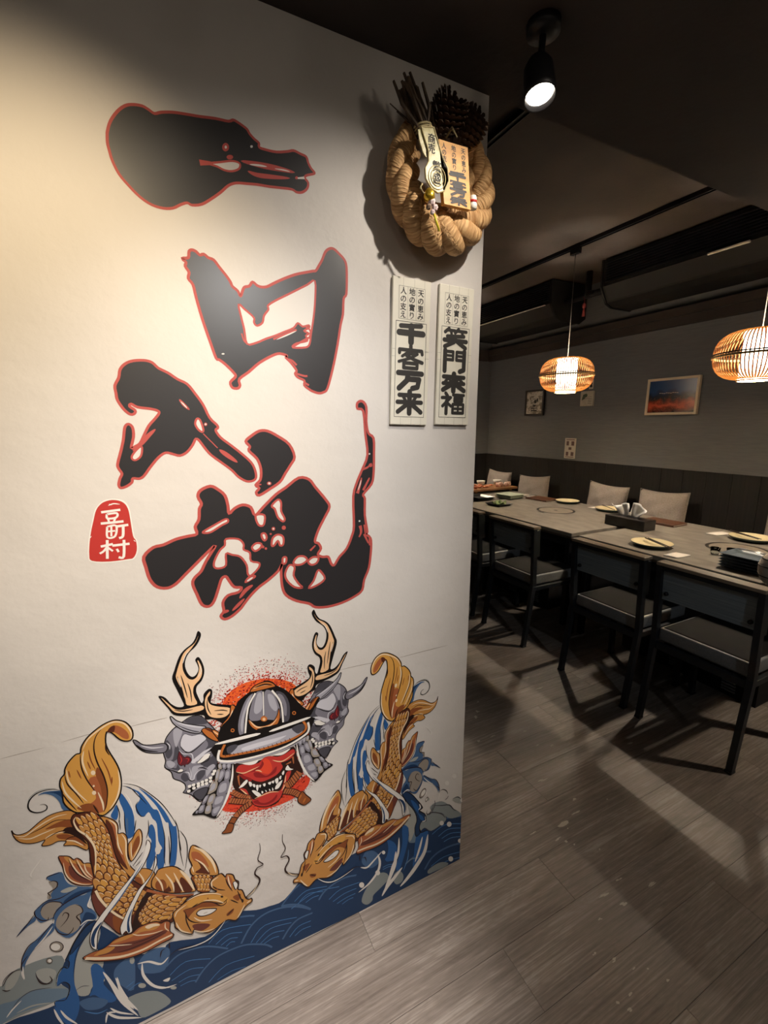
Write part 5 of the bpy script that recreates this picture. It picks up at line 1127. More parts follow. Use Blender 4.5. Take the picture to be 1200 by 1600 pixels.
('right_waves', '''P f 6703,2445,6993,2565,7292,2472,7604,2203,7655,1964,7396,1868,7053,1815,6794,2066,6628,2018,6583,2250
L D 2.1 0.0 6703,2445,6993,2565,7292,2472,7604,2203,7655,1964,7396,1868,7053,1815,6794,2066,6628,2018,6583,2250
P f 7154,2871,7454,2824,7723,2579,7954,2305,8140,2134,8309,1883,7923,1927,7696,2075,7468,2350,7120,2550,6988,2777
T D 4.2 0.0 7113,2805,7459,2652,7768,2537,7955,2283,8094,2155
T D 3.9 0.0 6910,2519,7120,2529,7470,2307,7630,2062
T D 4.0 0.0 7895,2718,8118,2707,8261,2516,8172,2468
T D 3.3 0.0 7172,2988,7178,2777,7035,2546,6910,2519
P F 7896,2674,8073,2705,8236,2570,8289,2373,8082,2486
P l 6178,2024,6377,2263,6583,2250,6547,1930,6635,1632,6222,1751
P f 4475,374,4590,727,4892,1017,5159,1123,5392,956,5431,722,5159,533,4889,389,4850,199,4660,140
P f 6960,244,7219,330,7530,302,7806,113,7718,22,7315,55,7007,85
P f 5628,786,5827,849,5991,589,5953,350,5751,332,5629,528
P u 5275,2259,5544,2167,5741,1822,5704,1381,5508,1399,5313,1541
P u 6465,1885,6629,1975,6924,1877,6933,1486,6814,1069,6566,805,6359,696,6393,1240
P u 5934,2472,6052,2540,6174,2359,6140,1791,5985,1235,5827,849,5706,1042,5862,1510,5939,1890
P F 6103,3331,6367,2971,6487,2545,6420,2159,6221,1793,6166,2363,5992,2609,6208,2837
P n 5914,3772,6117,3758,6359,3482,6575,3124,6702,2895,6564,2841,6791,2606,6839,2311,6663,2372,6584,2165,6637,1963,6465,1885,6410,2247,6487,2545,6367,2950,6102,3372
L K 3.0 0.0 5914,3772,6117,3758,6359,3482,6575,3124,6702,2895,6564,2841,6791,2606,6839,2311,6663,2372,6584,2165,6637,1963,6465,1885,6410,2247,6487,2545,6367,2950,6102,3372
P u 6241,3392,6403,3240,6571,2921,6532,2773,6700,2572,6767,2374,6620,2484,6533,2731,6366,3053
P n 5161,2315,5351,2303,5429,1896,5313,1583,5161,1867
P v 4603,2191,4824,2160,5047,1925,5160,1621,4895,1471,4672,1589,4491,1887
T w 4.9 0.0 6567,3107,6611,2944,6530,2898
T w 4.0 0.0 6805,2524,6821,2349,6684,2371
T K 4.5 0.0 6359,3482,6608,3089,6674,2896,6572,2838,6804,2588,6830,2315
T K 4.1 0.0 6583,2250,6629,1975,6796,1938,6923,1920
T a 3.8 0.0 6184,1516,6148,1151,5989,763
T l 5.1 0.0 6068,979,6313,1066,6648,936
T w 17.9 0.0 6927,1747,6813,1113,6485,673,6157,369,5873,177
T w 14.7 0.0 5703,1675,5666,1190,5510,807,5275,297
T w 9.8 0.0 5818,2157,5783,1550,5587,1147,5431,680
T w 14.9 0.0 5948,914,5669,678,5392,445,5197,170
T w 9.5 0.0 5047,1884,5122,1558,5045,1226,4741,934,4369,789
T w 7.0 0.0 4452,1706,4672,1589,4896,1717,5199,1930
T w 8.9 0.0 6716,1763,6599,1307,6440,870
P w 6849,3396,6814,3329,6727,3333,6638,3404,6601,3501,6635,3567,6722,3564,6810,3493
P W 6820,3388,6797,3342,6739,3344,6680,3392,6655,3458,6678,3503,6735,3501,6795,3453
P F 6967,3119,6947,3083,6897,3087,6846,3127,6824,3180,6844,3215,6894,3212,6945,3172
P w 8031,3572,8007,3516,7945,3514,7881,3567,7853,3643,7876,3699,7938,3701,8002,3649
P w 7738,3418,7715,3363,7653,3361,7591,3414,7563,3490,7586,3545,7647,3547,7710,3495
P w 7895,1700,7869,1637,7799,1639,7728,1703,7696,1793,7723,1855,7792,1854,7863,1789
P w 7570,1895,7546,1839,7484,1840,7420,1898,7393,1978,7416,2033,7478,2033,7541,1976
P w 8018,185,7990,121,7919,125,7846,196,7813,290,7840,354,7911,350,7985,280
P w 8369,782,8346,729,8287,732,8226,788,8199,865,8221,917,8280,915,8341,858
P w 4570,966,4543,904,4480,907,4419,974,4394,1064,4420,1126,4483,1124,4545,1058
P w 5129,1139,5104,1081,5045,1084,4986,1145,4961,1229,4986,1287,5045,1285,5104,1224
P w 5317,1829,5299,1786,5256,1787,5213,1831,5195,1891,5213,1933,5256,1932,5299,1889
P w 8381,2464,8362,2418,8310,2418,8257,2464,8233,2528,8252,2574,8304,2574,8357,2529''')]),
('samurai_mask_painting', 'painted red-faced samurai mask with antlered helmet and two grey demon masks', 'mural', [
('spray_dots', '''P o 754,8403,976,8794,1402,8955,1959,8908,2532,8638,2776,8210,2627,7968,2091,8226,1290,8379,891,8181
P O 351,5851,601,6125,1449,5470,2498,5596,2903,5680,2892,5351,2515,5112,1941,5052,1266,5190,713,5439
Z 173 706 181 228 6000'''),
('demon_mask', '''P s -84,8353,26,8403,169,8411,308,8345,439,8137,555,7943,619,7786,619,7515,588,7343,570,7075,570,6797,477,6554,350,6372,260,6174,136,6016,64,6047,-35,6207,-101,6305,-239,6409,-251,6437,-195,6506,-202,6646,-299,6776,-431,6897,-467,7091,-591,7272,-559,7435,-585,7641,-562,7806,-511,8003,-414,8141,-284,8248
L K 2.5 0.0 -84,8353,26,8403,169,8411,308,8345,439,8137,555,7943,619,7786,619,7515,588,7343,570,7075,570,6797,477,6554,350,6372,260,6174,136,6016,64,6047,-35,6207,-101,6305,-239,6409,-251,6437,-195,6506,-202,6646,-299,6776,-431,6897,-467,7091,-591,7272,-559,7435,-585,7641,-562,7806,-511,8003,-414,8141,-284,8248
P D -85,8342,42,8387,185,8391,341,8301,419,8121,221,8154,48,8234
P D -496,7977,-415,7818,-399,7594,-479,7471,-542,7538,-552,7716
P D 274,7883,450,7777,601,7521,570,7350,416,7293,302,7267,152,7232,393,7505,336,7728
P D -324,7764,-246,7648,-301,7404,-393,7350,-438,7234,-356,7158,-313,7253,-274,7082,-411,7135,-522,7267,-544,7408,-405,7421
P T -207,7809,-112,8005,58,7902,255,7878,372,7715,254,7622,64,7512,-63,7492,-195,7629
L D 1.3 0.0 -207,7809,-112,8005,58,7902,255,7878,372,7715,254,7622,64,7512,-63,7492,-195,7629
P t -323,8196,-184,8192,-142,8070,-249,7824,-311,7715,-344,7945
P T -14,7205,159,7320,312,7399,500,7421,305,7311,168,7204,36,7141
P t -544,7408,-442,7391,-364,7273,-441,7192,-522,7267
P D 219,7139,444,7168,561,7216,553,6827,428,6667,367,6876,209,7006
P t -10,7023,84,7055,245,6992,129,6923,48,6818,-16,6707,-67,6750
P D 83,6804,182,6891,273,6867,263,6732,143,6619,72,6648
P t 311,6875,467,6953,517,6864,376,6734,295,6650
P D -212,6967,-129,6889,-104,6742,-197,6712,-275,6857
P p -251,7584,-304,7405,-296,7246,-231,7172,-186,7186,-165,7106,-142,7176,-89,7162,-12,7227,-20,7315,-89,7391,-152,7381,-214,7504
L K 1.3 0.0 -251,7584,-304,7405,-296,7246,-231,7172,-186,7186,-165,7106,-142,7176,-89,7162,-12,7227,-20,7315,-89,7391,-152,7381,-214,7504
T r 1.9 0.0 -243,7470,-219,7328,-262,7233
T r 1.9 0.0 -129,7339,-61,7291,-103,7217
P w 107,7114,206,7208,303,7284,424,7278,408,7182,311,7127,215,7091
L K 1.3 0.0 107,7114,206,7208,303,7284,424,7278,408,7182,311,7127,215,7091
P w -333,7055,-264,7096,-202,7053,-235,7010,-314,7026
L K 0.9 0.0 -333,7055,-264,7096,-202,7053,-235,7010,-314,7026
T T 2.5 0.0 -249,7616,-171,7483,3,7419,32,7278,5,7171,116,7122
T T 2.6 0.0 119,7155,266,7276,568,7328
T T 2.6 0.0 -61,7066,-44,6855,-69,6724,2,6699,48,6818,155,6902,282,6863
T T 2.4 0.0 -501,7914,-442,7806,-451,7701
T T 2.6 0.0 -176,6975,-90,6919,-83,6780
T K 2.5 0.0 -222,7727,-82,7477,99,7499,370,7693
T K 2.5 0.0 -576,7244,-397,7085,-281,6995,-118,7020
T K 2.6 0.0 -120,6772,-54,6677,36,6663
T K 2.6 0.0 113,6952,206,6962,346,6838
T K 2.6 0.0 411,7226,365,7106,176,7064
P K -172,6450,-10,6539,215,6585,433,6607,511,6773,551,6746,473,6504,317,6432,92,6432,-79,6353,-194,6402
P w -135,6579,-66,6569,-75,6504,-133,6514
P w -44,6580,25,6571,17,6505,-41,6515
P w 66,6572,135,6562,127,6496,68,6507
P w 159,6585,229,6575,221,6509,162,6519
P w 253,6593,324,6583,315,6517,256,6527
P w 353,6622,424,6613,416,6546,356,6556
P w 422,6711,493,6702,484,6635,424,6645
P w 458,6778,530,6768,521,6702,461,6712
P w -163,6453,-94,6443,-103,6377,-161,6388
P w -42,6488,27,6477,19,6412,-39,6422
P w 61,6501,130,6490,122,6424,63,6435
P w 157,6505,227,6495,219,6428,160,6439
P w 250,6501,321,6491,312,6425,253,6435
P w 346,6527,417,6517,409,6450,349,6461
P D -28,6308,106,6368,310,6337,239,6136,120,6046,-1,6180
L K 2.0 0.0 -28,6308,106,6368,310,6337,239,6136,120,6046,-1,6180
T t 3.3 0.0 16,6394,166,6424,352,6394
P t -370,8553,-329,8540,-252,8425,-122,8318,47,8219,219,8131,360,8062,377,7989,285,7985,262,7927,168,7928,13,8012,-137,8129,-264,8279,-339,8411
L K 2.5 0.0 -370,8553,-329,8540,-252,8425,-122,8318,47,8219,219,8131,360,8062,377,7989,285,7985,262,7927,168,7928,13,8012,-137,8129,-264,8279,-339,8411
P D -321,8431,-229,8283,-67,8120,136,7974,242,7949,70,8052,-131,8207,-244,8320
T T 3.7 0.0 -223,8356,-24,8214,181,8102,322,8039
P s -1170,8204,-1103,8180,-976,8025,-782,7955,-552,7910,-485,7792,-542,7678,-688,7694,-939,7809,-1092,7994
L K 2.4 0.0 -1170,8204,-1103,8180,-976,8025,-782,7955,-552,7910,-485,7792,-542,7678,-688,7694,-939,7809,-1092,7994
T T 3.6 0.0 -1033,8027,-817,7883,-559,7819
T K 3.7 0.0 -1113,8074,-962,7873,-685,7734
P C 280,7965,356,8010,499,7939,666,7652,621,7548,513,7620,376,7776
L K 2.3 0.0 280,7965,356,8010,499,7939,666,7652,621,7548,513,7620,376,7776
P d 355,7999,498,7928,564,7805,458,7886
P C 513,7885,573,7892,728,7726,888,7534,682,7556,577,7728
L K 2.3 0.0 513,7885,573,7892,728,7726,888,7534,682,7556,577,7728
T e 3.3 0.0 540,7869,635,7747,812,7560'''),
('demon_mask', '''P s 3650,8344,3542,8396,3399,8406,3258,8342,3124,8136,3005,7944,2938,7789,2933,7518,2961,7347,2975,7079,2970,6802,3059,6558,3183,6375,3269,6177,3391,6017,3464,6047,3566,6205,3633,6302,3772,6404,3785,6432,3730,6501,3740,6640,3839,6769,3973,6888,4012,7080,4139,7259,4110,7423,4139,7628,4119,7792,4071,7990,3977,8129,3849,8236
L K 2.5 0.0 3650,8344,3542,8396,3399,8406,3258,8342,3124,8136,3005,7944,2938,7789,2933,7518,2961,7347,2975,7079,2970,6802,3059,6558,3183,6375,3269,6177,3391,6017,3464,6047,3566,6205,3633,6302,3772,6404,3785,6432,3730,6501,3740,6640,3839,6769,3973,6888,4012,7080,4139,7259,4110,7423,4139,7628,4119,7792,4071,7990,3977,8129,3849,8236
P D 3651,8334,3525,8380,3382,8386,3225,8299,3143,8120,3342,8150,3516,8227
P D 4056,7963,3972,7806,3953,7583,4030,7459,4095,7526,4108,7703
P D 3285,7881,3107,7778,2952,7525,2980,7354,3133,7294,3246,7267,3395,7230,3159,7505,3220,7727
P D 3881,7753,3801,7639,3852,7395,3943,7340,3985,7224,3903,7149,3861,7244,3819,7074,3957,7126,4070,7256,4095,7396,3956,7410
P T 3764,7800,3672,7997,3501,7897,3303,7876,3184,7715,3300,7620,3488,7508,3615,7486,3749,7621
L D 1.3 0.0 3764,7800,3672,7997,3501,7897,3303,7876,3184,7715,3300,7620,3488,7508,3615,7486,3749,7621
P t 3887,8185,3748,8183,3703,8061,3807,7815,3866,7705,3903,7933
P T 3561,7201,3390,7318,3239,7399,3051,7424,3243,7311,3379,7202,3510,7138
P t 4095,7396,3992,7380,3913,7263,3988,7181,4070,7256
P D 3327,7138,3102,7170,2986,7220,2988,6832,3110,6670,3174,6878,3335,7006
P t 3554,7019,3461,7052,3298,6992,3413,6922,3493,6816,3554,6704,3606,6747
P D 3457,6803,3360,6891,3268,6868,3276,6734,3394,6619,3466,6647
P t 3231,6876,3076,6956,3024,6868,3163,6737,3243,6652
P D 3755,6961,3670,6884,3643,6738,3735,6706,3816,6850
P p 3805,7575,3855,7396,3844,7238,3778,7165,3733,7179,3711,7100,3689,7170,3636,7157,3559,7223,3569,7311,3639,7385,3703,7374,3766,7496
L K 1.3 0.0 3805,7575,3855,7396,3844,7238,3778,7165,3733,7179,3711,7100,3689,7170,3636,7157,3559,7223,3569,7311,3639,7385,3703,7374,3766,7496
T r 1.9 0.0 3794,7462,3768,7321,3810,7225
T r 1.9 0.0 3678,7332,3610,7285,3650,7211
P w 3439,7112,3342,7207,3245,7284,3124,7280,3139,7183,3235,7128,3330,7090
L K 1.3 0.0 3439,7112,3342,7207,3245,7284,3124,7280,3139,7183,3235,7128,3330,7090
P w 3878,7047,3810,7088,3746,7047,3779,7003,3858,7018
L K 0.9 0.0 3878,7047,3810,7088,3746,7047,3779,7003,3858,7018
T T 2.5 0.0 3803,7607,3723,7476,3548,7414,3517,7274,3541,7167,3429,7119
T T 2.6 0.0 3427,7152,3282,7275,2981,7331
T T 2.6 0.0 3605,7061,3586,6851,3608,6720,3537,6697,3493,6816,3387,6901,3259,6864
T T 2.4 0.0 4060,7901,3999,7794,4006,7689
T T 2.5 0.0 3719,6969,3632,6914,3623,6776
T K 2.5 0.0 3778,7718,3634,7471,3453,7496,3185,7693
T K 2.5 0.0 4124,7232,3943,7076,3825,6987,3662,7015
T K 2.6 0.0 3660,6767,3593,6673,3502,6661
T K 2.6 0.0 3430,6951,3337,6961,3195,6840
T K 2.6 0.0 3136,7228,3180,7108,3368,7063
P K 3707,6446,3546,6537,3321,6586,3104,6610,3029,6778,2988,6751,3062,6508,3217,6435,3442,6431,3612,6351,3728,6397
P w 3671,6575,3603,6566,3610,6501,3668,6510
P w 3580,6578,3511,6569,3519,6503,3577,6513
P w 3471,6571,3401,6562,3408,6496,3467,6506
P w 3377,6585,3307,6576,3315,6510,3374,6519
P w 3284,6594,3213,6585,3220,6519,3280,6529
P w 3184,6625,3113,6616,3120,6550,3180,6559
P w 3117,6715,3046,6706,3053,6639,3113,6649
P w 3081,6782,3010,6773,3017,6707,3077,6716
P w 3697,6449,3629,6440,3636,6374,3694,6384
P w 3577,6485,3507,6476,3515,6410,3573,6420
P w 3475,6500,3405,6490,3412,6424,3471,6434
P w 3378,6505,3308,6496,3315,6430,3374,6439
P w 3285,6503,3214,6494,3222,6427,3281,6437
P w 3190,6530,3118,6521,3126,6454,3186,6464
P D 3560,6306,3427,6368,3223,6340,3290,6139,3408,6048,3531,6179
L K 2.0 0.0 3560,6306,3427,6368,3223,6340,3290,6139,3408,6048,3531,6179
T t 3.3 0.0 3518,6393,3368,6425,3182,6398
P t 3940,8540,3898,8527,3820,8414,3688,8309,3517,8212,3343,8127,3202,8060,3184,7988,3275,7983,3297,7924,3391,7924,3548,8006,3700,8120,3829,8268,3907,8399
L K 2.5 0.0 3940,8540,3898,8527,3820,8414,3688,8309,3517,8212,3343,8127,3202,8060,3184,7988,3275,7983,3297,7924,3391,7924,3548,8006,3700,8120,3829,8268,3907,8399
P D 3888,8419,3795,8272,3630,8112,3424,7970,3317,7946,3492,8046,3695,8198,3809,8309
T T 3.7 0.0 3790,8345,3589,8207,3381,8098,3239,8037
P s 4735,8180,4667,8157,4537,8005,4342,7938,4111,7896,4042,7780,4097,7665,4244,7679,4496,7790,4653,7972
L K 2.4 0.0 4735,8180,4667,8157,4537,8005,4342,7938,4111,7896,4042,7780,4097,7665,4244,7679,4496,7790,4653,7972
T T 3.6 0.0 4594,8006,4376,7866,4117,7806
T K 3.7 0.0 4675,8052,4520,7853,4241,7719
P C 3280,7962,3204,8008,3061,7940,2888,7656,2931,7552,3041,7622,3181,7776
L K 2.3 0.0 3280,7962,3204,8008,3061,7940,2888,7656,2931,7552,3041,7622,3181,7776
P d 3205,7997,3061,7929,2993,7807,3101,7887
P C 3045,7886,2985,7893,2828,7731,2665,7541,2870,7560,2979,7731
L K 2.3 0.0 3045,7886,2985,7893,2828,7731,2665,7541,2870,7560,2979,7731
T e 3.3 0.0 3018,7871,2921,7750,2740,7566'''),
('antler', '''P K 408,10561,451,10485,418,10362,321,10207,160,10069,73,9913,51,9748,91,9566,172,9447,266,9475,331,9603,311,9746,276,9851,330,9917,390,9862,451,9644,447,9463,378,9291,265,9177,239,9037,286,8838,335,8704,384,8778,395,8924,512,9028,591,8979,580,8825,540,8656,703,8561,1092,8379,977,8135,790,7915,763,8002,580,8179,392,8240,354,8366,126,8440,-85,8485,-293,8589,-394,8789,-558,9116,-517,9151,-418,9064,-316,8881,-184,8756,-55,8749,-98,8961,-180,9239,-246,9508,-186,9704,-57,10024,73,10175,230,10278,318,10399,371,10541
P e 388,10446,300,10283,110,10152,-2,10003,-141,9639,-159,9491,-81,9217,-14,8917,20,8741,233,8713,186,8912,176,9099,216,9216,342,9338,401,9475,399,9651,347,9816,325,9814,351,9627,287,9426,182,9371,76,9448,2,9647,2,9832,59,9995,196,10138,329,10311
P e -513,9103,-373,8899,-241,8712,-42,8649,321,8641,359,8523,100,8511,-108,8571,-261,8645,-365,8816
P e 539,8957,435,8830,404,8622,454,8349,589,8222,774,8169,908,8204,991,8356,667,8511,521,8617,470,8783,533,8876
T K 2.7 0.0 -59,9563,-8,9262,40,8919
T K 2.7 0.0 -134,9548,-81,9282,-31,8977
T K 2.8 0.0 173,9063,217,8829
T K 2.7 0.0 71,9312,114,9081,121,8784
T K 2.9 0.0 596,8411,787,8370,914,8303
T K 2.9 0.0 653,8297,812,8246
T K 2.7 0.0 -277,8705,-75,8615,137,8593
T K 2.8 0.0 461,8755,461,8529,525,8319
T w 1.8 0.0 166,10145,65,9993,7,9831
T w 1.8 0.0 353,9742,388,9552,306,9392
T w 1.8 0.0 -122,9509,-70,9243
P C 1103,8344,996,8440,939,8178,720,7946,787,7862,1004,8048
L K 2.6 0.0 1103,8344,996,8440,939,8178,720,7946,787,7862,1004,8048
T c 3.3 0.0 1031,8312,951,8104,792,7942'''),
('antler', '''P K 3195,10553,3151,10477,3182,10354,3276,10199,3435,10059,3519,9902,3538,9738,3496,9556,3412,9438,3319,9468,3257,9597,3279,9738,3315,9843,3263,9909,3202,9856,3137,9639,3138,9459,3204,9286,3315,9170,3339,9031,3289,8833,3237,8700,3189,8775,3181,8921,3065,9026,2986,8978,2994,8824,3032,8655,2867,8562,2475,8387,2586,8142,2769,7920,2797,8007,2983,8180,3172,8238,3212,8364,3442,8434,3654,8476,3863,8577,3968,8775,4137,9099,4097,9134,3996,9048,3891,8868,3757,8745,3628,8740,3675,8950,3761,9226,3832,9493,3775,9690,3651,10011,3524,10163,3368,10268,3283,10390,3232,10532
P e 3214,10438,3299,10274,3486,10140,3597,9991,3729,9626,3745,9478,3661,9206,3590,8908,3553,8733,3339,8707,3389,8906,3403,9092,3365,9209,3241,9333,3184,9470,3189,9645,3244,9809,3266,9807,3237,9621,3298,9420,3402,9364,3509,9438,3586,9636,3590,9821,3535,9983,3401,10128,3270,10303
P e 4092,9086,3949,8884,3813,8700,3613,8640,3250,8637,3210,8520,3469,8505,3679,8561,3833,8633,3940,8802
P e 3038,8955,3139,8828,3166,8620,3112,8348,2975,8223,2789,8173,2656,8210,2576,8363,2902,8512,3050,8616,3104,8781,3042,8875
T K 2.7 0.0 3645,9552,3590,9251,3536,8911
T K 2.7 0.0 3720,9535,3663,9271,3608,8967
T K 2.8 0.0 3405,9056,3357,8823
T K 2.7 0.0 3511,9302,3465,9073,3452,8777
T K 2.9 0.0 2971,8412,2779,8373,2651,8308
T K 2.9 0.0 2913,8299,2752,8251
T K 2.7 0.0 3850,8693,3645,8606,3433,8587
T K 2.8 0.0 3112,8753,3108,8528,3040,8319
T w 1.8 0.0 3430,10135,3529,9982,3584,9819
T w 1.8 0.0 3236,9735,3198,9546,3278,9386
T w 1.8 0.0 3708,9497,3651,9232
P C 2463,8352,2572,8446,2624,8184,2839,7950,2771,7867,2557,8055
L K 2.6 0.0 2463,8352,2572,8446,2624,8184,2839,7950,2771,7867,2557,8055
T c 3.3 0.0 2534,8320,2611,8111,2767,7947'''),
('red_face', '''P k 971,6754,1189,6683,1534,6640,2073,6645,2519,6719,2610,6312,2749,5824,2456,5749,2229,5434,2108,5261,1957,5135,1647,5163,1376,5363,1199,5749,1005,5936,894,6201
P r 999,6536,1060,6664,1167,6673,1357,6600,1575,6568,1713,6670,1892,6655,2070,6568,2255,6572,2492,6643,2546,6517,2439,6397,2292,6347,2156,6345,2196,6197,2050,6041,1864,5983,1632,5971,1459,6068,1334,6197,1231,6290,1090,6449
P O 1663,6565,1756,6634,1862,6515,1918,6258,1821,6138,1646,6234,1496,6345,1610,6404
P q 1429,6315,1560,6294,1730,6116,1867,6141,2034,6292,2003,6119,1863,6063,1727,6065,1486,6161
P q 1047,6445,1231,6295,1376,6159,1329,6100,1163,6245
P q 1664,6591,1614,6480,1389,6387,1216,6399,1563,6345,1703,6472
P r 1052,6001,1209,5910,1288,5693,1384,5519,1496,5524,1703,5596,1885,5573,2067,5497,2171,5616,2280,5977,2423,6001,2317,5719,2189,5500,2085,5271,1917,5180,1682,5175,1398,5354,1323,5599,1180,5791
P q 1382,5472,1516,5468,1698,5497,1880,5473,2015,5388,1915,5241,1684,5220,1421,5375
P r 1518,5520,1702,5570,1883,5539,1995,5451,1872,5314,1687,5286,1533,5380
P w 1169,6703,1404,6659,1580,6662,1487,6576,1335,6596
P w 1960,6656,2166,6658,2428,6698,2307,6606,2162,6580
P K 1239,6054,1364,5950,1672,5875,1945,5870,2235,6021,2226,5810,2122,5582,1844,5590,1614,5634,1435,5630,1313,5814
P w 1290,6103,1360,6061,1370,5966,1320,5947
P w 1385,5999,1453,5958,1444,5875,1402,5908
P w 1473,5923,1539,5896,1508,5737,1479,5776
P w 1552,5898,1601,5884,1584,5817,1557,5828
P w 1650,5890,1718,5883,1704,5801,1665,5817
P w 1785,5874,1865,5876,1850,5802,1809,5811
P w 1881,5875,1946,5881,1933,5800,1897,5820
P w 1969,5892,2062,5908,2043,5728,2008,5742
P w 2086,5925,2146,5955,2134,5852,2102,5852
P w 2165,6027,2229,6083,2224,5977,2185,5953
P w 1606,5696,1649,5651,1636,5609,1603,5623
P w 1696,5685,1739,5640,1726,5605
P w 1798,5682,1841,5624,1817,5594
P w 1890,5684,1921,5604,1885,5578
P w 1351,5798,1444,5785,1594,5589,1498,5550
L k 1.4 0.0 1351,5798,1444,5785,1594,5589,1498,5550
P w 1951,5599,2008,5737,2179,5807,2076,5601
L k 1.5 0.0 1951,5599,2008,5737,2179,5807,2076,5601
P w 1028,6025,1226,6199,1280,6120,1150,6013
L k 1.8 0.0 1028,6025,1226,6199,1280,6120,1150,6013
P w 2253,6095,2333,6221,2399,6097,2495,6019,2377,6019
L k 1.9 0.0 2253,6095,2333,6221,2399,6097,2495,6019,2377,6019
T e 3.1 0.0 999,6523,1174,6416,1347,6424,1595,6462
T e 3.3 0.0 1930,6516,2200,6382,2539,6520
T e 3.3 0.0 1408,5536,1610,5555,1838,5558,2066,5475
T e 3.2 0.0 1476,6374,1563,6345,1647,6259
T e 3.2 0.0 1082,5968,1221,5753,1339,5491
T e 3.4 0.0 2274,5931,2212,5604,2136,5473
S y 5.2 1.7 1044,6396,1053,6187,1067,6078
S y 5.6 1.9 2483,6413,2498,6193
S y 5.6 1.9 2430,6273,2287,6247'''),
('cord', '''S k 16.5 16.5 869,5980,1091,5751,1284,5616
S y 12.3 12.3 869,5980,1091,5751,1284,5616
S k 1.7 1.7 877,5895,972,5952
S k 1.7 1.7 931,5837,1028,5895
S k 1.8 1.8 987,5780,1083,5839
S k 1.8 1.8 1046,5715,1135,5787
S k 1.8 1.8 1100,5672,1177,5761
S k 1.8 1.8 1149,5640,1226,5729
S k 18.3 18.3 792,5755,1040,5616,1320,5478
S y 14.1 14.1 792,5755,1040,5616,1320,5478
S k 1.7 1.7 820,5661,888,5780
S k 1.7 1.7 881,5626,950,5745
S k 1.8 1.8 943,5591,1012,5710
S k 1.8 1.8 1007,5554,1071,5679
S k 1.8 1.8 1078,5518,1139,5646
S k 1.8 1.8 1148,5484,1209,5611
S k 18.5 18.5 1303,5454,1077,5341,895,5199
S y 14.2 14.2 1303,5454,1077,5341,895,5199
S k 1.8 1.8 1230,5513,1263,5338
S k 1.8 1.8 1173,5485,1207,5309
S k 1.8 1.8 1117,5458,1151,5280
S k 1.8 1.8 1056,5429,1098,5254
S k 1.8 1.8 1005,5392,1057,5219
S k 1.8 1.8 961,5357,1012,5181
S k 19.4 19.4 895,5199,789,5049
S b 14.1 14.1 883,5178,800,5057
P b 717,5083,850,4994,795,4806,729,4784,542,4853,633,4937
L k 2.5 0.0 717,5083,850,4994,795,4806,729,4784,542,4853,633,4937'''),
('cord', '''S k 27.4 27.4 2653,5862,2428,5652,2257,5553
S y 22.8 22.8 2653,5862,2428,5652,2257,5553
S k 1.9 1.9 2535,5935,2659,5683
S k 1.9 1.9 2479,5882,2602,5629
S k 1.9 1.9 2423,5831,2546,5576
S k 1.9 1.9 2373,5780,2484,5521
S k 1.9 1.9 2340,5758,2431,5496
S k 1.9 1.9 2298,5733,2388,5470
S k 19.9 19.9 2201,5446,2438,5313,2637,5123
S y 15.3 15.3 2201,5446,2438,5313,2637,5123
S k 1.9 1.9 2223,5351,2297,5475
S k 1.9 1.9 2282,5318,2357,5442
S k 1.9 1.9 2341,5284,2416,5409
S k 1.9 1.9 2392,5260,2485,5364
S k 1.9 1.9 2433,5227,2544,5304
S k 1.9 1.9 2481,5179,2594,5258
P b 2690,5226,2820,5045,2950,4847,2822,4761,2711,4768,2558,4975
L k 2.8 0.0 2690,5226,2820,5045,2950,4847,2822,4761,2711,4768,2558,4975
T C 5.8 0.0 2675,5135,2596,5001
T C 5.9 0.0 2792,4972,2713,4837'''),
('neck_guard', '''P K 580,6944,964,6797,951,6601,868,6253,744,5848,587,5554,438,5373,286,5467,143,5604,-75,5689,-93,5751,50,5865,177,6069,305,6273,474,6508,548,6759
P x 597,6907,662,6887,667,6759,620,6749,586,6814
P t 603,6896,645,6882,647,6804,618,6797,598,6837
P s 690,6871,775,6843,769,6719,718,6711,683,6771
P t 699,6859,752,6841,749,6765,717,6758,695,6797
P s 796,6831,891,6799,872,6679,824,6660,789,6730
P t 806,6817,866,6797,853,6722,823,6712,802,6753
P x 548,6748,619,6727,551,6458,487,6475
P t 545,6714,588,6699,546,6533,507,6544
P s 638,6719,739,6679,705,6521,600,6387,558,6451
P t 636,6675,700,6650,679,6553,613,6471,587,6510
P s 758,6663,869,6628,833,6386,756,6342,702,6416
P t 762,6616,831,6596,810,6446,761,6418,729,6464
P x 427,6438,544,6410,487,6197,315,6146,300,6193
P t 418,6397,490,6380,454,6248,349,6217,339,6245
P s 602,6357,811,6343,771,6030,577,5987,494,6075
P t 615,6302,745,6294,721,6099,600,6073,549,6128
P s 233,6111,317,6122,224,5930,134,5941
P t 227,6099,278,6105,221,5988,164,5994
P x 334,6091,467,6082,394,5851,253,5865
P t 340,6067,424,6060,377,5918,290,5927
P s 477,6006,732,5969,633,5727,403,5704,380,5814
P t 490,5967,648,5943,587,5793,444,5779,430,5847
P s 93,5888,202,5888,150,5697,36,5724
P t 99,5876,167,5875,134,5756,64,5773
P x 235,5825,353,5821,314,5599,184,5634
P t 245,5807,317,5803,294,5665,212,5688
P s 375,5692,616,5706,480,5476,349,5487
P t 401,5676,550,5684,467,5540,384,5548
P s -34,5737,38,5799,16,5714
P t -23,5763,21,5802,8,5749
T w 6.2 0.0 937,6783,893,6386,778,5979,629,5657,445,5399'''),
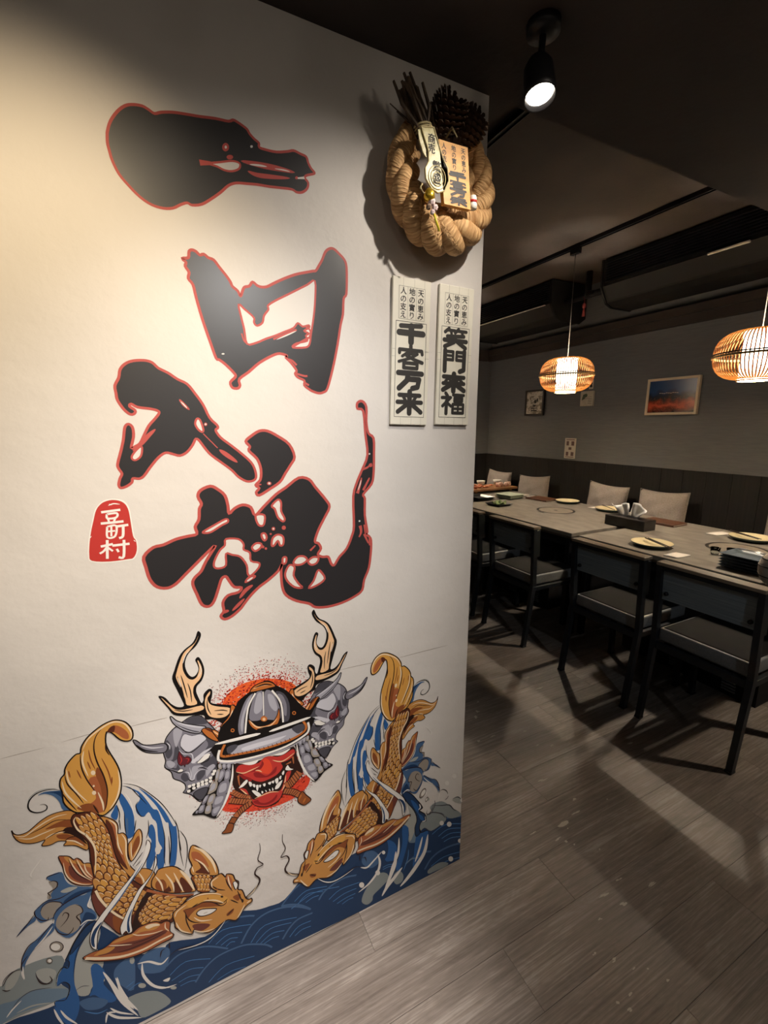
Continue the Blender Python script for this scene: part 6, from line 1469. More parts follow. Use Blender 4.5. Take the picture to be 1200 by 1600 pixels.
('neck_guard', '''P K 2963,6949,2576,6808,2585,6612,2663,6264,2781,5859,2933,5563,3079,5381,3232,5472,3377,5607,3597,5688,3615,5750,3475,5865,3351,6070,3226,6276,3062,6513,2991,6764
P x 2945,6913,2879,6893,2872,6766,2919,6755,2954,6819
P t 2938,6901,2897,6888,2893,6810,2922,6803,2943,6843
P s 2851,6878,2766,6851,2770,6727,2821,6719,2856,6778
P t 2842,6866,2789,6848,2791,6772,2822,6766,2845,6804
P s 2745,6839,2649,6809,2666,6689,2714,6669,2750,6739
P t 2734,6826,2674,6806,2686,6731,2716,6721,2737,6762
P x 2992,6753,2920,6733,2984,6464,3048,6480
P t 2994,6719,2950,6705,2990,6539,3029,6549
P s 2901,6726,2799,6687,2830,6529,2934,6393,2976,6457
P t 2902,6682,2837,6657,2858,6560,2922,6477,2948,6516
P s 2780,6671,2669,6638,2700,6397,2776,6351,2831,6424
P t 2775,6625,2706,6605,2724,6455,2773,6427,2806,6473
P x 3107,6443,2990,6415,3043,6203,3214,6150,3230,6196
P t 3115,6402,3043,6385,3077,6254,3182,6221,3192,6248
P s 2931,6364,2721,6353,2756,6040,2950,5995,3034,6081
P t 2917,6309,2787,6303,2808,6108,2928,6081,2980,6135
P s 3295,6113,3212,6125,3302,5933,3392,5943
P t 3302,6102,3250,6109,3306,5991,3362,5996
P x 3194,6095,3061,6087,3131,5857,3271,5869
P t 3188,6071,3104,6065,3148,5923,3236,5931
P s 3049,6012,2794,5979,2889,5736,3119,5710,3144,5820
P t 3036,5974,2878,5951,2936,5802,3079,5785,3094,5853
P s 3432,5889,3323,5890,3372,5699,3487,5725
P t 3425,5877,3358,5877,3389,5758,3459,5774
P x 3289,5829,3171,5826,3206,5604,3337,5637
P t 3278,5810,3206,5808,3227,5670,3310,5691
P s 3147,5698,2905,5715,3038,5484,3169,5493
P t 3121,5682,2971,5692,3052,5547,3135,5554
P s 3557,5737,3486,5800,3506,5715
P t 3546,5762,3503,5802,3515,5749
T w 6.2 0.0 2603,6794,2641,6397,2749,5989,2892,5666,3071,5407'''),
('helmet', '''P K 1070,8325,1182,8512,1375,8630,1517,8713,1838,8879,2029,8810,2148,8662,2341,8506,2552,8241,2785,7881,3011,7684,3236,7975,3273,7879,3129,7690,2933,7476,2202,7464,1447,7475,669,7507,712,7904,905,8074
P s 1545,8611,1467,8438,1316,8091,1251,7562,1148,7558,1131,7835,1221,8200,1375,8505
P t 1509,8571,1410,8345,1287,7989,1220,7613,1191,7822,1272,8152,1399,8447
P s 1621,8608,1787,8579,1765,7882,1537,7828,1411,7941,1472,8279
P t 1646,8550,1750,8539,1746,8122,1599,8008,1537,8148
P s 1829,8567,2032,8507,2185,8058,2205,7691,1923,7734,1795,7897
P t 1906,8473,2045,8392,2137,8041,2077,7937,1943,8141
P D 2103,8487,2317,8384,2451,8058,2440,7615,2286,7499,2270,7991
P s 2154,8400,2279,8343,2376,8048,2362,7723,2298,7785,2285,8076
S w 4.4 4.4 1600,8602,1393,8225,1283,7511
S w 2.4 2.4 1795,8585,1774,7912
S w 4.6 4.6 2017,8560,2232,8125,2267,7505
P C 1475,8698,1591,8812,1837,8856,2017,8790,2118,8650,1932,8640,1547,8649
L K 2.7 0.0 1475,8698,1591,8812,1837,8856,2017,8790,2118,8650,1932,8640,1547,8649
T e 3.4 0.0 1552,8734,1762,8771,2007,8722
T k 4.1 0.0 1588,8755,1833,8779,2042,8704
P C 1390,7996,1417,7867,1564,7682,1773,7612,1991,7646,2119,7809,2171,7997,2193,7736,2094,7513,1871,7423,1625,7507,1458,7665,1383,7870
L K 2.1 0.0 1390,7996,1417,7867,1564,7682,1773,7612,1991,7646,2119,7809,2171,7997,2193,7736,2094,7513,1871,7423,1625,7507,1458,7665,1383,7870
T e 4.5 0.0 1408,7890,1596,7627,1914,7561,2122,7718
P C 1592,7559,1966,7514,1982,7311,1622,7328
L K 2.1 0.0 1592,7559,1966,7514,1982,7311,1622,7328
P C 1860,7783,1833,7734,1772,7730,1714,7773,1692,7838,1720,7886,1780,7890,1838,7847
P e 1814,7786,1801,7758,1773,7754,1746,7776,1737,7811,1750,7838,1778,7842,1804,7820
P C 1036,7724,1020,7690,987,7685,955,7712,944,7755,960,7789,993,7794,1025,7767
P K 1013,7732,1005,7715,988,7712,973,7726,967,7747,975,7764,992,7767,1007,7753
P C 2622,7711,2605,7675,2567,7670,2531,7698,2517,7744,2534,7780,2572,7785,2608,7756
P K 2596,7719,2587,7701,2568,7699,2550,7713,2543,7736,2552,7754,2571,7756,2589,7742'''),
('helmet_brim', '''P K 614,7515,2946,7502,3016,7127,2891,6933,2570,6787,2028,6729,1483,6722,958,6794,625,6954,568,7088
P t 986,7254,1506,7271,2046,7280,2647,7286,2806,7190,2636,6991,2113,6964,1490,6980,1041,7032,884,7130
P T 1186,7161,1607,7173,2040,7145,2337,7125,2035,7042,1565,7044,1249,7057
P D 821,7294,991,7332,1089,7257,945,7128,843,7125
P D 2495,7303,2765,7340,2845,7185,2678,7071,2566,7152
S C 6.4 6.4 778,7409,682,7117,1074,7019,1738,6940,2405,6953,2794,7065,2885,7214,2806,7403
S w 6.0 6.0 648,7297,602,7107,650,6984,1029,6848,1658,6777,2323,6803,2837,6964,2960,7112,2940,7325
S t 3.5 3.5 630,6936,1026,6792,1655,6720,2358,6735,2866,6886
P w 637,7526,1559,7472,1575,7377,665,7449
L K 1.7 0.0 637,7526,1559,7472,1575,7377,665,7449
P w 1981,7443,2910,7496,2931,7413,1999,7359
L K 1.8 0.0 1981,7443,2910,7496,2931,7413,1999,7359
S d 1.7 1.7 760,7132,782,7067
S d 1.7 1.7 862,7110,885,7045
S d 1.7 1.7 966,7088,989,7022
S d 1.7 1.7 1070,7065,1094,7000
S d 1.7 1.7 1176,7051,1200,6985
S d 1.7 1.7 1282,7032,1306,6966
S d 1.7 1.7 1390,7021,1414,6955
S d 1.8 1.8 1499,7010,1524,6943
S d 1.8 1.8 1609,7003,1634,6936
S d 1.8 1.8 1720,6996,1745,6929
S d 1.8 1.8 1832,6993,1857,6926
S d 1.8 1.8 1945,6994,1971,6926
S d 1.8 1.8 2059,7000,2085,6931
S d 1.8 1.8 2174,7005,2201,6936
S d 1.8 1.8 2291,7010,2318,6941
S d 1.8 1.8 2408,7020,2435,6951''')]),
('carp_painting', 'large painted golden carp diving right, at the lower left of the wall', 'mural', [
('wave_claws', '''P v -3120,5420,-3012,5472,-2833,5440,-2793,5211,-2730,5051,-2587,4911,-2313,4733,-2274,4613,-2364,4453,-2446,4283,-2344,4034,-2343,3837,-2534,3864,-2726,3699,-2902,3621,-3046,3806,-3136,4080,-3109,4308,-3345,4331,-3416,4554,-3396,4721,-3205,4847,-3102,4878,-3104,5028,-3017,5097,-2932,5139
P x -3090,5315,-2996,5278,-2938,5172,-3020,5069,-3092,4961,-3084,4867,-3161,4882,-3123,5038,-3035,5108
P x -3305,4667,-3174,4770,-3020,4725,-2934,4599,-3045,4513,-3103,4365,-3225,4348,-3307,4488
P x -3053,4274,-2935,4417,-2784,4481,-2645,4430,-2572,4233,-2638,4116,-2638,3928,-2720,3758,-2870,3726,-3017,3882,-3095,4085
P F -2914,4950,-2749,4977,-2594,4890,-2803,4857
P F -2658,4683,-2485,4738,-2386,4682,-2498,4623
P n -2864,4680,-2649,4769,-2401,4737,-2326,4648,-2538,4645,-2749,4613,-2896,4577
P n -2509,4133,-2375,3989,-2367,3858,-2535,3897,-2621,3886,-2585,4021
P v -3804,4211,-3647,4397,-3477,4531,-3413,4582,-3430,4443,-3573,4380
P v -3826,3358,-3755,3618,-3621,3836,-3448,3969,-3295,4087,-3141,4206,-3146,3993,-3363,3853,-3537,3720,-3703,3490,-3801,3247
T k 2.3 0.0 -3121,5385,-3093,5449,-2975,5452,-2837,5442
T k 2.4 0.0 -3084,5282,-3013,5296,-2943,5219,-2967,5099,-3082,5045,-3134,5029,-3105,4939,-3133,4866
T k 2.4 0.0 -3397,4707,-3206,4833,-2933,4781,-2638,4869
T k 2.3 0.0 -3405,4487,-3424,4649,-3396,4721
T k 2.4 0.0 -3321,4617,-3255,4757,-3114,4780,-2947,4667,-2899,4549
T k 2.4 0.0 -3416,4554,-3337,4401,-3226,4334,-3198,4407
T k 2.3 0.0 -3804,4211,-3608,4403,-3427,4621
T k 2.4 0.0 -3138,4234,-3074,4439,-2874,4595,-2577,4667,-2321,4692
T k 2.5 0.0 -3114,4097,-3077,3888,-2931,3734,-2821,3790,-2791,3866
T k 2.4 0.0 -3023,4009,-2885,4141,-2839,4268,-2902,4351,-2961,4280
T k 2.5 0.0 -2684,4453,-2592,4338,-2579,4174,-2700,4122,-2647,3934,-2677,3763,-2860,3626
T k 2.5 0.0 -2283,4655,-2365,4484,-2454,4350,-2457,4226,-2399,4161
T k 2.4 0.0 -3826,3358,-3764,3624,-3617,3864,-3412,3946
T k 2.4 0.0 -3132,4200,-3299,4058,-3484,3839
T k 2.4 0.0 -3810,3254,-3806,3437,-3667,3621
T k 2.5 0.0 -3598,2981,-3555,2760,-3449,2636,-3342,2673,-3366,2819
T k 2.3 0.0 -4177,3078,-4099,3239,-3952,3351,-3821,3323
T k 2.3 0.0 -4205,3005,-4139,2926,-4066,2905
T w 3.1 0.0 -3152,4120,-3316,3916,-3537,3720
T w 3.3 0.0 -2326,4648,-2414,4420,-2460,4291,-2418,4188
T w 3.1 0.0 -3783,3390,-3808,3190,-3799,3027
T w 3.0 0.0 -3349,5573,-3353,5691,-3128,5973
T w 3.3 0.0 -2392,3825,-2535,3897,-2670,3822
P k -3024,3447,-3073,3367,-3167,3383,-3250,3484,-3274,3610,-3226,3689,-3133,3675,-3049,3575
P x -3039,3457,-3082,3389,-3165,3403,-3238,3491,-3259,3600,-3217,3668,-3135,3654,-3062,3567
P w -3086,3481,-3118,3431,-3180,3442,-3236,3508,-3252,3589,-3221,3639,-3159,3629,-3103,3563
P k -3265,3195,-3287,3152,-3330,3157,-3367,3206,-3377,3271,-3354,3313,-3312,3309,-3275,3260
P x -3274,3201,-3293,3167,-3328,3171,-3359,3212,-3368,3264,-3349,3299,-3314,3294,-3283,3254
P w -3281,3206,-3295,3182,-3319,3184,-3340,3212,-3345,3249,-3332,3274,-3308,3272,-3287,3244'''),
('water_swoosh', '''P W -1536,7195,-1206,7042,-969,6720,-730,6318,-538,5822,-409,5342,-299,5066,-302,4649,-396,4207,-712,4311,-1081,4445,-1419,4783,-1550,5284,-1655,5998,-1681,6596,-1676,6652
P u -1171,6946,-934,6610,-694,6096,-547,5596,-482,5566,-494,5067,-591,4474,-722,4478,-642,5140,-642,5703,-705,5794,-848,6286,-1019,6659
P u -1427,7087,-1224,6852,-1173,6637,-1270,6502,-1268,6294,-1149,6132,-1028,6216,-965,6006,-890,5819,-900,5329,-838,5079,-963,4985,-978,4549,-858,4517,-768,5012,-761,5635,-828,6156,-929,6261,-1031,6533,-1179,6856
P u -1532,6965,-1424,6695,-1338,6334,-1348,5978,-1384,5730,-1502,5688,-1539,5805,-1540,6166,-1524,6450,-1584,6797
P u -1641,6695,-1632,6435,-1693,6302,-1784,6440,-1724,6572
P v -1503,6223,-1461,6204,-1493,5831,-1521,5815
P u -1049,5832,-976,5828,-939,5596,-963,5204,-998,4940,-1130,4630,-1217,4739,-1131,5133,-1042,5399,-1095,5579
T K 2.2 0.0 -1492,7137,-1327,7005,-1206,6762,-1040,6430
T K 2.3 0.0 -1209,6602,-1272,6500,-1247,6320,-1188,6168,-1092,6141
T K 2.2 0.0 -1513,6445,-1538,6067,-1535,5803
T K 2.2 0.0 -1641,6695,-1610,6425,-1657,6188
T K 2.3 0.0 -1472,7197,-1208,7019,-970,6709,-731,6307,-539,5810,-422,5361
T K 2.5 0.0 -413,5408,-299,5066,-302,4649,-385,4221
T K 2.3 0.0 -1055,6017,-1077,5723,-1147,5512
T K 2.4 0.0 -772,5702,-758,5322,-810,4844,-811,4557
T K 2.5 0.0 -495,5759,-450,5425,-453,4790,-417,4317
T K 2.4 0.0 -670,5374,-686,4908,-731,4515
T K 2.4 0.0 -980,4931,-924,5028,-894,5107
T K 2.2 0.0 -1627,6280,-1635,5988
T K 2.3 0.0 -1303,6131,-1367,5801
T K 2.5 0.0 -460,5304,-430,4778
T K 2.4 0.0 -642,5703,-633,5135,-722,4478
T w 2.1 0.0 -1453,6931,-1363,6637,-1329,6232
T w 2.2 0.0 -1456,4866,-1296,5124,-1160,5365
P W -873,5050,-898,4973,-942,4959,-980,5015,-990,5109,-965,5185,-921,5199,-883,5144
P v -2588,7456,-2743,7528,-2904,7566,-3015,7528,-2890,7516,-2754,7399,-2671,7213,-2648,7046,-2594,6956,-2506,6916,-2592,7293
P n -2606,7449,-2746,7508,-2887,7538,-2749,7480,-2639,7344,-2609,7240
T K 2.9 0.0 -2602,7477,-2738,7570,-2900,7602,-3045,7576,-3158,7478,-3205,7347,-3185,7226,-3099,7134,-2996,7106,-2911,7133,-2893,7209,-2939,7274,-3009,7290
T F 1.8 0.0 -3206,7412,-3151,7534,-3019,7623,-2856,7628,-2677,7562'''),
('side_fins', '''P g -3540,6889,-3518,6804,-3447,6732,-3312,6726,-3199,6787,-3046,6895,-2872,6966,-2682,6971,-2516,6927,-2398,6781,-2357,6389,-2287,6007,-2279,5836,-2334,5784,-2492,5975,-2615,6052,-2722,6105,-2665,6186,-2808,6256,-2939,6228,-3061,6258,-3091,6304,-3023,6399,-3148,6399,-3287,6432,-3436,6535,-3519,6701
L k 2.2 0.0 -3540,6889,-3518,6804,-3447,6732,-3312,6726,-3199,6787,-3046,6895,-2872,6966,-2682,6971,-2516,6927,-2398,6781,-2357,6389,-2287,6007,-2279,5836,-2334,5784,-2492,5975,-2615,6052,-2722,6105,-2665,6186,-2808,6256,-2939,6228,-3061,6258,-3091,6304,-3023,6399,-3148,6399,-3287,6432,-3436,6535,-3519,6701
P b -2796,6719,-2624,6731,-2501,6674,-2441,6429,-2524,6468,-2705,6584,-2850,6622,-2992,6659
P k -2648,6526,-2521,6498,-2424,6389,-2362,6139,-2297,5916,-2468,6190,-2582,6340,-2702,6428
P b -2810,6419,-2624,6360,-2429,6140,-2322,5896,-2484,6041,-2620,6202,-2780,6311
T c 2.9 0.0 -3527,6764,-3361,6654,-3168,6742,-2972,6831,-2756,6883,-2567,6858
T c 3.0 0.0 -3020,6428,-2867,6477,-2658,6438
T c 3.1 0.0 -2663,6207,-2520,6121,-2364,5918
T c 2.9 0.0 -3461,6658,-3273,6551,-3065,6572,-2810,6603
T k 2.1 0.0 -2522,6684,-2788,6791,-3048,6715,-3300,6655
T k 2.2 0.0 -2486,6419,-2760,6487,-3000,6418
T k 2.2 0.0 -2377,6210,-2592,6251,-2685,6202
P y -2846,5858,-2765,5845,-2654,5774,-2588,5653,-2526,5665,-2452,5568,-2416,5461,-2327,5429,-2266,5323,-2264,5112,-2258,4868,-2331,4811,-2470,4873,-2622,4987,-2725,5148,-2785,5363,-2800,5575
L k 2.3 0.0 -2846,5858,-2765,5845,-2654,5774,-2588,5653,-2526,5665,-2452,5568,-2416,5461,-2327,5429,-2266,5323,-2264,5112,-2258,4868,-2331,4811,-2470,4873,-2622,4987,-2725,5148,-2785,5363,-2800,5575
P g -2750,5809,-2657,5755,-2591,5625,-2494,5590,-2418,5447,-2309,5405,-2282,5272,-2432,5410,-2580,5547,-2690,5633
P m -2681,5541,-2579,5370,-2499,5179,-2358,4953,-2305,4863,-2482,4961,-2626,5130,-2703,5348
T c 2.6 0.0 -2775,5677,-2769,5384,-2687,5133,-2506,4929,-2329,4831
T c 2.6 0.0 -2659,5733,-2608,5474,-2515,5217,-2318,4931
T c 2.6 0.0 -2529,5637,-2477,5375,-2401,5126,-2296,4949
T c 2.6 0.0 -2407,5456,-2389,5239,-2290,5006
T k 1.9 0.0 -2681,5716,-2630,5456,-2537,5200,-2341,4913
T k 1.9 0.0 -2561,5624,-2499,5357,-2424,5109,-2298,4926
P m -2270,5958,-2205,5794,-2200,5556,-2214,5325,-2253,5346,-2303,5461,-2276,5713
P g -1923,6503,-1732,6305,-1671,6124,-1690,5926,-1595,5901,-1525,5726,-1551,5346,-1553,4979,-1426,4662,-1530,4523,-1681,4855,-1818,5233,-1883,5657,-1966,6082,-2030,6466
L k 2.4 0.0 -1923,6503,-1732,6305,-1671,6124,-1690,5926,-1595,5901,-1525,5726,-1551,5346,-1553,4979,-1426,4662,-1530,4523,-1681,4855,-1818,5233,-1883,5657,-1966,6082,-2030,6466
P d -1891,6402,-1802,6244,-1749,5924,-1742,5563,-1651,5153,-1593,4845,-1741,5138,-1830,5547,-1888,6021
P y -1793,6328,-1716,6145,-1740,5801,-1677,5560,-1637,5298,-1621,5014,-1700,5330,-1736,5620,-1764,5991
T c 2.9 0.0 -1831,6374,-1713,6173,-1721,5881
T c 3.0 0.0 -1624,5879,-1559,5653,-1585,5271,-1542,4911
T c 3.0 0.0 -1708,5905,-1716,5610,-1658,5309
P g -1519,5536,-1426,5648,-1346,5791,-1263,5848,-1216,5698,-1254,5405,-1383,5162,-1507,5041,-1544,5275
L k 2.5 0.0 -1519,5536,-1426,5648,-1346,5791,-1263,5848,-1216,5698,-1254,5405,-1383,5162,-1507,5041,-1544,5275
P b -1389,5570,-1290,5673,-1291,5429,-1420,5249,-1498,5135,-1451,5387
T c 2.8 0.0 -1258,5779,-1261,5506,-1377,5227,-1482,5065
T c 2.1 0.0 -1456,5572,-1481,5310,-1479,5094
T k 2.2 0.0 -1499,4888,-1348,5057,-1245,5191
T k 2.2 0.0 -1435,4854,-1286,4994,-1177,5187
P g -1456,4731,-1281,4724,-1116,4584,-1054,4411,-1161,4081,-1346,4290,-1451,4521
L k 2.2 0.0 -1456,4731,-1281,4724,-1116,4584,-1054,4411,-1161,4081,-1346,4290,-1451,4521
T c 3.2 0.0 -1387,4660,-1310,4410,-1304,4196
P b -1471,4567,-1355,4469,-1349,4256,-1463,4389
P g -980,4512,-862,4520,-656,4453,-508,4296,-362,4001,-259,3717,-196,3440,-460,3534,-722,3664,-972,3860,-1142,4063,-1135,4279,-1026,4431
L k 3.0 0.0 -980,4512,-862,4520,-656,4453,-508,4296,-362,4001,-259,3717,-196,3440,-460,3534,-722,3664,-972,3860,-1142,4063,-1135,4279,-1026,4431
P b -1047,4195,-891,4181,-830,3968,-896,3824,-1065,3991
P d -824,4036,-738,3735,-921,3831,-795,3912
P d -637,4041,-509,3606,-694,3674,-700,3931,-642,3972
P d -475,4026,-334,3729,-269,3489,-458,3558,-539,3915
T c 3.9 0.0 -1053,4368,-951,4099,-921,3831
T c 4.0 0.0 -831,4326,-703,3962,-688,3681
T c 4.0 0.0 -651,4265,-545,3838,-479,3563
T c 7.6 0.0 -510,4269,-347,3912,-227,3477
P g -165,4843,15,4646,223,4315,345,3993,381,3666,231,3687,11,3828,-229,3936,-280,4139,-224,4247,-279,4500,-250,4700
L k 3.1 0.0 -165,4843,15,4646,223,4315,345,3993,381,3666,231,3687,11,3828,-229,3936,-280,4139,-224,4247,-279,4500,-250,4700
P y -208,4643,-47,4562,100,4268,164,3976,37,4190,-173,4373
P d -93,4331,62,4141,179,3782,14,3871,-173,4009,-27,4078
T c 6.9 0.0 -143,4771,63,4542,260,4111,320,3725
T c 3.5 0.0 -142,4411,35,4155,154,3833
T c 2.7 0.0 -226,4220,-200,4023
P b -254,3935,181,3718,228,3561,118,3244,-135,3387,-205,3657
L k 2.4 0.0 -254,3935,181,3718,228,3561,118,3244,-135,3387,-205,3657
X - -209,3900,-133,3412 174,3710,113,3254 4 4'''),
('tail_fin', '''P G -1643,8597,-1548,8534,-1430,8344,-1324,8252,-1209,8236,-1154,8338,-1167,8524,-1257,8704,-1384,8806,-1517,8838,-1701,8793,-1889,8681,-2033,8556,-2141,8390,-2173,8255,-2260,8249,-2408,8108,-2487,7963,-2506,7853,-2584,7766,-2617,7603,-2593,7414,-2599,7176,-2512,6964,-2397,6821,-2228,6760,-2082,6663,-1936,6534,-1791,6596,-1661,6729,-1539,6968,-1491,7262,-1502,7577,-1567,7848,-1653,8123,-1689,8345
L K 3.1 0.0 -1643,8597,-1548,8534,-1430,8344,-1324,8252,-1209,8236,-1154,8338,-1167,8524,-1257,8704,-1384,8806,-1517,8838,-1701,8793,-1889,8681,-2033,8556,-2141,8390,-2173,8255,-2260,8249,-2408,8108,-2487,7963,-2506,7853,-2584,7766,-2617,7603,-2593,7414,-2599,7176,-2512,6964,-2397,6821,-2228,6760,-2082,6663,-1936,6534,-1791,6596,-1661,6729,-1539,6968,-1491,7262,-1502,7577,-1567,7848,-1653,8123,-1689,8345
P y -1628,8591,-1555,8685,-1463,8702,-1357,8619,-1257,8464,-1233,8329,-1275,8283,-1361,8350,-1441,8468,-1523,8556
P d -1637,8589,-1566,8689,-1475,8700,-1505,8555,-1567,8565
P y -2099,7540,-1919,7559,-1817,7240,-1798,6889,-1873,6655,-2017,6634,-2182,6771,-2306,6857,-2067,6969,-2008,7098
P b -1895,7792,-1814,7486,-1785,7103,-1841,6783,-1904,6621,-1895,6931,-1901,7306,-1956,7634
P b -2385,6930,-2205,6973,-2059,6878,-1994,6630,-2186,6732
T k 3.1 0.0 -1682,8757,-1855,8546,-1919,8274,-1897,7937,-1807,7508,-1779,7125,-1838,6775,-1900,6613
T k 3.0 0.0 -2173,8255,-2190,7907,-2121,7543,-1999,7187
T k 3.0 0.0 -2502,7852,-2482,7600,-2361,7309,-2243,6984
T k 3.0 0.0 -2593,7414,-2528,7199,-2388,6863
T k 3.1 0.0 -1689,8345,-1698,8169,-1648,8000
T k 3.1 0.0 -2080,6887,-1998,6600
T c 3.6 0.0 -2130,8298,-2010,8524,-1796,8684,-1517,8796,-1299,8695,-1185,8434,-1206,8265
T c 3.8 0.0 -1524,7586,-1525,7207,-1619,6869,-1788,6626
T c 3.5 0.0 -2459,7952,-2451,7647,-2337,7329,-2174,7015
T c 3.5 0.0 -2566,7700,-2545,7423,-2445,7170,-2302,6893
T c 3.7 0.0 -1959,7176,-1901,6871,-1901,6651
T c 3.5 0.0 -2105,8289,-2157,8013,-2090,7627
T b 2.7 0.0 -2018,8286,-2004,8014,-1944,7750
T b 2.7 0.0 -2070,8009,-2029,7784
T b 2.8 0.0 -1806,7999,-1712,7598,-1682,7215
T b 2.9 0.0 -1658,7454,-1676,7275
T b 2.7 0.0 -2279,7882,-2222,7620
T b 2.7 0.0 -2426,7910,-2415,7728
P c -1952,7669,-1969,7633,-2001,7628,-2029,7657,-2037,7703,-2020,7739,-1989,7744,-1960,7715
P c -1992,7165,-2007,7133,-2036,7129,-2062,7156,-2069,7198,-2054,7231,-2025,7235,-1999,7208
P c -2000,7347,-2007,7331,-2022,7329,-2035,7342,-2038,7363,-2031,7379,-2016,7381,-2003,7368'''),
('body', '''P d -2454,6801,-2518,6676,-2484,6443,-2395,6244,-2288,6001,-2280,5963,-2272,5711,-2280,5479,-2271,5176,-2266,4932,-2310,4714,-2369,4503,-2340,4141,-2264,3845,-2086,3450,-1936,3130,-1680,3001,-1405,2815,-793,2807,-724,2989,-423,3297,-250,3366,-544,3508,-927,3762,-1216,4040,-1123,3978,-1411,4332,-1585,4648,-1725,5032,-1812,5472,-1840,5886,-1898,6236,-1985,6500,-2102,6679,-2249,6767,-2376,6778
L k 2.7 0.0 -2454,6801,-2518,6676,-2484,6443,-2395,6244,-2288,6001,-2280,5963,-2272,5711,-2280,5479,-2271,5176,-2266,4932,-2310,4714,-2369,4503,-2340,4141,-2264,3845,-2086,3450,-1936,3130,-1680,3001,-1405,2815,-793,2807,-724,2989,-423,3297,-250,3366,-544,3508,-927,3762,-1216,4040,-1123,3978,-1411,4332,-1585,4648,-1725,5032,-1812,5472,-1840,5886,-1898,6236,-1985,6500,-2102,6679,-2249,6767,-2376,6778
P y -2071,6658,-1987,6485,-1904,6223,-1846,5872,-1822,5483,-1749,5051,-1610,4667,-1655,4661,-1791,5073,-1866,5505,-1910,5887,-1967,6237,-2034,6475
P m -2365,4501,-2279,4513,-2179,4239,-2078,3961,-1909,3669,-1812,3514,-1915,3156,-2086,3456,-2262,3866,-2339,4146
P b -2014,3732,-1856,3525,-1824,3392,-1915,3156,-2026,3387
X - -2439,6637,-2325,6277,-2220,6000,-2172,5872,-2167,5569,-2203,5230,-2255,4860,-2219,4473,-2090,4100,-1898,3778 -2066,6637,-1944,6252,-1870,5865,-1869,5561,-1799,5163,-1666,4779,-1592,4438,-1514,4262,-1469,4160,-1438,4047 17 4
X - -1889,3734,-1769,3585,-1657,3478 -1467,4178,-1366,4083,-1240,3934 3 4
P k -1686,3101,-1572,3499,-1384,3887,-1219,4007,-1158,3829,-1409,3616,-1507,3387,-1477,3153,-1614,3056
X - -1497,3436,-1462,3179,-1199,3073,-810,2929 -1213,3789,-1144,3839,-807,3610,-420,3333 8 5
T c 4.3 0.0 -2419,6729,-2473,6630,-2424,6389,-2310,6209,-2288,6170,-2190,5898,-2164,5650,-2200,5312,-2240,5033
S c 5.2 4.6 -2271,4625,-2211,4345,-2072,3982,-1928,3706,-1767,3473
S y 6.7 3.3 -1265,4068,-927,3762,-545,3497,-250,3366'''),
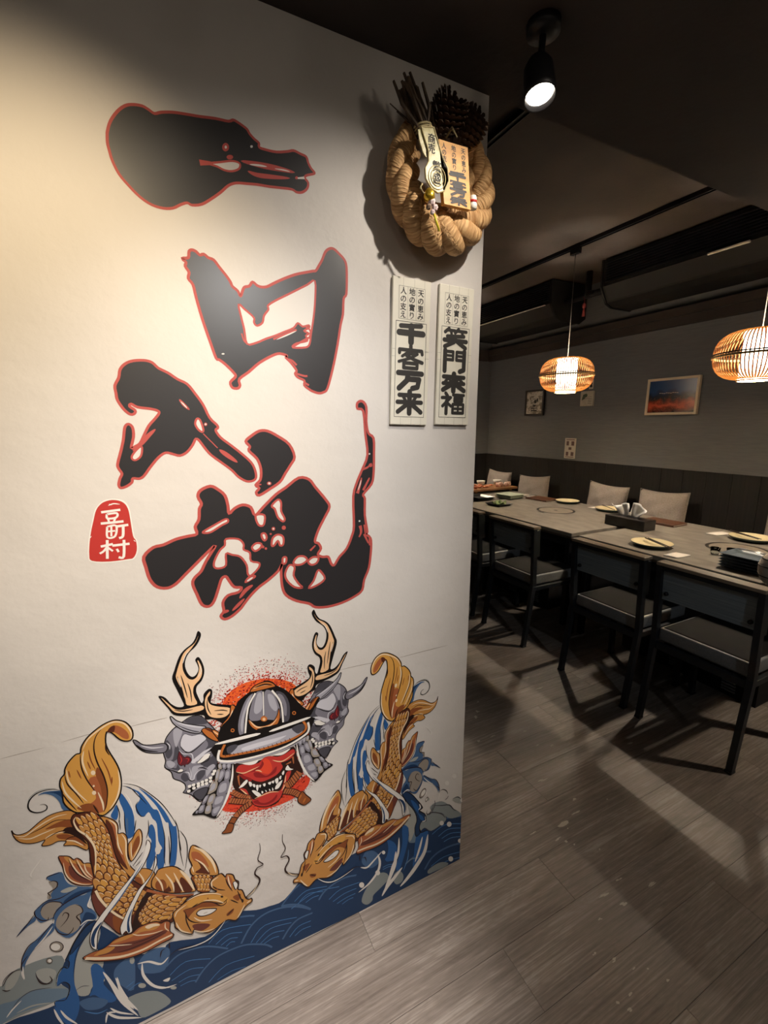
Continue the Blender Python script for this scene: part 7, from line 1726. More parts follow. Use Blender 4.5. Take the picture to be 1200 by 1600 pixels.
('head', '''P g -774,2945,-749,3079,-628,3156,-455,3241,-254,3312,-28,3296,194,3170,296,3151,196,3283,148,3424,203,3582,344,3645,453,3643,545,3471,575,3558,724,3458,773,3270,857,3146,828,2921,931,2832,1007,2532,1090,2436,1153,2436,1165,2320,1023,2263,883,2137,787,1993,691,1951,509,2082,356,2056,170,1973,-8,1966,-202,2108,-334,2268,-379,2160,-557,2311,-736,2575,-749,2742
L k 3.4 0.0 -774,2945,-749,3079,-628,3156,-455,3241,-254,3312,-28,3296,194,3170,296,3151,196,3283,148,3424,203,3582,344,3645,453,3643,545,3471,575,3558,724,3458,773,3270,857,3146,828,2921,931,2832,1007,2532,1090,2436,1153,2436,1165,2320,1023,2263,883,2137,787,1993,691,1951,509,2082,356,2056,170,1973,-8,1966,-202,2108,-334,2268,-379,2160,-557,2311,-736,2575,-749,2742
P G -432,3190,-147,3232,189,3097,472,2897,581,2718,486,2656,176,2913,-49,3006,-336,2984
P b -528,3022,-279,2988,-50,2998,173,2869,365,2641,107,2754,-173,2880,-350,2795,-442,2706,-484,2883
P m -356,2424,-154,2369,73,2191,-115,2111,-281,2215
P b 705,2764,888,2738,815,2544,700,2688
P b 493,2298,680,2365,642,2241,517,2204
P w -232,2744,-122,2800,75,2715,258,2602,150,2534,-25,2546,-170,2618
L k 2.9 0.0 -232,2744,-122,2800,75,2715,258,2602,150,2534,-25,2546,-170,2618
P w 710,3181,779,3217,838,3079,768,2935
L k 2.6 0.0 710,3181,779,3217,838,3079,768,2935
T x 1.8 0.0 -76,2639,39,2628
P y 557,3522,656,3430,704,3231,661,3023,585,3258
T c 3.6 0.0 601,3498,617,3279,663,3060
T k 3.2 0.0 -528,3022,-279,2981,-50,2998,173,2869,365,2641,491,2645,511,2758
T k 3.2 0.0 -502,2999,-442,2699,-316,2507,-146,2403
T k 3.1 0.0 -481,2912,-477,2606,-382,2201
T k 3.1 0.0 -336,2984,-162,3033
T k 3.3 0.0 174,2876,399,2706,554,2773
T k 3.4 0.0 488,2222,686,2361
T k 3.4 0.0 610,2701,810,2467
T k 3.2 0.0 156,3457,315,3217,513,3067
T k 3.3 0.0 538,3456,583,3221,685,2931
T k 3.4 0.0 806,2903,879,2585,932,2435
T c 3.5 0.0 -426,3254,-143,3279,198,3145,417,2968
T c 3.5 0.0 -721,2755,-626,2431,-397,2191
T c 3.6 0.0 -335,2257,-118,2063,172,2000
T c 3.6 0.0 -47,3042,234,2899,457,2673
T c 3.6 0.0 205,3317,195,3511,369,3586
T c 3.8 0.0 973,2332,851,2124,749,1984
T c 3.8 0.0 1021,2344,1134,2379
T c 3.6 0.0 -304,2661,-148,2451,135,2318
T c 3.4 0.0 -729,2918,-663,3065,-434,3154
P k 447,2892,436,2874,411,2878,387,2902,378,2931,390,2949,415,2945,439,2921
P b 338,3204,330,3187,313,3188,297,3205,292,3230,300,3247,317,3246,332,3229
P k 950,2465,938,2427,916,2421,896,2452,889,2500,901,2538,923,2544,943,2514
P b 89,3040,82,3025,68,3026,54,3041,50,3062,57,3077,71,3077,85,3061
P b -387,2787,-394,2773,-408,2773,-421,2789,-425,2810,-418,2824,-404,2824,-392,2808'''),
('whiskers', '''S k 6.1 1.5 1000,2524,1196,2643,1364,2788,1405,2957,1289,3177,1362,3342,1523,3375,1391,3600,1469,3870,1466,4103
T c 2.3 0.0 1032,2537,1212,2634,1348,2797
T k 3.2 0.0 467,2135,254,1889,6,1748,-315,1756,-731,1883,-988,1790
T w 3.6 0.0 450,2106,223,1869,-24,1739,-345,1748,-734,1853
T k 2.6 0.0 -922,2245,-926,2037
T k 2.6 0.0 -1156,1901,-1114,2065,-1017,2096'''),
('pectoral_fin', '''P k -2725,2930,-2507,2969,-2315,2940,-2178,2981,-2037,3063,-1812,3052,-1677,3032,-1531,3106,-1319,3109,-1134,3045,-1047,2942,-949,2949,-839,2848,-863,2563,-784,2409,-866,2295,-1079,2294,-1396,2261,-1748,2290,-2101,2426,-2437,2613,-2625,2773
P y -2695,2917,-2510,2948,-2317,2919,-2181,2960,-2040,3032,-1815,3021,-1675,2998,-1534,3075,-1322,3077,-1137,3014,-1050,2910,-951,2917,-861,2828,-887,2577,-812,2427,-877,2337,-1076,2327,-1393,2293,-1745,2322,-2098,2457,-2433,2650,-2611,2802
P g -2135,2970,-1860,3023,-1636,2973,-1442,3058,-1162,3002,-1076,2882,-1226,2823,-1501,2928,-1827,2903
P c -1397,3030,-1278,3040,-1141,2972,-1076,2882,-1217,2919,-1336,2925
P m -2187,2899,-1879,2831,-1474,2704,-997,2673,-977,2559,-1374,2505,-1839,2539,-2164,2687,-2418,2790
P g -2362,2906,-2209,2903,-2061,2823,-2202,2752,-2395,2798,-2499,2850
S c 7.5 4.9 -2664,2873,-2282,2621,-1917,2450,-1505,2380,-1141,2417,-835,2428
T c 2.9 0.0 -2182,2951,-2014,2842,-1710,2679
T c 3.0 0.0 -1681,2992,-1554,2862,-1235,2727,-1019,2694
T k 2.3 0.0 -2034,2641,-1721,2568,-1249,2567,-979,2601
T k 2.3 0.0 -1709,2694,-1362,2639,-999,2648
T c 2.7 0.0 -954,2891,-967,2730,-894,2582'''),
('water_ribbons', '''P w -1127,5478,-1065,5349,-1109,5122,-1276,4802,-1480,4566,-1683,4332,-1887,4069,-2083,3869,-2234,3675,-2343,3457,-2395,3170,-2427,2991,-2514,3112,-2521,3379,-2436,3641,-2260,3880,-2090,4062,-1867,4310,-1622,4549,-1419,4783,-1256,5072,-1177,5311
L k 1.9 0.0 -1127,5478,-1065,5349,-1109,5122,-1276,4802,-1480,4566,-1683,4332,-1887,4069,-2083,3869,-2234,3675,-2343,3457,-2395,3170,-2427,2991,-2514,3112,-2521,3379,-2436,3641,-2260,3880,-2090,4062,-1867,4310,-1622,4549,-1419,4783,-1256,5072,-1177,5311
P n -2235,3707,-2365,3502,-2440,3295,-2453,3078,-2507,3178,-2494,3393,-2399,3587
T v 3.1 0.0 -1272,4894,-1533,4532,-1840,4137,-2111,3854
T W 3.1 0.0 -1160,5365,-1286,4994,-1525,4621
P w -995,4945,-980,4741,-1069,4534,-1205,4320,-1362,4119,-1500,3877,-1616,3622,-1667,3328,-1669,3067,-1762,3053,-1803,3150,-1895,3087,-1904,3312,-1812,3514,-1700,3737,-1563,3978,-1429,4189,-1253,4347,-1096,4548
L k 1.9 0.0 -995,4945,-980,4741,-1069,4534,-1205,4320,-1362,4119,-1500,3877,-1616,3622,-1667,3328,-1669,3067,-1762,3053,-1803,3150,-1895,3087,-1904,3312,-1812,3514,-1700,3737,-1563,3978,-1429,4189,-1253,4347,-1096,4548
T v 3.8 0.0 -1611,3716,-1716,3456,-1770,3130
P n -1645,3607,-1714,3357,-1716,3096,-1763,3093,-1746,3377''')]),
('carp_painting', 'painted golden carp diving left beside the free end of the wall', 'mural', [
('wave_claws', '''P v 6720,5369,6613,5423,6433,5393,6386,5163,6318,5002,6171,4863,5891,4686,5848,4565,5933,4404,6010,4231,5900,3982,5894,3784,6085,3809,6272,3641,6446,3561,6595,3746,6694,4020,6674,4250,6910,4271,6988,4495,6973,4663,6786,4792,6684,4824,6691,4975,6606,5046,6523,5089
P x 6686,5264,6590,5228,6530,5122,6608,5018,6677,4908,6665,4813,6743,4827,6710,4985,6625,5056
P x 6880,4610,6753,4715,6598,4671,6508,4546,6616,4457,6669,4308,6790,4289,6877,4430
P x 6616,4217,6503,4362,6354,4428,6213,4378,6135,4180,6197,4062,6190,3872,6267,3701,6416,3667,6568,3822,6653,4026
P F 6498,4898,6334,4927,6177,4842,6385,4806
P F 6235,4633,6064,4690,5963,4634,6073,4573
P n 6440,4627,6228,4719,5979,4689,5901,4601,6113,4595,6323,4561,6469,4523
P n 6069,4080,5930,3937,5918,3804,6087,3842,6173,3830,6141,3967
P v 7365,4146,7215,4334,7048,4471,6985,4523,6998,4383,7139,4319
P v 7361,3286,7297,3549,7171,3770,7002,3906,6853,4026,6703,4147,6701,3933,6914,3790,7084,3654,7241,3421,7332,3175
T k 2.4 0.0 6719,5334,6693,5399,6575,5403,6437,5395
T k 2.4 0.0 6679,5231,6608,5246,6536,5169,6556,5048,6670,4993,6721,4976,6689,4885,6715,4812
T k 2.4 0.0 6974,4649,6787,4778,6513,4728,6220,4820
T k 2.4 0.0 6975,4428,6999,4590,6973,4663
T k 2.4 0.0 6895,4559,6833,4701,6693,4725,6522,4614,6472,4495
T k 2.4 0.0 6988,4495,6904,4342,6792,4275,6765,4349
T k 2.3 0.0 7365,4146,7176,4341,7001,4562
T k 2.5 0.0 6700,4176,6643,4383,6447,4541,6153,4618,5898,4645
T k 2.5 0.0 6672,4037,6629,3828,6478,3674,6369,3731,6342,3808
T k 2.5 0.0 6578,3950,6444,4084,6403,4213,6468,4296,6525,4223
T k 2.5 0.0 6253,4401,6158,4285,6139,4121,6259,4067,6201,3878,6225,3706,6404,3566
T k 2.5 0.0 5858,4608,5935,4435,6020,4299,6019,4175,5960,4110
T k 2.4 0.0 7361,3286,7307,3555,7168,3798,6965,3882
T k 2.4 0.0 6693,4141,6856,3997,7033,3774
T k 2.4 0.0 7341,3182,7343,3366,7210,3553
T k 2.5 0.0 7121,2909,7071,2687,6961,2564,6856,2602,6884,2748
T k 2.4 0.0 7702,3001,7630,3164,7486,3279,7354,3251
T k 2.4 0.0 7728,2927,7661,2849,7587,2828
T w 3.1 0.0 6710,4060,6868,3853,7084,3654
T w 3.3 0.0 5901,4601,5983,4370,6024,4240,5979,4136
T w 3.1 0.0 7319,3319,7338,3118,7324,2954
T w 3.0 0.0 6953,5522,6961,5640,6744,5926
T w 3.3 0.0 5942,3772,6087,3842,6220,3765
P k 6562,3384,6608,3303,6703,3318,6789,3419,6817,3546,6771,3626,6678,3612,6591,3512
P x 6577,3394,6618,3325,6701,3339,6777,3426,6802,3536,6762,3604,6679,3592,6603,3505
P w 6625,3418,6655,3367,6718,3378,6776,3443,6795,3525,6764,3576,6702,3566,6644,3500
P k 6794,3128,6816,3085,6859,3089,6897,3138,6909,3203,6888,3246,6845,3242,6807,3193
P x 6804,3134,6822,3100,6857,3104,6890,3144,6900,3197,6882,3231,6847,3228,6814,3187
P w 6812,3139,6824,3114,6848,3116,6870,3145,6877,3182,6865,3207,6840,3205,6819,3177'''),
('water_swoosh', '''P W 5191,7173,4856,7022,4609,6700,4358,6298,4150,5800,4006,5319,3888,5042,3878,4621,3959,4176,4277,4277,4651,4408,4999,4746,5146,5249,5273,5967,5317,6569,5314,6625
P u 4818,6926,4571,6590,4315,6074,4152,5573,4087,5543,4083,5040,4162,4442,4293,4445,4234,5112,4251,5680,4317,5771,4475,6264,4658,6638
P u 5079,7065,4868,6830,4811,6614,4904,6478,4895,6268,4771,6106,4653,6192,4583,5981,4502,5793,4497,5301,4427,5049,4550,4954,4551,4514,4429,4484,4355,4983,4368,5610,4451,6133,4555,6239,4665,6512,4824,6835
P u 5180,6941,5063,6671,4967,6308,4965,5950,4993,5700,5110,5656,5151,5774,5163,6137,5156,6423,5227,6771
P u 5281,6668,5263,6406,5320,6272,5415,6410,5359,6544
P v 5128,6194,5085,6176,5105,5800,5133,5783
P u 4662,5805,4589,5802,4545,5569,4556,5174,4583,4908,4705,4594,4796,4704,4722,5101,4642,5370,4700,5550
T K 2.2 0.0 5145,7115,4976,6984,4847,6740,4672,6408
T K 2.3 0.0 4845,6579,4905,6475,4875,6294,4811,6142,4714,6116
T K 2.2 0.0 5144,6418,5158,6037,5146,5771
T K 2.2 0.0 5281,6668,5241,6396,5280,6158
T K 2.3 0.0 5127,7176,4858,6999,4610,6689,4359,6286,4151,5788,4020,5338
T K 2.5 0.0 4013,5384,3888,5042,3878,4621,3948,4190
T K 2.3 0.0 4674,5991,4687,5696,4750,5482
T K 2.4 0.0 4381,5677,4355,5295,4393,4813,4384,4524
T K 2.5 0.0 4106,5737,4051,5402,4034,4762,3983,4286
T K 2.4 0.0 4269,5348,4270,4878,4303,4482
T K 2.4 0.0 4564,4899,4512,4997,4484,5077
T K 2.2 0.0 5254,6251,5252,5957
T K 2.3 0.0 4925,6104,4979,5771
T K 2.5 0.0 4057,5279,4010,4750
T K 2.4 0.0 4251,5680,4224,5108,4293,4445
T w 2.1 0.0 5100,6908,5000,6612,4954,6205
T w 2.2 0.0 5039,4828,4887,5090,4758,5334
P W 4461,5019,4484,4942,4528,4927,4567,4983,4580,5077,4558,5154,4514,5170,4474,5114
P v 6251,7425,6408,7496,6570,7533,6680,7493,6554,7482,6415,7366,6326,7180,6298,7012,6241,6921,6152,6882,6249,7261
P n 6268,7418,6410,7476,6552,7505,6412,7447,6298,7311,6265,7208
T K 2.9 0.0 6266,7446,6405,7538,6567,7569,6712,7541,6821,7442,6864,7309,6841,7188,6752,7096,6648,7069,6563,7097,6548,7173,6596,7238,6666,7254
T F 1.8 0.0 6868,7374,6816,7498,6687,7589,6524,7595,6343,7531'''),
('side_fins', '''P g 7185,6845,7160,6760,7087,6688,6951,6683,6841,6745,6692,6856,6520,6929,6330,6936,6162,6893,6039,6748,5987,6353,5905,5969,5891,5797,5945,5744,6108,5934,6234,6011,6343,6063,6288,6146,6433,6215,6563,6185,6686,6214,6718,6260,6653,6357,6777,6355,6918,6387,7070,6489,7158,6656
L k 2.2 0.0 7185,6845,7160,6760,7087,6688,6951,6683,6841,6745,6692,6856,6520,6929,6330,6936,6162,6893,6039,6748,5987,6353,5905,5969,5891,5797,5945,5744,6108,5934,6234,6011,6343,6063,6288,6146,6433,6215,6563,6185,6686,6214,6718,6260,6653,6357,6777,6355,6918,6387,7070,6489,7158,6656
P b 6436,6681,6264,6695,6140,6639,6072,6392,6156,6431,6341,6546,6486,6583,6630,6618
P k 6282,6488,6154,6461,6053,6353,5984,6102,5912,5878,6091,6152,6210,6301,6333,6389
P b 6440,6378,6252,6321,6051,6102,5936,5857,6103,6001,6243,6162,6407,6270
T c 2.9 0.0 7167,6719,6998,6610,6808,6700,6615,6792,6401,6846,6211,6823
T c 3.0 0.0 6650,6386,6499,6436,6289,6400
T c 3.1 0.0 6286,6167,6141,6082,5979,5878
T c 2.9 0.0 7098,6613,6907,6507,6700,6530,6446,6564
T k 2.1 0.0 6160,6648,6430,6754,6687,6675,6938,6612
T k 2.2 0.0 6117,6382,6392,6448,6630,6376
T k 2.2 0.0 6001,6172,6218,6212,6309,6162
P y 6459,5814,6378,5802,6265,5731,6195,5610,6133,5622,6056,5525,6017,5418,5927,5387,5862,5281,5853,5068,5840,4822,5912,4765,6053,4826,6208,4939,6316,5100,6382,5316,6404,5529
L k 2.3 0.0 6459,5814,6378,5802,6265,5731,6195,5610,6133,5622,6056,5525,6017,5418,5927,5387,5862,5281,5853,5068,5840,4822,5912,4765,6053,4826,6208,4939,6316,5100,6382,5316,6404,5529
P g 6361,5765,6266,5712,6197,5582,6099,5547,6018,5404,5908,5363,5877,5229,6031,5367,6183,5503,6296,5589
P m 6284,5496,6177,5325,6091,5133,5943,4907,5887,4817,6067,4914,6217,5082,6300,5302
T c 2.6 0.0 6382,5632,6367,5337,6277,5085,6090,4881,5910,4785
T c 2.6 0.0 6268,5690,6209,5429,6108,5172,5903,4885
T c 2.6 0.0 6135,5594,6075,5331,5992,5081,5880,4904
T c 2.6 0.0 6007,5413,5983,5195,5876,4961
T k 1.9 0.0 6290,5672,6231,5411,6130,5154,5925,4867
T k 1.9 0.0 6167,5581,6097,5313,6014,5063,5882,4881
P m 5886,5920,5816,5756,5803,5516,5810,5283,5850,5304,5904,5419,5885,5673
P g 5556,6472,5359,6275,5292,6093,5306,5894,5210,5870,5134,5694,5148,5311,5139,4941,5002,4623,5101,4483,5263,4815,5412,5195,5490,5621,5586,6048,5662,6434
L k 2.4 0.0 5556,6472,5359,6275,5292,6093,5306,5894,5210,5870,5134,5694,5148,5311,5139,4941,5002,4623,5101,4483,5263,4815,5412,5195,5490,5621,5586,6048,5662,6434
P d 5521,6371,5427,6213,5364,5891,5346,5527,5243,5115,5175,4806,5332,5100,5433,5510,5507,5987
P y 5421,6297,5338,6114,5351,5767,5281,5526,5233,5262,5208,4976,5297,5293,5342,5585,5381,5958
T c 2.9 0.0 5460,6343,5336,6142,5335,5848
T c 3.0 0.0 5238,5847,5165,5619,5180,5235,5126,4873
T c 3.0 0.0 5322,5872,5321,5575,5254,5272
P g 5123,5503,5033,5617,4958,5761,4876,5819,4824,5669,4854,5373,4975,5128,5095,5004,5140,5240
L k 2.5 0.0 5123,5503,5033,5617,4958,5761,4876,5819,4824,5669,4854,5373,4975,5128,5095,5004,5140,5240
P b 4994,5538,4898,5643,4891,5397,5014,5214,5089,5099,5050,5353
T c 2.8 0.0 4869,5750,4863,5475,4971,5193,5071,5029
T c 2.1 0.0 5060,5539,5077,5276,5069,5058
T k 2.2 0.0 5082,4850,4936,5022,4837,5158
T k 2.2 0.0 5017,4817,4872,4959,4769,5155
P g 5034,4693,4859,4688,4690,4548,4622,4374,4719,4041,4911,4249,5022,4481
L k 2.2 0.0 5034,4693,4859,4688,4690,4548,4622,4374,4719,4041,4911,4249,5022,4481
T c 3.2 0.0 4964,4622,4878,4370,4866,4155
P b 5044,4527,4925,4430,4913,4216,5031,4348
P g 4552,4477,4434,4486,4226,4421,4073,4264,3918,3968,3807,3684,3735,3406,4001,3497,4267,3626,4523,3820,4699,4023,4700,4241,4595,4395
L k 3.0 0.0 4552,4477,4434,4486,4226,4421,4073,4264,3918,3968,3807,3684,3735,3406,4001,3497,4267,3626,4523,3820,4699,4023,4700,4241,4595,4395
P b 4609,4157,4453,4144,4385,3930,4446,3785,4621,3952
P d 4381,4000,4285,3697,4472,3792,4348,3875
P d 4194,4006,4053,3569,4240,3636,4253,3895,4197,3937
P d 4032,3992,3881,3695,3809,3454,4000,3522,4092,3880
T c 3.9 0.0 4620,4331,4510,4062,4472,3792
T c 4.0 0.0 4397,4291,4257,3926,4234,3643
T c 4.0 0.0 4215,4231,4096,3803,4022,3527
T c 7.7 0.0 4074,4237,3900,3879,3767,3442
P g 3747,4818,3562,4622,3343,4290,3211,3967,3165,3639,3316,3658,3540,3798,3783,3904,3840,4108,3788,4218,3851,4472,3828,4674
L k 3.1 0.0 3747,4818,3562,4622,3343,4290,3211,3967,3165,3639,3316,3658,3540,3798,3783,3904,3840,4108,3788,4218,3851,4472,3828,4674
P y 3784,4616,3621,4536,3465,4242,3391,3949,3525,4163,3741,4345
P d 3659,4304,3498,4114,3370,3754,3538,3842,3729,3978,3586,4049
T c 6.9 0.0 3723,4746,3510,4517,3299,4086,3227,3697
T c 3.5 0.0 3711,4384,3526,4128,3397,3805
T c 2.7 0.0 3789,4190,3757,3992
P b 3808,3903,3367,3689,3315,3531,3415,3211,3672,3353,3751,3624
L k 2.5 0.0 3808,3903,3367,3689,3315,3531,3415,3211,3672,3353,3751,3624
X - 3762,3868,3671,3378 3373,3681,3420,3222 4 4'''),
('tail_fin', '''P G 5341,8583,5245,8521,5121,8331,5012,8239,4896,8224,4845,8328,4864,8515,4959,8695,5090,8796,5223,8827,5405,8780,5590,8665,5730,8538,5833,8370,5861,8234,5947,8227,6091,8084,6166,7937,6181,7826,6256,7738,6285,7572,6254,7382,6253,7143,6159,6931,6040,6788,5869,6728,5720,6632,5570,6504,5427,6567,5302,6702,5187,6944,5148,7241,5169,7558,5243,7830,5337,8106,5380,8330
L K 3.1 0.0 5341,8583,5245,8521,5121,8331,5012,8239,4896,8224,4845,8328,4864,8515,4959,8695,5090,8796,5223,8827,5405,8780,5590,8665,5730,8538,5833,8370,5861,8234,5947,8227,6091,8084,6166,7937,6181,7826,6256,7738,6285,7572,6254,7382,6253,7143,6159,6931,6040,6788,5869,6728,5720,6632,5570,6504,5427,6567,5302,6702,5187,6944,5148,7241,5169,7558,5243,7830,5337,8106,5380,8330
P y 5326,8578,5257,8673,5165,8690,5057,8608,4951,8454,4923,8318,4963,8271,5052,8337,5136,8455,5220,8543
P d 5335,8575,5268,8677,5176,8688,5202,8543,5265,8552
P y 5764,7515,5585,7535,5473,7216,5443,6863,5511,6625,5654,6603,5824,6739,5950,6825,5715,6940,5660,7071
P b 5568,7770,5478,7463,5437,7078,5483,6754,5541,6591,5541,6904,5559,7281,5624,7611
P b 6032,6897,5852,6943,5704,6848,5632,6600,5827,6701
T k 3.1 0.0 5386,8744,5551,8530,5607,8255,5575,7917,5472,7485,5431,7100,5479,6746,5537,6583
T k 3.0 0.0 5861,8234,5867,7883,5786,7517,5653,7160
T k 3.0 0.0 6177,7824,6150,7571,6019,7280,5891,6953
T k 3.0 0.0 6254,7382,6183,7167,6033,6830
T k 3.1 0.0 5380,8330,5383,8152,5328,7982
T k 3.1 0.0 5725,6858,5634,6569
T c 3.6 0.0 5819,8277,5706,8506,5497,8670,5222,8785,5001,8685,4879,8424,4894,8253
T c 3.8 0.0 5192,7567,5180,7185,5264,6844,5425,6598
T c 3.5 0.0 6137,7926,6120,7619,5995,7300,5823,6985
T c 3.5 0.0 6236,7671,6207,7393,6099,7138,5947,6861
T c 3.7 0.0 5614,7150,5546,6843,5539,6622
T c 3.6 0.0 5794,8268,5837,7990,5758,7602
T b 2.8 0.0 5707,8267,5684,7993,5616,7728
T b 2.8 0.0 5750,7987,5702,7761
T b 2.8 0.0 5486,7980,5379,7577,5337,7192
T b 2.9 0.0 5321,7432,5333,7252
T b 2.7 0.0 5955,7857,5890,7594
T b 2.7 0.0 6103,7884,6086,7700
P c 5622,7646,5637,7609,5669,7604,5698,7633,5708,7679,5692,7715,5660,7721,5631,7692
P c 5646,7139,5660,7105,5689,7101,5716,7128,5724,7171,5710,7204,5681,7208,5655,7181
P c 5659,7321,5666,7305,5681,7302,5694,7316,5698,7337,5691,7353,5677,7356,5664,7342'''),
('body', '''P d 6097,6767,6157,6640,6115,6406,6020,6206,5905,5963,5896,5925,5881,5671,5882,5438,5863,5133,5850,4887,5888,4667,5939,4454,5899,4089,5814,3792,5625,3397,5464,3075,5204,2948,4924,2764,4312,2762,4248,2946,3957,3259,3786,3330,4085,3470,4476,3723,4773,4000,4678,3938,4977,4291,5161,4607,5312,4993,5413,5435,5455,5851,5523,6204,5618,6468,5741,6648,5891,6735,6018,6744
L k 2.7 0.0 6097,6767,6157,6640,6115,6406,6020,6206,5905,5963,5896,5925,5881,5671,5882,5438,5863,5133,5850,4887,5888,4667,5939,4454,5899,4089,5814,3792,5625,3397,5464,3075,5204,2948,4924,2764,4312,2762,4248,2946,3957,3259,3786,3330,4085,3470,4476,3723,4773,4000,4678,3938,4977,4291,5161,4607,5312,4993,5413,5435,5455,5851,5523,6204,5618,6468,5741,6648,5891,6735,6018,6744
P y 5709,6627,5620,6453,5528,6190,5460,5838,5424,5446,5338,5012,5186,4627,5231,4620,5380,5033,5469,5468,5525,5852,5592,6204,5666,6442
P m 5935,4452,5850,4465,5742,4191,5632,3911,5454,3619,5353,3464,5444,3102,5624,3403,5813,3813,5899,4095
P b 5561,3681,5397,3474,5361,3341,5444,3102,5563,3334
X - 6077,6602,5951,6240,5838,5963,5786,5834,5771,5529,5796,5187,5837,4814,5789,4425,5648,4051,5447,3728 5703,6606,5570,6220,5484,5830,5473,5524,5391,5124,5246,4738,5161,4396,5077,4220,5029,4118,4995,4004 17 4
X - 5436,3684,5312,3536,5196,3429 5028,4136,4924,4041,4793,3893 3 4
P k 5214,3049,5112,3451,4936,3844,4775,3966,4708,3787,4952,3571,5043,3339,5007,3103,5141,3004
X - 5035,3388,4992,3130,4726,3026,4333,2885 4762,3747,4694,3798,4351,3571,3955,3295 8 5
T c 4.3 0.0 6059,6695,6110,6595,6053,6353,5934,6172,5911,6133,5804,5860,5771,5611,5796,5270,5828,4989
S c 5.2 4.6 5846,4578,5777,4296,5626,3932,5474,3656,5306,3423
S y 6.7 3.4 4823,4027,4476,3723,4085,3460,3786,3330'''),
('head', '''P g 4297,2901,4276,3036,4157,3115,3988,3203,3789,3276,3562,3262,3336,3138,3234,3120,3337,3252,3390,3393,3340,3552,3201,3617,3092,3616,2995,3444,2968,3532,2815,3433,2760,3244,2672,3120,2695,2893,2589,2804,2504,2503,2418,2408,2355,2408,2339,2291,2480,2232,2615,2104,2707,1958,2801,1915,2988,2045,3140,2018,3323,1932,3501,1923,3699,2064,3836,2224,3878,2115,4060,2265,4247,2529,4266,2697
L k 3.4 0.0 4297,2901,4276,3036,4157,3115,3988,3203,3789,3276,3562,3262,3336,3138,3234,3120,3337,3252,3390,3393,3340,3552,3201,3617,3092,3616,2995,3444,2968,3532,2815,3433,2760,3244,2672,3120,2695,2893,2589,2804,2504,2503,2418,2408,2355,2408,2339,2291,2480,2232,2615,2104,2707,1958,2801,1915,2988,2045,3140,2018,3323,1932,3501,1923,3699,2064,3836,2224,3878,2115,4060,2265,4247,2529,4266,2697
P G 3962,3151,3679,3197,3339,3064,3050,2866,2936,2686,3029,2623,3346,2878,3574,2969,3860,2944
P b 4054,2981,3803,2949,3575,2962,3348,2834,3149,2606,3411,2717,3694,2842,3869,2755,3957,2664,4005,2841
P m 3863,2381,3659,2328,3427,2150,3612,2068,3781,2171
P b 2813,2734,2629,2709,2697,2513,2815,2657
P b 3011,2262,2825,2331,2860,2206,2983,2168
P w 3749,2704,3641,2762,3442,2678,3255,2566,3361,2497,3536,2507,3683,2578
L k 2.9 0.0 3749,2704,3641,2762,3442,2678,3255,2566,3361,2497,3536,2507,3683,2578
P w 2821,3154,2753,3190,2690,3053,2755,2907
L k 2.6 0.0 2821,3154,2753,3190,2690,3053,2755,2907
T x 1.8 0.0 3590,2600,3474,2590
P y 2984,3495,2882,3404,2828,3204,2865,2994,2948,3230
T c 3.7 0.0 2940,3472,2917,3251,2864,3032
T k 3.2 0.0 4054,2981,3804,2942,3575,2962,3348,2834,3149,2606,3023,2612,3007,2726
T k 3.2 0.0 4027,2959,3958,2656,3825,2465,3652,2362
T k 3.2 0.0 4003,2870,3990,2563,3882,2156
T k 3.2 0.0 3860,2944,3688,2996
T k 3.3 0.0 3347,2841,3117,2673,2964,2741
T k 3.4 0.0 3013,2186,2819,2328
T k 3.4 0.0 2906,2670,2699,2436
T k 3.2 0.0 3383,3426,3217,3186,3014,3037
T k 3.3 0.0 3001,3429,2949,3192,2838,2902
T k 3.4 0.0 2717,2874,2633,2556,2575,2405
T c 3.5 0.0 3959,3216,3677,3244,3331,3113,3108,2936
T c 3.5 0.0 4238,2710,4133,2385,3896,2146
T c 3.6 0.0 3836,2212,3614,2019,3322,1959
T c 3.6 0.0 3573,3006,3288,2865,3058,2639
T c 3.6 0.0 3330,3285,3346,3481,3174,3558
T c 3.8 0.0 2531,2301,2647,2090,2744,1949
T c 3.8 0.0 2484,2314,2372,2350
T c 3.6 0.0 3818,2620,3656,2410,3369,2278
T c 3.4 0.0 4252,2874,4189,3023,3964,3115
P k 3074,2860,3086,2842,3111,2846,3135,2869,3145,2899,3134,2917,3108,2913,3084,2890
P b 3194,3173,3201,3156,3218,3156,3234,3174,3240,3198,3232,3216,3216,3215,3200,3198
P k 2559,2435,2569,2396,2591,2391,2613,2421,2620,2470,2610,2509,2588,2514,2567,2484
P b 3437,3005,3444,2990,3458,2991,3472,3006,3477,3028,3470,3043,3456,3042,3442,3027
P b 3906,2746,3912,2731,3926,2732,3939,2747,3944,2768,3937,2783,3924,2783,3910,2767'''),
('whiskers', '''S k 6.1 1.5 2510,2495,2318,2617,2155,2765,2120,2935,2242,3155,2175,3322,2015,3357,2153,3582,2084,3855,2094,4089
T c 2.3 0.0 2479,2508,2302,2608,2171,2773
T k 3.3 0.0 3031,2098,3236,1848,3480,1703,3801,1709,4221,1832,4475,1736
T w 3.6 0.0 3048,2069,3267,1827,3510,1694,3831,1700,4223,1802
T k 2.6 0.0 4423,2195,4421,1986
T k 2.6 0.0 4646,1847,4610,2012,4513,2044'''),
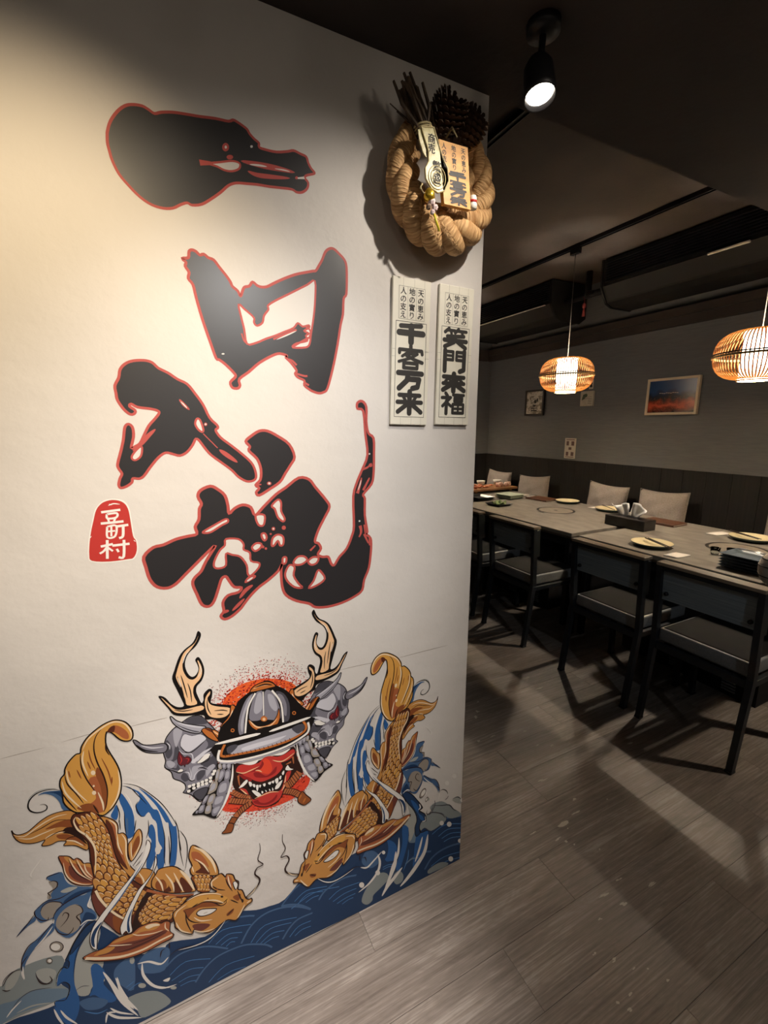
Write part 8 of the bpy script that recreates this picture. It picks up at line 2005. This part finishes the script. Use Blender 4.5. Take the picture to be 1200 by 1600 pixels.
('pectoral_fin', '''P k 6247,2867,6030,2908,5837,2881,5702,2924,5563,3007,5338,2998,5202,2980,5058,3056,4847,3060,4660,2999,4570,2895,4472,2904,4359,2803,4374,2515,4290,2362,4369,2246,4581,2243,4898,2206,5250,2232,5607,2366,5949,2551,6142,2709
P y 6216,2853,6032,2887,5839,2859,5704,2902,5565,2977,5340,2967,5200,2946,5060,3024,4849,3029,4662,2967,4571,2863,4474,2871,4380,2782,4398,2530,4319,2380,4381,2288,4579,2275,4896,2239,5248,2264,5605,2397,5946,2587,6129,2739
P g 5659,2913,5385,2969,5160,2921,4968,3008,4687,2955,4597,2835,4745,2774,5023,2877,5348,2848
P c 4923,2981,4804,2992,4664,2925,4597,2835,4739,2870,4858,2876
P m 5708,2841,5398,2775,4990,2652,4511,2626,4488,2510,4883,2452,5349,2482,5679,2628,5936,2729
P g 5883,2846,5730,2845,5580,2766,5718,2692,5913,2737,6018,2788
S c 7.5 4.9 6184,2810,5794,2560,5424,2391,5010,2325,4648,2365,4342,2380
T c 2.9 0.0 5704,2893,5533,2785,5225,2624
T c 3.0 0.0 5205,2939,5074,2810,4751,2678,4535,2646
T k 2.3 0.0 5547,2582,5232,2513,4760,2516,4491,2552
T k 2.3 0.0 5224,2639,4875,2588,4513,2599
T c 2.7 0.0 4475,2845,4484,2683,4406,2534'''),
('water_ribbons', '''P w 4729,5448,4663,5318,4700,5090,4857,4766,5053,4526,5249,4288,5444,4022,5634,3818,5779,3622,5882,3401,5925,3112,5951,2931,6041,3052,6057,3320,5980,3586,5812,3828,5647,4013,5432,4265,5194,4507,4999,4746,4845,5038,4773,5279
L k 1.9 0.0 4729,5448,4663,5318,4700,5090,4857,4766,5053,4526,5249,4288,5444,4022,5634,3818,5779,3622,5882,3401,5925,3112,5951,2931,6041,3052,6057,3320,5980,3586,5812,3828,5647,4013,5432,4265,5194,4507,4999,4746,4845,5038,4773,5279
P n 5781,3654,5904,3446,5974,3237,5979,3019,6036,3118,6030,3335,5941,3531
T v 3.1 0.0 4856,4858,5105,4491,5400,4091,5662,3803
T W 3.1 0.0 4758,5334,4872,4959,5100,4581
P w 4580,4913,4559,4708,4641,4498,4770,4281,4921,4078,5052,3832,5159,3575,5201,3278,5195,3015,5288,3000,5332,3098,5422,3033,5438,3259,5353,3464,5247,3689,5118,3933,4991,4147,4820,4308,4668,4512
L k 1.9 0.0 4580,4913,4559,4708,4641,4498,4770,4281,4921,4078,5052,3832,5159,3575,5201,3278,5195,3015,5288,3000,5332,3098,5422,3033,5438,3259,5353,3464,5247,3689,5118,3933,4991,4147,4820,4308,4668,4512
T v 3.8 0.0 5158,3670,5255,3406,5299,3078
P n 5188,3559,5250,3307,5244,3044,5290,3040,5282,3326''')]),
('plaster_crack', 'thin hairline crack running across the plaster above the carp', 'crack', [
('crack_line', '''T x 1.1 0.0 -3510,8600,-3197,8603,-2766,8598'''),
('crack_line', '''T x 1.1 0.0 -2484,8621,-1960,8642,-1600,8630'''),
('crack_line', '''T x 1.2 0.0 -1232,8571,-714,8564,-420,8552'''),
('crack_line', '''T x 1.6 0.0 3884,8632,4463,8617,5275,8569'''),
('crack_line', '''T x 1.8 0.0 5742,8533,6584,8535,7524,8525''')])]

# ---------------------------------------------------------------- wall painting: flat colour shapes on the plaster, in wall millimetres
PAL = {'K': '#141010', 'k': '#2b1510', 'B': '#2b292b', 'R': '#b4504a', 'W': '#d5cfc9', 'w': '#e6e1da', 'g': '#c48a48', 'G': '#d39a4a', 'b': '#8a4c27', 'd': '#5a2b1a', 'm': '#6e3a30',
       'c': '#edd6b4', 'n': '#1d3a5f', 'u': '#2b5c97', 'v': '#46658c', 'l': '#6f8598', 'f': '#8c9494', 'F': '#a9aaa4', 's': '#7b7882', 't': '#a5a3ac', 'T': '#c9c7ce', 'D': '#48464e',
       'r': '#b8352f', 'q': '#8a1f20', 'o': '#e0602a', 'O': '#d6452c', 'e': '#e6bb8f', 'C': '#b4672f', 'p': '#5e2029', 'x': '#9b9186', 'y': '#a9603a', 'a': '#4c7cb2'}
ROUGH = {'B': 0.38, 'K': 0.45}
def paint(c):
    return mat('paint_' + c + ('_' if c.isupper() else ''), PAL[c], ROUGH.get(c, 0.55), 0, 0.6 if c == 'B' else 0.35)
LAYER = [0]
def catmull(P, closed, n):
    L = len(P); out = []
    rng = range(L) if closed else range(L - 1)
    for i in rng:
        if closed: p0, p1, p2, p3 = P[i - 1], P[i], P[(i + 1) % L], P[(i + 2) % L]
        else: p0, p1, p2, p3 = P[max(i - 1, 0)], P[i], P[i + 1], P[min(i + 2, L - 1)]
        for k in range(n):
            t = k / n; t2 = t * t; t3 = t2 * t
            out.append(tuple(0.5 * (2 * p1[q] + (p2[q] - p0[q]) * t + (2 * p0[q] - 5 * p1[q] + 4 * p2[q] - p3[q]) * t2 + (3 * p1[q] - p0[q] - 3 * p2[q] + p3[q]) * t3) for q in range(len(p1))))
    if not closed: out.append(tuple(P[-1]))
    return out
def clip(P):
    for ax, lim, sg in ((1, 1.5, 1), (0, XC * 1000 - 1.5, -1), (0, -2190, 1)):
        out = []
        for i in range(len(P)):
            a, b = P[i - 1], P[i]; ia = (a[ax] - lim) * sg >= 0; ib = (b[ax] - lim) * sg >= 0
            if ia != ib:
                t = (lim - a[ax]) / (b[ax] - a[ax]); out.append((a[0] + (b[0] - a[0]) * t, a[1] + (b[1] - a[1]) * t))
            if ib: out.append(b)
        P = out
        if len(P) < 3: return []
    return P
class Art:
    """flat painted shapes collected into one mesh with one material slot per colour"""
    def __init__(self): self.v = []; self.f = []; self.m = []; self.c = []
    def slot(self, c):
        if c not in self.c: self.c.append(c)
        return self.c.index(c)
    def face(self, c, P, new_layer=True):
        P = clip(P)
        if len(P) < 3: return
        if new_layer: LAYER[0] += 1
        y = WY - 0.0003 - LAYER[0] * 4.0e-6
        tri = geometry.tessellate_polygon([[Vector((p[0], p[1], 0)) for p in P]])
        o = len(self.v); self.v += [(p[0] / 1000, y, p[1] / 1000) for p in P]
        mi = self.slot(c)
        for t in tri:
            a, b, cc = [self.v[o + i] for i in t]
            cr = (b[0] - a[0]) * (cc[2] - a[2]) - (b[2] - a[2]) * (cc[0] - a[0])
            if abs(cr) < 1e-12: continue
            t = t if cr > 0 else t[::-1]
            self.f.append(tuple(o + i for i in t)); self.m.append(mi)
    def strip(self, c, P, w0, w1, closed=False, new_layer=True, taper=False):
        if new_layer: LAYER[0] += 1
        y = WY - 0.0003 - LAYER[0] * 4.0e-6
        L = len(P); o = len(self.v); mi = self.slot(c)
        for i, p in enumerate(P):
            a = P[i - 1] if (i or closed) else p; b = P[(i + 1) % L] if (i < L - 1 or closed) else p
            dx, dz = b[0] - a[0], b[1] - a[1]; h = math.hypot(dx, dz) or 1
            t = i / max(1, L - 1); wd = (w0 + (w1 - w0) * t) / 2
            if taper: wd = w0 / 2 * max(0.08, math.sin(math.pi * min(1, max(0, t))) ** 0.6)
            for s in (1, -1):
                z = max(1.0, p[1] + s * dx / h * wd); x = min(XC * 1000 - 1, p[0] - s * dz / h * wd)
                self.v.append((x / 1000, y, z / 1000))
        for i in range(L if closed else L - 1):
            j = (i + 1) % L
            q = (o + 2 * i, o + 2 * i + 1, o + 2 * j + 1, o + 2 * j)
            self.f.append(q); self.m.append(mi)
    def build(self, name, parent, kind=None, label=None):
        if not self.f: return None
        me = bpy.data.meshes.new(name); me.from_pydata(self.v, [], self.f)
        for c in self.c: me.materials.append(paint(c))
        me.polygons.foreach_set('material_index', self.m); me.update()
        o = part(name, me, None, parent)
        if kind: o['kind'] = kind
        if label: o['label'] = label
        return o
def nums(s):
    a = [int(v) / 10 for v in s.split(',')]
    return list(zip(a[::2], a[1::2]))
def draw(A, s):
    k = s[0]; f = s.split(' ')
    if k in 'PQ':
        P = nums(f[2]); A.face(f[1], catmull(P, True, 3) if k == 'P' else P)
    elif k == 'S':
        P = nums(f[4]); w0, w1 = float(f[2]), float(f[3])
        A.strip(f[1], catmull(P, False, 4), w0, w1)
    elif k == 'L':
        P = nums(f[4]); A.strip(f[1], catmull(P, True, 3), float(f[2]), float(f[2]), True)
    elif k == 'T':
        P = nums(f[4]); A.strip(f[1], catmull(P, False, 5), float(f[2]), 0, taper=True)
    elif k == 'X':                     # overlapping fish scales between two edge curves
        Lc, Rc = nums(f[2]), nums(f[3]); rows, n = int(f[4]), int(f[5])
        Lp, Rp = catmull(Lc, False, 8), catmull(Rc, False, 8)
        def at(P, t):
            x = t * (len(P) - 1); i = min(int(x), len(P) - 2); u = x - i
            return (P[i][0] + (P[i + 1][0] - P[i][0]) * u, P[i][1] + (P[i + 1][1] - P[i][1]) * u)
        for r in range(rows):
            t = (r + 0.5) / rows; a, b = at(Lp, t), at(Rp, t); t2 = min(1, t + 1.0 / rows); a2, b2 = at(Lp, t2), at(Rp, t2)
            LAYER[0] += 3
            for q in range(n + (r % 2)):
                u = (q + (0.5 if r % 2 == 0 else 0.0)) / n
                u = min(max(u, 0.04), 0.96)
                cx, cz = a[0] + (b[0] - a[0]) * u, a[1] + (b[1] - a[1]) * u
                ax, az = a2[0] + (b2[0] - a2[0]) * u - cx, a2[1] + (b2[1] - a2[1]) * u - cz
                wx, wz = (b[0] - a[0]) / n * 0.5, (b[1] - a[1]) / n * 0.5
                def sh(k_, d):
                    P = []
                    for i in range(9):
                        an = math.pi * i / 8; P.append((cx + wx * k_ * math.cos(an) - ax * (k_ * 0.85 * math.sin(an) + d), cz + wz * k_ * math.cos(an) - az * (k_ * 0.85 * math.sin(an) + d)))
                    P += [(cx - wx * k_ * 0.8 + ax * 0.8, cz - wz * k_ * 0.8 + az * 0.8), (cx + wx * k_ * 0.8 + ax * 0.8, cz + wz * k_ * 0.8 + az * 0.8)]
                    return P
                LAYER[0] -= 2; A.face('d', sh(1.06, 0), False); LAYER[0] += 1; A.face('g' if (q + r) % 3 else 'G', sh(0.84, 0), False); LAYER[0] += 1
                hi = sh(0.70, 0)[1:6]; A.strip('c', hi, 1.6, 0.8, False, False)
    elif k == 'Z':                     # sprayed dots around a centre
        cx, cz, rx, rz, N = [float(v) for v in f[1:6]]; rnd = random.Random(3)
        LAYER[0] += 1
        for _ in range(int(N)):
            an = rnd.uniform(0, 6.2832); rr = 0.52 + 0.49 * rnd.random() ** 1.1 + abs(rnd.gauss(0, 0.05))
            x, z = cx + rx * rr * math.cos(an), cz + rz * rr * math.sin(an)
            s_ = rnd.uniform(1.8, 3.8) * (1.0 if rr < 0.9 else 0.6)
            c = rnd.choice('oOOWr' if rr < 0.74 else 'OrrO') if rr < 0.96 else rnd.choice('rqqk')
            P = [(x + s_ * math.cos(q * 2.09 + an), z + s_ * rnd.uniform(0.5, 1) * math.sin(q * 2.09 + an)) for q in range(3)]
            A.face(c, P, False)
for (nm, lb, cat, prs) in ART:
    t = thing(nm, lb, cat, (0, 0, 0))
    LAYER[0] = 170 if nm == 'carp_painting' else 0
    for pn, els in prs:
        A = Art()
        for s in els.split('\n'):
            if s: draw(A, s)
        A.build(pn, t, 'stuff' if pn in ('spray_dots', 'left_waves', 'right_waves') else None)
